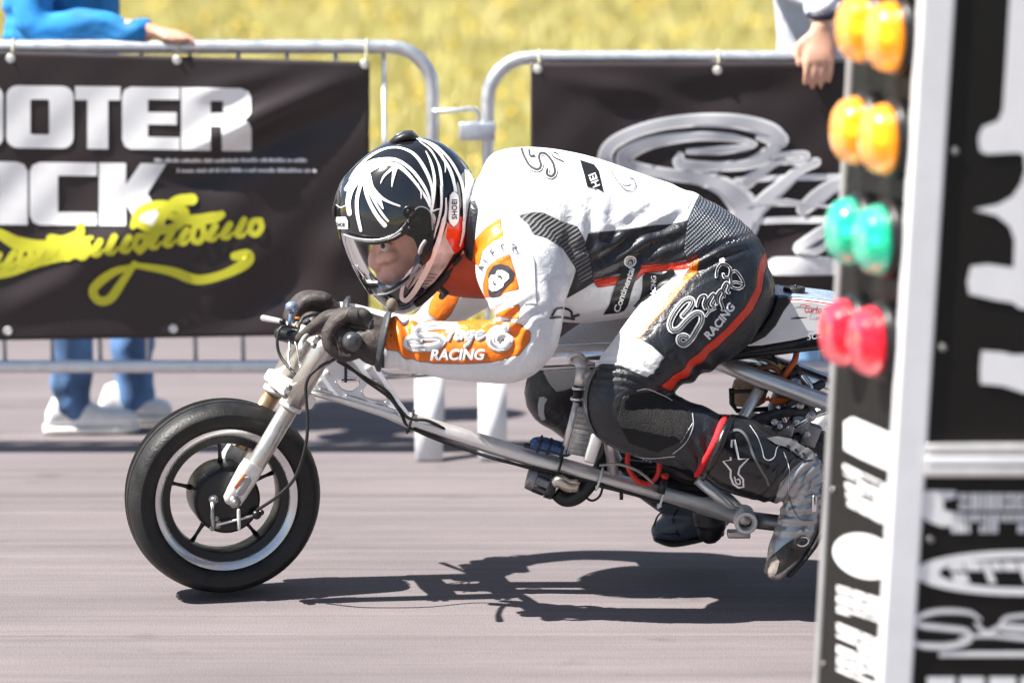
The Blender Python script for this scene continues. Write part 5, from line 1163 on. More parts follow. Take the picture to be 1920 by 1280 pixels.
    vz = N.new('ShaderNodeTexNoise'); vz.inputs['Scale'].default_value = 480; vz.inputs['Detail'].default_value = 4; L.new(tx.outputs['Object'], vz.inputs['Vector'])
    wv = math_('MULTIPLY', math_('MULTIPLY', vz.outputs['Fac'], fac['velcro']), None, 2.0)
    gz = N.new('ShaderNodeTexNoise'); gz.inputs['Scale'].default_value = 700; gz.inputs['Detail'].default_value = 2; L.new(tx.outputs['Object'], gz.inputs['Vector'])
    cz = N.new('ShaderNodeTexNoise'); cz.inputs['Scale'].default_value = 26; cz.inputs['Detail'].default_value = 5; cz.inputs['Roughness'].default_value = 0.55
    cz.inputs['Distortion'].default_value = 0.6; L.new(tx.outputs['Object'], cz.inputs['Vector'])
    hgt = math_('ADD', math_('ADD', wr_, wp), math_('ADD', math_('MULTIPLY', wg, None, 0.6), wv))
    hgt = math_('ADD', hgt, math_('MULTIPLY', gz.outputs['Fac'], None, 0.08)); hgt = math_('ADD', hgt, math_('MULTIPLY', cz.outputs['Fac'], None, 2.2)); hgt = math_('ADD', hgt, math_('MULTIPLY', seam, None, 0.5))
    bp = N.new('ShaderNodeBump'); bp.inputs['Strength'].default_value = 0.8; bp.inputs['Distance'].default_value = 0.0032; L.new(hgt, bp.inputs['Height']); L.new(bp.outputs['Normal'], b.inputs['Normal'])
    # groove colour of the ribbed knit (raised yarn is lighter than the backing)
    kn = mixc(math_('MULTIPLY', wave(-58, 38, 0.6), fac['rib']), d2.outputs['Result'], (0.16, 0.16, 0.165, 1))
    kp = mixc(math_('MULTIPLY', math_('MULTIPLY', wave(35, 60, 1.0), wave(-50, 48, 1.0)), fac['perf']), kn, (0.17, 0.19, 0.23, 1))
    spk = N.new('ShaderNodeMapRange'); spk.inputs[1].default_value = 0.6; spk.inputs[2].default_value = 0.75; spk.inputs[4].default_value = 0.12; L.new(vz.outputs['Fac'], spk.inputs[0])
    kv = mixc(math_('MULTIPLY', spk.outputs[0], fac['velcro']), kp, (0.22, 0.20, 0.19, 1))
    L.new(kv, b.inputs['Base Color'])
    rg = N.new('ShaderNodeMapRange'); rg.inputs[1].default_value = 0.3; rg.inputs[2].default_value = 0.7; rg.inputs[3].default_value = 0.30; rg.inputs[4].default_value = 0.44; L.new(nz.outputs['Fac'], rg.inputs[0])
    rk = math_('ADD', rg.outputs[0], math_('MULTIPLY', math_('ADD', math_('ADD', fac['rib'], fac['velcro']), fac['grey']), None, 0.45)); L.new(rk, b.inputs['Roughness'])
    b.inputs['Specular IOR Level'].default_value = 0.55
    return m
me.materials.append(suit_mat())
me.polygons.foreach_set('use_smooth', [True]*len(me.polygons))
bvb = bvh_of(suit)

# ---------------------------------------------------------------- body (skin) with the head
HC = P(772, 440, 0)
def rr_(px, py, y=0.0): return P(px, py, y)
def ell(px, py, y, a, b, c, rot=0.0):                # ellipsoid: a along picture x, b depth, c along picture y (metres)
    o = P(px, py, y); m = Matrix.Translation(o) @ Matrix.Rotation(rot, 4, 'Y')
    return xf(sweep([(Vector((0, 0, c*math.sin(t))), Vector((a*math.cos(t), 0, 0)), Vector((0, b*math.cos(t), 0))) for t in np.linspace(-1.52, 1.52, 15)], 24), m)
head = [ell(790, 425, 0, 0.098, 0.077, 0.093, R(-20)), ell(756, 470, 0, 0.056, 0.060, 0.075, R(-12)), ell(744, 512, 0, 0.036, 0.044, 0.045, R(-10)), ell(734, 545, 0, 0.028, 0.030, 0.020)]
head.append(tube([P(712, 450, -0.002), P(704, 470, -0.002), P(700, 490, -0.003), P(708, 503, -0.003)], [0.010, 0.011, 0.0135, 0.011], 12, 4, round_end=True))   # nose
for s in (-1, 1): head.append(ball(P(710, 499, s*0.012), 0.009, 2))
head.append(tube([P(730, 446, -0.050), P(708, 445, -0.030), P(701, 448, 0), P(708, 445, 0.030), P(730, 446, 0.05)], 0.010, 10, 4, round_end=True))                # brow
head.append(tube([P(735, 478, -0.052), P(718, 484, -0.038), P(712, 488, -0.025)], [0.016, 0.016, 0.010], 10, 4, round_end=True)); head.append(tube([P(735, 478, 0.052), P(718, 484, 0.038), P(712, 488, 0.025)], [0.016, 0.016, 0.010], 10, 4, round_end=True))
head.append(tube([P(722, 522, -0.022), P(711, 519, 0), P(722, 522, 0.022)], 0.0085, 10, 4, round_end=True)); head.append(tube([P(724, 531, -0.02), P(714, 529, 0), P(724, 531, 0.02)], 0.0085, 10, 4, round_end=True))
neck = limb([(800, 470, 0, 52, 0.062), (850, 480, 0, 56, 0.066), (920, 450, 0, 70, 0.085)])
body = voxel('body', head+[neck, torso(0.86)]+[limb(r, 5, 18, 0.82, cap1='arm' not in k) for k, r in CH.items()]
             + [limb([(714, 641, -0.242, 34, 0.034), (690, 625, -0.235, 24, 0.028), (668, 606, -0.225, 10, 0.020)]), limb([(628, 600, 0.212, 24, 0.028), (600, 580, 0.195, 10, 0.02)]),
                limb([(1350, 838, -0.205, 40, 0.040), (1440, 870, -0.2, 34, 0.036), (1500, 900, -0.2, 24, 0.030), (1508, 950, -0.2, 24, 0.030), (1478, 1030, -0.2, 16, 0.024)], 5, 16), limb([(1255, 925, 0.2, 32, 0.036), (1330, 955, 0.2, 30, 0.034), (1260, 985, 0.2, 26, 0.03)], 5, 16)],
             0.0045, mat('sun brightened skin', (0.90, 0.47, 0.36), 0.40, 0, 0.14, 40, 0.08, 240, sss=0.2), rider, 3)  # skin colour raised to stand in for sunlight on the face
ey = obj('eye', ball(P(724, 461, -0.047), 0.0130, 3), mat('eye white', (0.75, 0.73, 0.70), 0.2), body)
obj('iris', ball(P(718.5, 461.5, -0.0555), 0.0062, 2), mat('blue grey iris', (0.06, 0.09, 0.12), 0.1), ey)
obj('eyelid', tube([P(712, 459, -0.053), P(721, 453.5, -0.0595), P(734, 460, -0.059)], [0.002, 0.0036, 0.002], 8, 4, round_end=True), MATS['sun brightened skin'], ey)
ey2 = obj('eye', ball(P(724, 461, 0.047), 0.0130, 3), MATS['eye white'], body); obj('iris', ball(P(718.5, 461.5, 0.0555), 0.0062, 2), MATS['blue grey iris'], ey2)
for s in (-1, 1): obj('eyebrow', tube([P(706, 450, s*0.030), P(720, 445, s*0.056), P(738, 449, s*0.066)], [0.003, 0.0042, 0.0022], 8, 4, round_end=True), mat('dark brow', (0.05, 0.025, 0.015), 0.7), body)
obj('lips', tube([P(722, 525.5, -0.022), P(707, 524, -0.006), P(708, 524, 0.006), P(722, 525.5, 0.022)], [0.002, 0.004, 0.004, 0.002], 8, 4, round_end=True), mat('lips', (0.45, 0.17, 0.14), 0.4, 0, 0.1), body)
obj('nose_ring', tube([P(713, 491, -0.021)+Vector((0.005*math.cos(a), -0.002, 0.005*math.sin(a))) for a in np.linspace(0, 6.283, 12, False)], 0.0014, 6, closed=True), mat('gold ring', (0.9, 0.6, 0.2), 0.2, 1.0), body)
obj('neck_warmer', limb([(812, 490, 0, 50, 0.070), (850, 498, 0, 56, 0.078), (885, 498, 0, 62, 0.088), (915, 490, 0, 76, 0.10)], 5, 26), mat('rust red fabric', (0.36, 0.065, 0.028), 0.75, 0, 0.15, 60, 0.2, 200), rider)

# ---------------------------------------------------------------- helmet
gloss = mat('glossy black shell', (0.008, 0.009, 0.011), 0.10, 0, 0.1, 8, coat=1.0, rvar=0)
helm = obj('helmet', ([], []), gloss, rider) if False else None
OUT = [(628, 388), (631, 362), (642, 336), (662, 312), (690, 288), (722, 269), (756, 259), (790, 258), (822, 266), (850, 283), (874, 308), (890, 338), (899, 370), (901, 402), (897, 432), (886, 462), (868, 490), (844, 520), (816, 550), (790, 573), (766, 586), (744, 587), (722, 574), (704, 558), (694, 548), (678, 520), (660, 486), (642, 452), (632, 420)]
CC = (770, 425)
def inflate(loop, w, off=0.0, nseg=160, nphi=48, pw=0.80, yc=0.0):
    C = catmull(loop, 8, True); idx = np.linspace(0, len(C), nseg, False); C = np.array([C[int(i) % len(C)] for i in idx])
    V, Fc = [], []
    ph = np.linspace(-math.pi/2, math.pi/2, nphi+1)
    for p in ph:
        k = math.cos(p)**pw if abs(p) < math.pi/2-1e-6 else 0.0; y = math.sin(p)*w
        for x, z in C:
            A = P(CC[0]+(x-CC[0])*k, CC[1]+(z-CC[1])*k, 0); A.y = y+yc; V.append(A)
    for j in range(nphi):
        for i in range(nseg):
            Fc.append((j*nseg+i, (j+1)*nseg+i, (j+1)*nseg+(i+1) % nseg, j*nseg+(i+1) % nseg))
    c = P(*CC, 0)
    if off: V = [v+(v-c).normalized()*off for v in V]
    return V, Fc
PORT = [(600, 446), (640, 448), (672, 452), (705, 452), (738, 444), (762, 430), (785, 420), (800, 432), (806, 452), (803, 476), (790, 495), (770, 512), (748, 530), (726, 543), (706, 549), (690, 552), (600, 560)]
def cut(vf, poly, keep_inside, ymin=None):
    V, Fc = vf; px = to_px(np.array([tuple(v) for v in V])*np.array([1, 0, 1])+np.array([0, -0.10, 0]))
    s = sdf_poly(px, poly)
    out = [f for f in Fc if (np.mean([s[i] for i in f]) > 0) == keep_inside]
    used = sorted({i for f in out for i in f}); mp = {i: k for k, i in enumerate(used)}
    return [V[i] for i in used], [tuple(mp[i] for i in f) for f in out]
full = inflate(OUT, 0.132, 0, 240, 72)
bvfull = BVHTree.FromPolygons(*full)
helm = obj('helmet', cut(full, PORT, False), gloss, rider)
sm_ = helm.modifiers.new('thickness', 'SOLIDIFY'); sm_.thickness = 0.006; sm_.offset = -1
bm = bmesh.new(); bm.from_mesh(helm.data); bmesh.ops.remove_doubles(bm, verts=bm.verts, dist=1e-5); bmesh.ops.recalc_face_normals(bm, faces=bm.faces); bm.to_mesh(helm.data); bm.free()
def onto(px, py, h, side=-1, bv=bvfull):
    o = P(px, py, -0.10); o.y = side*1.0
    hit = bv.ray_cast(o, Vector((0, -side, 0)))
    if hit[0] is None: q = P(px, py, 0); return q
    n = hit[1] if hit[1].y*side > 0 else -hit[1]
    return hit[0]+n*h
foam = mat('dark lining', (0.03, 0.03, 0.033), 0.9, 0, 0.3, 80, 0.4, 200)
lin = inflate([(CC[0]+(x-CC[0])*0.93, CC[1]+(y-CC[1])*0.93) for x, y in OUT], 0.122, 0, 120, 40)
obj('liner', cut(lin, [(560, 440), (770, 415), (800, 425), (806, 470), (760, 530), (700, 565), (560, 575)], False), foam, helm)
port_edge = [(648, 449), (672, 452), (705, 452), (738, 444), (762, 430), (785, 420), (800, 432), (806, 452), (803, 476), (790, 495), (770, 512), (748, 530), (726, 543), (708, 548)]
seal = catmull(port_edge, 5)
for s_ in (-1, 1): obj('eyeport_seal', tube([onto(x, y, 0.001, s_) for x, y in seal], 0.0048, 8), hose, helm)
# clear visor with side arms
VIS = [(600, 440), (640, 441), (672, 446), (708, 446), (738, 437), (756, 424), (768, 408), (786, 402), (800, 414), (806, 440), (806, 470), (798, 492), (778, 512), (752, 533), (728, 548), (706, 556), (690, 560), (600, 575)]
VOUT = [tuple(c) for c in catmull(OUT, 4, True)]
for _ in range(60): VOUT = [(0.5*VOUT[i][0]+0.25*(VOUT[i-1][0]+VOUT[(i+1) % len(VOUT)][0]), 0.5*VOUT[i][1]+0.25*(VOUT[i-1][1]+VOUT[(i+1) % len(VOUT)][1])) for i in range(len(VOUT))]
vis = inflate(VOUT, 0.136, 0.0085, 240, 72, 0.72)
glass_m = bpy.data.materials.new('clear visor'); glass_m.use_nodes = True
gN, gL = glass_m.node_tree.nodes, glass_m.node_tree.links
gN.remove(gN['Principled BSDF']); go = gN['Material Output']
tr_ = gN.new('ShaderNodeBsdfTransparent'); tr_.inputs['Color'].default_value = (0.95, 0.96, 0.97, 1); gl_ = gN.new('ShaderNodeBsdfGlossy'); gl_.inputs['Roughness'].default_value = 0.03
fr_ = gN.new('ShaderNodeFresnel'); fr_.inputs['IOR'].default_value = 1.25; ms_ = gN.new('ShaderNodeMixShader')
nzv = gN.new('ShaderNodeTexNoise'); nzv.inputs['Scale'].default_value = 30; bpv = gN.new('ShaderNodeBump'); bpv.inputs['Strength'].default_value = 0.03; gL.new(nzv.outputs['Fac'], bpv.inputs['Height']); gL.new(bpv.outputs['Normal'], gl_.inputs['Normal'])
gL.new(fr_.outputs[0], ms_.inputs[0]); gL.new(tr_.outputs[0], ms_.inputs[1]); gL.new(gl_.outputs[0], ms_.inputs[2]); gL.new(ms_.outputs[0], go.inputs['Surface'])
visor = obj('visor', cut(vis, VIS, True), glass_m, helm)
bvv = BVHTree.FromPolygons(*vis)
ve = catmull([(644, 442), (672, 446), (708, 446), (738, 437), (756, 424)], 6)
vrim_m = mat('visor rim', (0.25, 0.26, 0.27), 0.2, 0, 0.1)
for s_ in (-1, 1): obj('visor_rim', tube([onto(x, y, 0.001, s_, bvv) for x, y in ve], 0.0026, 8), vrim_m, visor)
ve2 = catmull([(798, 492), (778, 512), (752, 533), (728, 548), (708, 554)], 6)
for s_ in (-1, 1): obj('visor_rim', tube([onto(x, y, 0.001, s_, bvv) for x, y in ve2], 0.0024, 8), vrim_m, visor)
# front edge of the visor where the two halves meet
fe = catmull([(642, 452), (660, 486), (678, 520), (694, 548)], 8)
def hd(name, vf, m, h, bv=bvfull): return decal(name, vf, bv, h, m, helm)
# pivot plate and arm
pv = [(746, 432), (760, 416), (772, 398), (786, 388), (802, 392), (810, 408), (812, 430), (812, 455), (806, 482), (792, 492), (784, 470), (776, 448), (762, 440)]
hd('pivot_plate', refine2d(fill2d([[tuple(c) for c in catmull(pv, 3, True)]]), 6), mat('satin black plastic', (0.006, 0.006, 0.007), 0.22, 0, 0.2), 0.0095)
hd('pivot_edge', ribbon2d([(752, 428), (762, 416), (774, 398), (786, 388), (801, 392), (808, 405), (810, 430)], 2.2), mat('grey edge', (0.28, 0.28, 0.30), 0.25), 0.0125)
for px, py, r in ((768, 394, 0.0135), (768, 413, 0.006), (770, 425, 0.006)):
    c = onto(px, py, 0.010); obj('pivot_knob', xf(lathe([(0.0001, -0.005), (r*0.45, -0.005), (r*0.55, -0.001), (r*0.7, -0.005), (r, -0.004), (r*1.05, 0.006)], 22), Matrix.Translation(c)), blackm, helm)
C1 = lambda p: crop(p, 620, 230, 6.4)
C2 = lambda p: crop(p, 620, 400, 6.4)
SW = [  # white swirl strokes traced from the shell
 (C1([(230, 680), (330, 540), (500, 390), (680, 310), (850, 310), (1010, 390), (1130, 560), (1210, 760), (1220, 960)]), [3, 5, 5, 4, 4, 6, 7, 6, 3]),
 (C1([(190, 800), (330, 620), (480, 500), (640, 450), (800, 455), (960, 560), (1090, 720), (1180, 900), (1210, 1100)]), [8, 14, 14, 9, 6, 6, 6, 5, 3]),
 (C1([(230, 760), (340, 640), (480, 560), (620, 510), (780, 510), (900, 590), (1030, 740), (1140, 900), (1190, 1010)]), [12, 18, 12, 6, 9, 7, 5, 5, 3]),
 (C1([(410, 620), (330, 680), (250, 800), (215, 950), (230, 1090)]), [16, 15, 12, 10, 9]),
 (C1([(420, 640), (360, 760), (320, 920), (325, 1100), (365, 1290)]), [10, 7, 7, 7, 6]),
 (C1([(420, 640), (420, 800), (470, 960), (560, 1120), (650, 1230)]), [10, 7, 7, 8, 9]),
 (C1([(440, 640), (460, 800), (540, 970), (630, 1110), (690, 1180)]), [10, 6, 5, 5, 4]),
 (C1([(450, 640), (500, 780), (610, 900), (720, 960), (830, 1000)]), [12, 8, 6, 4, 3]),
 (C1([(470, 780), (560, 900), (630, 1030)]), [6, 12, 3]),
 (C1([(780, 520), (700, 590), (640, 650), (600, 730)]), [9, 5, 4, 1.5]), (C1([(780, 530), (760, 620), (745, 700), (735, 770)]), [10, 7, 4, 1.5]),
 (C1([(1030, 200), (1160, 250), (1270, 340), (1350, 440), (1440, 600), (1490, 800), (1500, 1000)]), [2, 4, 6, 6, 7, 6, 5]),
 (C1([(1060, 195), (1250, 280), (1380, 400), (1470, 520), (1550, 680), (1590, 850), (1600, 1100), (1590, 1280)]), [2, 4, 5, 6, 6, 6, 6, 6]),
 (C1([(1060, 230), (1190, 330), (1270, 460), (1310, 580), (1330, 760), (1330, 960)]), [1.5, 4, 3, 6, 5, 4]),
 (C1([(1140, 350), (1200, 480), (1240, 650), (1240, 850), (1215, 1060)]), [1.5, 5, 6, 6, 3]),
 (C1([(1330, 380), (1370, 500), (1370, 600)]), [2, 4, 1.5]),
 (C1([(1040, 740), (1080, 820), (1085, 910)]), [4, 3, 1.5]),
 (C1([(1080, 1070), (1180, 1070), (1300, 1035)]), [2, 3.5, 2.5]),
 (C1([(1320, 760), (1325, 1000), (1290, 1180), (1260, 1280)]), [4, 5, 5, 4]),
 (C1([(1380, 910), (1380, 1060), (1350, 1200), (1330, 1290)]), [3, 5, 7, 7]),
 (C2([(1360, 60), (1300, 300), (1200, 560), (1100, 760), (1000, 930), (910, 1030), (855, 1010), (860, 900), (930, 730), (985, 640)]), [8, 9, 12, 12, 11, 10, 8, 7, 5, 2]),
 (C2([(1590, 100), (1585, 220), (1545, 390)]), [6, 6, 3]),
 (C2([(1300, 60), (1230, 300), (1170, 480), (1130, 600), (1050, 770)]), [3, 3, 3, 2, 1.5]),
 (C2([(680, 865), (760, 880), (840, 830), (900, 750), (960, 660)]), [5, 4, 5, 4, 1.5]),
]
wsw = mat('white helmet paint', (0.78, 0.79, 0.80), 0.18, 0, 0.05, 30, coat=0.7, rvar=0)
# side rear panel: red fading down to a pale grey pattern, then dark
redz = C2([(1560, 40), (1640, 60), (1735, 140), (1700, 260), (1600, 400), (1500, 480), (1420, 500), (1380, 420), (1370, 300), (1400, 120)])
hd('red_panel', refine2d(fill2d([redz]), 5), mat('red helmet paint', (0.62, 0.03, 0.012), 0.22, 0, 0.15, 40, coat=0.6), 0.0012)
pink = C2([(1400, 130), (1380, 290), (1460, 440), (1480, 470), (1380, 640), (1240, 820), (1130, 900), (1090, 880), (1150, 740), (1250, 520), (1330, 300)])
hd('pale_panel', refine2d(fill2d([pink]), 5), mat('dusty pink fade', (0.50, 0.47, 0.48), 0.25, 0, 0.5, 25, coat=0.5), 0.0020)
for k in range(9):
    a = C2([(1180+k*10-k*38, 720+k*42), (1270+k*8-k*38, 730+k*36)]); hd('tread_line', ribbon2d(a, 1.4, 3), blackp, 0.0030)
hd('grey_panel', refine2d(fill2d([C1([(1600, 560), (1680, 560), (1790, 700), (1790, 850), (1700, 1100), (1620, 1150), (1600, 950), (1610, 760)])]), 5), mat('pearl grey', (0.46, 0.46, 0.47), 0.25, 0, 0.35, 18, coat=0.5), 0.0014)
for i, (pts, w) in enumerate(SW): hd('swirl', ribbon2d(pts, [q*(0.95 if i in (1, 2, 3, 4, 5, 6, 7, 8) else 0.9) for q in w], 6), wsw, 0.0018+0.00012*i)
hd('white_spot', refine2d(fill2d([C1(el(1190, 1160, 72, 85))]), 4), mat('soft grey spot', (0.55, 0.54, 0.56), 0.2, 0, 0.1, coat=0.6), 0.0016)
badge = C1([(1470, 820), (1530, 870), (1540, 960), (1540, 1150), (1520, 1210), (1470, 1255), (1420, 1210), (1400, 1150), (1410, 960), (1420, 870)])
hd('badge', refine2d(fill2d([badge]), 5), wsw, 0.0055)
hd('badge_edge', ribbon2d([(a*0.92+(1472/6.4+620)*0.08, b*0.97+(1040/6.4+230)*0.03) for a, b in badge], 0.9, 2, True), black_v, 0.0062)
v, f = text2d('SHOEI', 13, 0, 0.35, 'CENTER', 1.05); hd('badge_text', [(850+y-3.6, 391-x) for x, y in v] and ([(850.5-(y-4.6), 392.5-x) for x, y in v], f), black_v, 0.0066)
hd('brow_label', refine2d(fill2d([C1([(60, 1130), (190, 1130), (215, 1180), (215, 1275), (95, 1275)])]), 4), wsw, 0.0032)
v, f = text2d('SHOEI', 11, 0, 0.3); hd('brow_text', ([(632+x*0.55, 424.5-y*0.95) for x, y in v], f), black_v, 0.0040)
hd('chin_vent', refine2d(fill2d([C2([(1050, 590), (1090, 620), (1080, 720), (1000, 840), (930, 900), (900, 860), (950, 740), (1000, 640)])]), 4), grey_v, 0.0060)
for k in range(6): hd('vent_mark', ribbon2d(C2([(1060-k*22, 640+k*42), (1040-k*22, 700+k*36)]), 2.0, 3), black_v, 0.0068)
# vents on the crown and brow
def hv(name, pts, r, m=blackp, sub=5): return obj(name, tube([onto(x, y, h, -1) if h is not None else None for x, y, h in pts], r, 10, sub, round_end=True), m, helm)
ctop = lambda px, py, y=0.0: P(px, py, y)
obj('crown_vent', sweep([(P(x, y, 0), Vector((0.0, 0, h)), Vector((0, w, 0))) for x, y, h, w in ((730, 268, 0.004, 0.02), (742, 261, 0.009, 0.034), (757, 255, 0.010, 0.038), (772, 254, 0.010, 0.036), (784, 260, 0.004, 0.02))], 16, power=0.6), blackp, helm)
obj('vent_slider', box(P(752, 252, 0), (0.022, 0.03, 0.008), 0.003, Matrix.Rotation(R(-18), 3, 'Y')), mat('blue grey slider', (0.10, 0.13, 0.18), 0.3), helm)
obj('brow_vent', sweep([(P(x, y, 0), Vector((0.006, 0, 0.001)), Vector((0, w, 0))) for x, y, w in ((641, 346, 0.02), (634, 365, 0.03), (629, 388, 0.034), (630, 404, 0.03), (633, 412, 0.02))], 14, power=0.7), blackp, helm)
hd('brow_mark', ribbon2d([(632, 384), (640, 389), (648, 386)], 1.4), white_v, 0.0035)
# chin: breath guard inside the port, strap, lower rim
obj('breath_guard', tube([P(694, 514, -0.03), P(704, 530, -0.045), P(720, 540, -0.062), P(744, 535, -0.082), P(764, 519, -0.095)], [0.005, 0.008, 0.009, 0.007, 0.005], 10, 5, round_end=True), mat('blue grey guard', (0.22, 0.27, 0.33), 0.4), helm)
obj('breath_guard', tube([P(690, 510, 0.03), P(698, 528, 0.045), P(716, 540, 0.062), P(742, 536, 0.082)], [0.006, 0.010, 0.011, 0.006], 10, 5, round_end=True), MATS['blue grey guard'], helm)
obj('cheek_pad', ell(806, 476, -0.076, 0.026, 0.022, 0.055, R(28)), mat('grey cheek pad', (0.14, 0.15, 0.16), 0.85, 0, 0.2, 60, 0.3, 200), helm)
obj('cheek_pad', ell(806, 476, 0.076, 0.026, 0.022, 0.055, R(28)), MATS['grey cheek pad'], helm)
obj('chin_strap', tube([P(826, 536, -0.05), P(834, 546, -0.04), P(828, 556, -0.02)], [0.008, 0.010, 0.007], 10, 4, round_end=True), blackp, helm)
obj('visor_tab', tube([onto(796, 447, 0.012), onto(790, 456, 0.014), onto(786, 468, 0.012)], 0.0042, 8, 3, round_end=True), mat('grey edge', (0.28, 0.28, 0.30), 0.25), helm)
low = catmull([(868, 490), (844, 520), (816, 550), (790, 573)], 6)
for s in (-1, 1): obj('neck_roll', tube([P(x-6, y-4, s*0.070) for x, y in low], 0.008, 10, round_end=True), foam, helm)
obj('rear_spoiler', sweep([(P(x-3, y, 0), Vector((0.0045, 0, 0.002)), Vector((0, w, 0))) for x, y, w in ((906, 352, 0.012), (908, 372, 0.024), (903, 396, 0.034), (897, 425, 0.038), (886, 458, 0.03))], 14, power=0.7), blackp, helm)

# ---------------------------------------------------------------- gloves
gl_m = mat('worn brown leather glove', (0.040, 0.032, 0.029), 0.62, 0, 0.5, 26, 0.9, 60)
gl_d = mat('dark glove armour', (0.045, 0.042, 0.042), 0.4, 0, 0.3, 50, 0.2, 200)
def glove(grip, ax, wrist_px, yw, heel, s, extend):
    """grip: outer end of grip, ax: unit vector inwards along it; fingers wrap the grip one after another"""
    parts = []
    W = P(*wrist_px, yw)
    for k in range(4):
        y0 = grip+ax*(0.026+0.0225*k)
        K = y0+Vector((-0.004, 0, 0.050))               # knuckle above the grip
        a = 0.0142-0.0006*abs(k-1.5)
        if k in extend:
            tip = extend[k]; mid = K.lerp(tip, 0.5)+Vector((0, 0, 0.010))
            parts.append(tube([K+Vector((0.035, 0, 0.0)), K+Vector((-0.010, 0, -0.004)), mid, tip], [a*1.1, a*1.1, a, a*0.78], 12, 5, round_end=True))
        else:
            parts.append(tube([K+Vector((0.035, 0, 0.002)), K+Vector((-0.004, 0, 0.0)), y0+Vector((-0.036, 0, 0.020)), y0+Vector((-0.037, 0, -0.010)), y0+Vector((-0.014, 0, -0.033)), y0+Vector((0.012, 0, -0.030))], [a*1.15, a*1.2, a*1.1, a*1.05, a, a*0.85], 12, 5, round_end=True))
    c = grip+ax*0.06
    b1 = c+Vector((0.0, 0, 0.048)); b2 = c+Vector((0.035, 0, 0.036)); 
    secs = []
    for p, a_, b_ in ((b1, 0.016, 0.046), (b2, 0.024, 0.047), (b2.lerp(W, 0.55), 0.030, 0.042), (W, 0.036, 0.036), (W+(W-b2)*0.3, 0.038, 0.037)):
        t = (W-b1).normalized(); up = Vector((0, 1, 0)).cross(t).normalized(); secs.append((p, up*a_, ax*b_))
    parts.append(sweep(secs, 20, power=0.85))
    parts.append(tube([b2.lerp(W, 0.5)+Vector((0, 0, -0.01))+ax*0.02, c+ax*0.055+Vector((0.022, 0, -0.012)), c+ax*0.052+Vector((-0.004, 0, -0.030)), c+ax*0.045+Vector((-0.024, 0, -0.024))], [0.018, 0.016, 0.0135, 0.011], 12, 5, round_end=True))
    parts.append(limb(heel))
    parts.append(tube([grip+ax*0.018, grip+ax*0.03, grip+ax*0.10, grip+ax*0.115], [0.024, 0.030, 0.031, 0.024], 18))
    parts.append(sweep([(c+Vector((0.012, 0, 0.02)), Vector((0.03, 0, 0)), ax*0.042), (c+Vector((0.03, 0, 0.0)), Vector((0.026, 0, 0.0)), ax*0.040), (c+Vector((0.03, 0, -0.018)), Vector((0.012, 0, 0)), ax*0.030)], 18))
    g = voxel('glove', parts, 0.0028, gl_m, rider, 2, 0.5)
    for k in range(4):                                   # knuckle armour and finger ridges
        K = grip+ax*(0.026+0.0225*k)+Vector((0.008, 0, 0.0615))
        obj('knuckle_pad', sweep([(K+Vector((q, 0, h)), ax*w, Vector((0, 0, 0.0035))) for q, h, w in ((-0.020, -0.006, 0.004), (-0.014, -0.002, 0.0088), (0.010, 0.0005, 0.0092), (0.018, -0.001, 0.004))], 12), gl_d, g)
    return g, W
e2 = {2: P(562, 634, -0.17), 3: P(578, 622, -0.145)}
gN_, WN = glove(gripN, BX, (705, 622), -0.243, [(722, 645, -0.247, 44, 0.042), (698, 642, -0.243, 42, 0.044), (676, 636, -0.238, 30, 0.044)], 1, e2)
bvg = bvh_of(gN_)
def gd(name, vf, m, h): return decal(name, vf, bvg, h, m, gN_)
G3 = lambda p: crop(p, 480, 530, 6.4)
for lp in ([(1115, 330), (1150, 312), (1210, 318), (1225, 420), (1200, 455), (1140, 450), (1112, 420)], [(1265, 350), (1330, 345), (1375, 400), (1390, 500), (1330, 520), (1290, 470)]): gd('knuckle_patch', refine2d(fill2d([G3(lp)]), 4), gl_d, 0.0035)
for pts in ([(1130, 520), (1260, 540), (1380, 600), (1420, 690)], [(960, 470), (1060, 400), (1100, 330)], [(900, 600), (960, 680), (990, 780), (1000, 860)], [(1000, 480), (1080, 510), (1130, 560)], [(760, 590), (800, 580), (860, 560)]): gd('glove_seam', ribbon2d(G3(pts), 1.1), mat('pale glove piping', (0.14, 0.115, 0.10), 0.5), 0.0016)
gF_, WF = glove(gripF, -BX, (618, 596), 0.212, [(634, 602, 0.216, 36, 0.038), (612, 598, 0.207, 34, 0.040), (596, 594, 0.198, 26, 0.04)], 1, {})
# gauntlet cuffs
def cuff(a, b, ra, rb, name='glove_cuff', m=None):
    t = (b-a).normalized(); u = t.cross(Vector((0, 1, 0))).normalized(); w = u.cross(t)
    n = 26; V, Fc = [], []
    for p, r, q in ((a, ra, 1), (a.lerp(b, 0.3), ra*1.0+(rb-ra)*0.3+0.002, 1), (b, rb, 1), (b+t*0.001, rb-0.006, 1), (a.lerp(b, 0.5), ra-0.006, 1)):
        for k in range(n):
            th = 2*math.pi*k/n; V.append(p+u*r*math.cos(th)*1.05+w*r*math.sin(th))
    for i in range(4):
        for k in range(n): Fc.append((i*n+k, i*n+(k+1) % n, (i+1)*n+(k+1) % n, (i+1)*n+k))
    return obj(name, (V, Fc), m or gl_d, rider)
def gauntlet(top, bot, y, ry, back, m):
    T, B = P(*top, y), P(*bot, y); c = (T+B)/2; h = (T-B)/2; w = Vector((0, ry, 0)); ax_ = Vector((1, 0, 0.12)); secs = []
    for q, k in ((-0.010, 0.80), (-0.004, 0.95), (0.0, 1.0), (0.004, 1.01), (0.0055, 0.98), (0.004, 0.90), (-0.004, 0.82)):
        secs.append((c+ax_*q, h*k, w*k))
    return obj('glove_gauntlet', sweep(secs, 30, cap=False, power=0.9), m, rider)
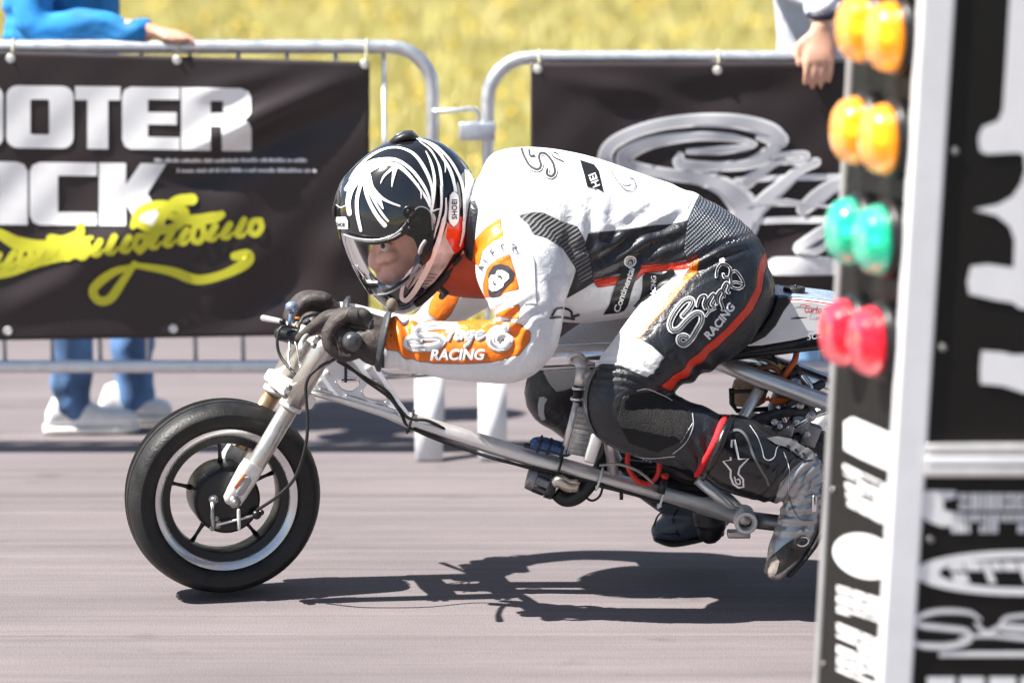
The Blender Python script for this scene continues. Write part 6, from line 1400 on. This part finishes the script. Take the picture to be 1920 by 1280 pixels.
gauntlet((731, 578), (709, 696), -0.245, 0.062, 0, mat('slate gauntlet', (0.035, 0.037, 0.042), 0.5, 0, 0.2, 40, 0.25, 150))
gauntlet((652, 556), (644, 640), 0.222, 0.056, 0, MATS['slate gauntlet'])
obj('cuff_pull', ell(735, 572, -0.262, 0.012, 0.010, 0.015), mat('olive pull tab', (0.14, 0.12, 0.085), 0.8, 0, 0.2, 60, 0.3, 200), rider)

# ---------------------------------------------------------------- boots
bt_m = mat('black boot leather', (0.010, 0.010, 0.011), 0.24, 0, 0.25, 20, 0.5, 45, coat=0.35)
bt_g = mat('grey scuffed boot', (0.34, 0.34, 0.34), 0.30, 0.55, 0.4, 16, 0.3, 70)
shaft = [(1338, 836, -0.207, 64, 0.064), (1372, 848, -0.206, 74, 0.066), (1420, 868, -0.203, 70, 0.062), (1462, 880, -0.20, 64, 0.056), (1498, 886, -0.198, 52, 0.050)]
foot_n = [(1500, 880, -0.198, 44, 0.046), (1512, 920, -0.198, 40, 0.046), (1506, 965, -0.20, 44, 0.046), (1492, 1005, -0.205, 42, 0.047), (1472, 1040, -0.21, 36, 0.045), (1455, 1066, -0.213, 22, 0.036)]
boot = voxel('boot', [limb(shaft, 6, 24), limb(foot_n, 6, 22)], 0.0034, [bt_m, bt_g], rider, 5, 0.5)
ps = to_px([tuple(v.co) for v in boot.data.vertices]); gz_ = sdf_poly(ps, [(1462, 905), (1485, 880), (1520, 850), (1580, 850), (1600, 1100), (1400, 1100), (1440, 960), (1455, 935)])
bc = np.array([tuple(v.co) for v in boot.data.vertices]); bn = np.array([tuple(v.normal) for v in boot.data.vertices])
dq = np.zeros(len(bc))
for c0, rad, ang, lam, amp in (((1478, 905), (60, 34), -50, 17, 0.0040), ((1500, 970), (50, 40), 8, 22, 0.0026), ((1405, 850), (60, 60), 20, 46, 0.0025), ((1520, 930), (40, 30), -10, 16, 0.0022)):
    d_ = np.array([math.cos(R(ang)), math.sin(R(ang))]); n_ = np.array([-d_[1], d_[0]]); q_ = ps-np.array(c0)
    dq += amp*np.exp(-((q_@d_)/rad[0])**2-((q_@n_)/rad[1])**2)*np.sin(2*math.pi*(q_@n_+3*np.sin(q_@d_*0.06))/lam)
boot.data.vertices.foreach_set('co', (bc+bn*dq[:, None]).reshape(-1)); boot.data.update()
at = boot.data.attributes.new('silver', 'FLOAT', 'POINT'); at.data.foreach_set('value', gz_.astype(np.float32))
def two_tone(ma, mb, attr):                             # sewn two-tone leather: the panel edge is stored on the mesh
    m = ma.copy(); m.name = 'two tone boot leather'; nt = m.node_tree; b = nt.nodes['Principled BSDF']; a = nt.nodes.new('ShaderNodeAttribute'); a.attribute_name = attr
    r = nt.nodes.new('ShaderNodeMapRange'); r.inputs[1].default_value = -0.5; r.inputs[2].default_value = 0.5; nt.links.new(a.outputs['Fac'], r.inputs[0])
    lk = b.inputs['Base Color'].links[0].from_socket; x = nt.nodes.new('ShaderNodeMix'); x.data_type = 'RGBA'; nt.links.new(r.outputs[0], x.inputs['Factor']); nt.links.new(lk, x.inputs['A']); x.inputs['B'].default_value = (0.34, 0.34, 0.34, 1); nt.links.new(x.outputs['Result'], b.inputs['Base Color'])
    y = nt.nodes.new('ShaderNodeMath'); y.operation = 'MULTIPLY'; y.inputs[1].default_value = 0.6; nt.links.new(r.outputs[0], y.inputs[0]); nt.links.new(y.outputs[0], b.inputs['Metallic'])
    return m
boot.data.materials.clear(); boot.data.materials.append(two_tone(bt_m, bt_g, 'silver'))
bvboot = bvh_of(boot)
D3 = lambda p: crop(p, 1240, 740, 3.556)
def bd(name, vf, m, h): return decal(name, vf, bvboot, h, m, boot)
bd('boot_seam', ribbon2d(D3([(290, 530), (400, 350), (440, 270), (490, 235), (540, 250), (580, 310), (610, 400), (660, 490), (700, 560), (715, 600)]), 4.4), mat('grey piping', (0.13, 0.13, 0.135), 0.35), 0.0022)
bd('stitching', ribbon2d(D3([(590, 205), (640, 280), (670, 360), (685, 420), (720, 435), (755, 410), (772, 350), (830, 320), (900, 330)]), 1.2), mat('white thread', (0.6, 0.6, 0.58), 0.6), 0.0016)
bd('stitching', ribbon2d(D3([(815, 380), (850, 480), (850, 580), (845, 650)]), 1.0), MATS['white thread'], 0.0016); bd('stitching', ribbon2d(D3([(850, 670), (880, 760), (930, 830), (1010, 835)]), 1.0), blackp, 0.0016)
star = D3([(470, 300), (487, 300), (515, 428), (580, 424), (522, 482), (512, 525), (545, 560), (548, 610), (515, 615), (480, 590), (462, 545), (462, 500), (412, 440), (462, 432)])
bd('star_mark', ribbon2d(star, 3.6, 1, True), white_v, 0.0024)
bd('star_mark', ribbon2d(D3([(488, 545), (500, 585), (525, 590), (520, 560), (505, 562)]), 2.4), white_v, 0.0024)
obj('boot_collar', tube([P(1360, 782, -0.215), P(1352, 800, -0.252), P(1338, 835, -0.275), P(1320, 868, -0.262), P(1306, 890, -0.225)], [0.007, 0.0085, 0.0085, 0.008, 0.006], 10, 6, round_end=True), mat('red collar cloth', (0.55, 0.012, 0.02), 0.8, 0, 0.25, 80, 0.5, 200), boot)
obj('boot_rim', tube([P(1374, 782, -0.215), P(1362, 802, -0.257), P(1348, 838, -0.280), P(1330, 874, -0.266), P(1318, 896, -0.225)], [0.007, 0.009, 0.009, 0.008, 0.006], 10, 6, round_end=True), bt_m, boot)
bd('toe_slider', refine2d(fill2d([D3([(690, 1130), (730, 1080), (820, 1000), (880, 960), (960, 945), (985, 985), (960, 1050), (880, 1120), (800, 1180), (730, 1215), (695, 1190)])]), 6), mat('scuffed dark slider', (0.05, 0.047, 0.045), 0.35, 0.4, 0.5, 30, 0.5, 60), 0.0030)
bd('toe_cap', refine2d(fill2d([D3([(685, 1150), (715, 1100), (770, 1070), (790, 1110), (770, 1180), (740, 1220), (700, 1200)])]), 6), mat('worn tan toe', (0.22, 0.19, 0.17), 0.5, 0, 0.4, 30, 0.4, 90), 0.0042)
bd('slider_ring', ribbon2d(D3(el(940, 975, 38, 28, 16, -0.3)), 2.4, 2, True), alu_pol, 0.0055)
bd('ankle_shield', refine2d(fill2d([D3([(700, 290), (770, 280), (880, 300), (960, 345), (1010, 385), (1020, 430), (960, 440), (900, 400), (830, 350), (760, 330)])]), 5), mat('grey vented shield', (0.13, 0.13, 0.135), 0.35, 0.2, 0.2), 0.0040)
for k in range(5): bd('vent_hole', refine2d(fill2d([D3(el(840+k*26, 345+k*13+(k % 2)*22, 11, 8, 12))]), 4), black_v, 0.0052)
obj('buckle', box(P(1527, 944, -0.245), (0.010, 0.006, 0.036), 0.003), alu_pol, boot)
soleN = [(x-16 if i > 1 else x+30, y+12 if i > 1 else y, z, 14, 0.046) for i, (x, y, z, r, ry) in enumerate(foot_n)]
obj('boot_sole', limb([(1540, 905, -0.198, 10, 0.040), (1546, 950, -0.20, 10, 0.042), (1532, 1000, -0.205, 10, 0.044), (1505, 1040, -0.21, 9, 0.044), (1478, 1072, -0.213, 8, 0.036)], 5, 14), rubber, boot)
# far boot
fb = voxel('boot', [limb([(1250, 920, 0.20, 42, 0.050), (1300, 945, 0.20, 40, 0.048), (1340, 958, 0.20, 34, 0.044)], 5, 20), limb([(1345, 962, 0.20, 30, 0.040), (1300, 972, 0.20, 36, 0.046), (1266, 985, 0.20, 34, 0.046), (1240, 994, 0.20, 20, 0.034)], 5, 20)], 0.005, mat('dark blue grey boot', (0.045, 0.058, 0.080), 0.38, 0, 0.2, 20, 0.2, 60), rider, 5)
bvfb = bvh_of(fb); decal('boot_seam', ribbon2d([(1272, 952), (1262, 970), (1266, 990), (1274, 1004)], 3), bvfb, 0.002, bt_m, fb); decal('boot_seam', ribbon2d([(1222, 990), (1245, 1000), (1270, 1000)], 2), bvfb, 0.002, bt_m, fb)
obj('boot_sole', limb([(1352, 996, 0.20, 6, 0.040), (1300, 1008, 0.20, 8, 0.044), (1258, 1014, 0.20, 8, 0.044), (1230, 1008, 0.20, 6, 0.03)], 4, 12), rubber, fb)

# ---------------------------------------------------------------- knee slider shells
kn = mat('dark knee shell', (0.014, 0.015, 0.017), 0.32, 0, 0.2, 20, 0.2, 60)
def sd(name, vf, m, h): return decal(name, vf, bvb, h, m, suit)
K3 = lambda p: crop(p, 960, 640, 6.4)
sd('knee_edge', ribbon2d(K3([(1010, 340), (905, 520), (872, 760), (908, 960), (1000, 1120)]), [4, 10, 11, 10, 5]), mat('grey knee edge', (0.07, 0.075, 0.085), 0.35, 0, 0.15), 0.003)
sd('knee_seam', ribbon2d(K3([(1500, 590), (1620, 570), (1800, 640), (1920, 710)]), 1.6), MATS['white thread'], 0.0016)
sd('knee_seam', ribbon2d([(1298, 775), (1299, 800), (1285, 830), (1262, 850)], 1.5), MATS['white thread'], 0.0016)
sd('knee_seam', ribbon2d([(1110, 815), (1150, 842), (1210, 858), (1265, 855)], 1.2), MATS['white thread'], 0.0016)
sd('knee_label', refine2d(fill2d([crop([(330, 670), (380, 660), (425, 690), (390, 760), (385, 840), (405, 935), (360, 940), (320, 880), (312, 760)], 960, 640, 6.4)]), 4), grey_v, 0.0020)

# ---------------------------------------------------------------- lettering and patches on the leathers
# shoulder letters along an arc
for ch, x, y, rot, sz in (('A', 905.5, 508, -72, 13), ('L', 912.5, 493, -55, 13), ('F', 924, 480, -36, 14), ('E', 941, 471.5, -14, 15.5), ('R', 958, 469.5, 2, 17)):
    v, f = text2d(ch, sz*1.1, 0, 0.5); c, s = math.cos(R(rot)), math.sin(R(rot))
    sd('shoulder_letter', refine2d(([(x+a*c+b*s, y+a*s-b*c) for a, b in v], f), 6), mat('slate print', (0.05, 0.055, 0.07), 0.5), 0.0032)
C6 = lambda p: crop(p, 870, 400, 5.818)
sd('round_emblem', refine2d(fill2d([C6([(272, 895), (262, 760), (270, 650), (320, 575), (400, 548), (490, 575), (545, 635), (540, 715), (470, 790), (420, 850), (380, 905), (320, 915)])]), 5), mat('charcoal emblem', (0.035, 0.034, 0.04), 0.5, 0, 0.2, 60), 0.0018)
sd('emblem_mark', refine2d(fill2d([C6([(280, 820), (275, 720), (300, 672), (345, 668), (368, 620), (430, 622), (490, 660), (495, 710), (440, 760), (430, 800), (370, 840), (310, 850)])]), 5), white_v, 0.0032)
sd('emblem_detail', ribbon2d(C6([(375, 685), (405, 690), (412, 722)]), [3, 3.5, 1.2]), MATS['charcoal emblem'], 0.0044); sd('emblem_detail', ribbon2d(C6([(322, 740), (340, 775), (352, 760)]), [2.2, 3, 1.2]), MATS['charcoal emblem'], 0.0044)
sd('shoulder_patch', refine2d(fill2d([C6([(540, 450), (740, 445), (765, 520), (785, 985), (620, 985), (612, 835), (570, 640)])]), 6), mat('white shoulder shell', (0.80, 0.80, 0.81), 0.35, 0, 0.03), 0.0024)
sd('shoulder_seam', ribbon2d(C6([(520, 446), (700, 442)]), 0.9), black_v, 0.0030)
# outlined script logo: strokes in the unit space of the logo
LOGO = {
 'S': [(0.46, 0.212), (0.30, 0.222), (0.13, 0.196), (0.085, 0.150), (0.15, 0.118), (0.28, 0.110), (0.345, 0.072), (0.27, 0.022), (0.11, 0.012), (0.02, 0.032), (0.012, 0.075), (0.06, 0.100), (0.12, 0.080)],
 't': [(0.465, 0.200), (0.430, 0.140), (0.405, 0.085)], 't2': [(0.395, 0.160), (0.50, 0.172)],
 'a': [(0.545, 0.150), (0.495, 0.140), (0.475, 0.100), (0.505, 0.090), (0.540, 0.130), (0.528, 0.092)],
 'g': [(0.640, 0.150), (0.595, 0.140), (0.575, 0.105), (0.605, 0.090), (0.640, 0.130), (0.605, 0.050), (0.565, 0.020)],
 'e': [(0.675, 0.115), (0.720, 0.130), (0.725, 0.155), (0.690, 0.145), (0.675, 0.110), (0.705, 0.088), (0.755, 0.115)],
 '6': [(0.955, 0.205), (0.930, 0.180), (0.860, 0.180), (0.812, 0.120), (0.815, 0.045), (0.880, 0.006), (0.955, 0.018), (0.985, 0.070), (0.955, 0.115), (0.890, 0.105), (0.880, 0.070)],
}
def logo(fn, par, sc, inks, wS=0.062, wl=0.030, lay=None):
    """inks: list of (relative width, material, height)"""
    for rw, m, h in inks:
        for k, pts in LOGO.items():
            w = wS if k in 'S6' else wl
            sd('script_logo', ribbon2d([fn(*p) for p in pts], w*rw*sc, 6), m, h)
# forearm logo
fa_map = lambda u, v: (762+u*195+v*4, 654-v*195-2*u)
logo(fa_map, suit, 195, [(1.35, mat('silver foil', (0.55, 0.55, 0.56), 0.3, 0.3, 0.15, 50), 0.0020), (0.95, white_v, 0.0034), (0.42, mat('grey foil', (0.30, 0.30, 0.31), 0.35, 0.2, 0.2, 50), 0.0048)])
sd('logo_fill', refine2d(fill2d([crop(el(1235, 400, 55, 75), 700, 560, 5.333)]), 5), mat('grey foil', (0.30, 0.30, 0.31), 0.35), 0.0026)
def racing(org, sz, rot, off, m, h, shear=0.12, curve=0.0, sp=1.0):
    v, f = text2d('RACING', sz, shear, off, 'LEFT', sp); c, s = math.cos(R(rot)), math.sin(R(rot)); v2, f2 = refine2d((v, f), 6)
    sd('logo_word', ([(org[0]+a*c+(b+curve*a*a)*s, org[1]+a*s-(b+curve*a*a)*c) for a, b in v2], f2), m, h)
racing((806, 674), 27, -0.5, 1.6, MATS['grey foil'], 0.0030, 0.2, sp=1.0); racing((806, 674), 27, -0.5, 0.7, white_v, 0.0046, 0.2, sp=1.0)
# thigh logo, traced
TH = lambda p: crop(p, 1220, 460, 5.82)
TS = [(TH([(350, 770), (420, 690), (455, 625), (430, 590), (360, 615), (270, 720), (210, 840), (225, 920), (300, 915), (390, 820), (480, 745), (545, 750), (550, 830), (500, 920), (440, 1020), (370, 1080), (310, 1060), (310, 1000), (360, 985), (395, 1000)]), 1.0),
      (TH([(505, 660), (530, 580), (570, 550), (600, 560), (575, 640), (590, 690)]), 0.55), (TH([(620, 690), (600, 640), (640, 570), (680, 530), (700, 560), (660, 640), (690, 660)]), 0.55), (TH([(720, 640), (710, 560), (760, 490), (790, 520), (760, 600), (790, 690), (780, 700)]), 0.55), (TH([(800, 560), (780, 480), (820, 410), (850, 440), (830, 500), (850, 520)]), 0.55),
      (TH([(715, 345), (725, 260), (770, 205), (830, 215), (868, 265), (850, 345), (800, 350), (790, 315)]), 0.5), (TH([(870, 405), (870, 320), (910, 280), (960, 320), (1010, 425), (960, 475), (890, 460), (870, 420), (930, 405), (1000, 425)]), 0.5), (TH([(600, 770), (640, 720), (700, 690)]), 0.4)]
for rw, m, h in ((13.5, black_v, 0.0018), (11.5, white_v, 0.0030), (6.2, mat('logo black', (0.02, 0.02, 0.022), 0.35, 0, 0.2), 0.0042)):
    for pts, q in TS: sd('script_logo', ribbon2d(pts, rw*q*(1.0 if q == 1 else 0.95), 6), m, h)
sd('script_logo', ribbon2d(TS[0][0], 1.6, 6), grey_v, 0.0054)
sd('logo_dot', refine2d(fill2d([TH(el(780, 166, 30, 26))]), 4), white_v, 0.0030)
racing((1329, 637), 21, -47, 0.8, white_v, 0.0026, 0.0, 0.0010, 1.0)
# belly patches
BP = lambda p: crop(p, 1080, 440, 7.11)
sd('belly_patch', refine2d(fill2d([BP([(560, 290), (860, 228), (880, 400), (800, 580), (740, 760), (690, 940), (640, 1010), (560, 1040), (360, 1060), (440, 940), (520, 690), (590, 540), (600, 420)])]), 6), mat('black patch', (0.014, 0.014, 0.016), 0.4), 0.0022)
v, f = text2d('Continental', 17.5, 0, 0.35, 'LEFT', 0.92); v2, f2 = refine2d((v, f), 6); L0 = max(a for a, b in v)
p0, p1 = BP([(545, 1035)])[0], BP([(755, 455)])[0]; dv = np.array(p1)-np.array(p0); ln = np.linalg.norm(dv); dv /= ln; nv_ = np.array([dv[1], -dv[0]])
sd('patch_text', ([tuple(np.array(p0)+dv*a*ln/L0+nv_*(b-0)*0.95+np.array([3.5, 0])) for a, b in v2], f2), white_v, 0.0036)
sd('patch_disc', refine2d(fill2d([BP(el(722, 356, 88, 80))]), 4), white_v, 0.0036)
sd('patch_disc_mark', ribbon2d(BP(el(722, 356, 62, 56, 20)), 1.0, 2, True), black_v, 0.0048)
for pts, w in (([(690, 340), (715, 330), (745, 345), (750, 385)], [2, 3.5, 4, 2]), ([(692, 345), (690, 385)], 2.6), ([(720, 370), (722, 395)], 2)): sd('patch_disc_mark', ribbon2d(BP(pts), w), black_v, 0.0050)
sd('belly_patch', refine2d(fill2d([BP([(890, 545), (930, 512), (1030, 515), (1130, 530), (1190, 510), (1240, 465), (1280, 450), (1318, 490), (1310, 540), (1200, 640), (1060, 760), (930, 870), (800, 960), (760, 950), (850, 860), (880, 740)])]), 6), MATS['black patch'], 0.0024)
v, f = text2d('RACING', 13, 0, 0.2, 'LEFT', 0.95); v2, f2 = refine2d((v, f), 5)
sd('patch_text', ([(1221+3+(13-b)*-0.0-(10-b)*-1.0-4, 563-a) for a, b in v2], f2), white_v, 0.0038)
RB = mat('black trim', (0.02, 0.02, 0.022), 0.45)
sd('belly_mark', ribbon2d(crop([(960, 1110), (1010, 1040), (1110, 1035), (1170, 1070), (1180, 1120), (1250, 1105)], 870, 400, 5.818), 4.2), RB, 0.002); sd('belly_mark', ribbon2d(crop([(940, 1140), (1060, 1130), (1200, 1150)], 870, 400, 5.818), 4), RB, 0.002)
# back lettering
BK = lambda p: crop(p, 940, 260, 5.818)
for rw, m, h in ((10.5, mat('charcoal ink', (0.05, 0.05, 0.053), 0.5), 0.0016), (8.4, white_v, 0.0026), (4.6, MATS['charcoal ink'], 0.0036)):
    sd('back_script', ribbon2d(BK([(210, 90), (250, 200), (310, 300), (390, 340), (430, 300), (410, 210), (430, 165), (490, 180), (560, 270), (580, 370), (545, 415), (495, 390), (500, 340)]), rw, 6), m, h)
sd('back_script', ribbon2d(BK([(300, 130), (310, 190), (360, 190)]), 3), MATS['charcoal ink'], 0.0042)
sd('back_word', ribbon2d(BK([(545, 165), (570, 205), (680, 255)]), 2), MATS['charcoal ink'], 0.0030); sd('back_word', ribbon2d(BK([(560, 150), (610, 170), (640, 215)]), 1.6), MATS['charcoal ink'], 0.0030)
bx_ = BK([(855, 235), (1010, 285), (1060, 350), (1115, 590), (1050, 545), (935, 525), (895, 370)])
sd('back_patch', refine2d(fill2d([bx_]), 5), black_v, 0.0020)
v, f = text2d('HEI', 17, 0, 0.3, 'LEFT', 1.05); v2, f2 = refine2d((v, f), 5); q0, q1 = BK([(1075, 520)])[0], BK([(985, 285)])[0]; dv = np.array(q1)-np.array(q0); dv /= np.linalg.norm(dv); nv_ = np.array([dv[1], -dv[0]])
sd('back_word', ([tuple(np.array(q0)+dv*a*1.05+nv_*b*1.15) for a, b in v2], f2), white_v, 0.0034)
sd('back_mark', ribbon2d(BK([(1195, 355), (1260, 460), (1350, 560), (1430, 565), (1465, 520), (1440, 450), (1400, 430)]), 1.6), MATS['charcoal ink'], 0.0022)
sd('back_mark', ribbon2d(BK([(1260, 420), (1310, 480), (1370, 505), (1410, 490)]), [2, 5, 4, 2]), grey_v, 0.0022)
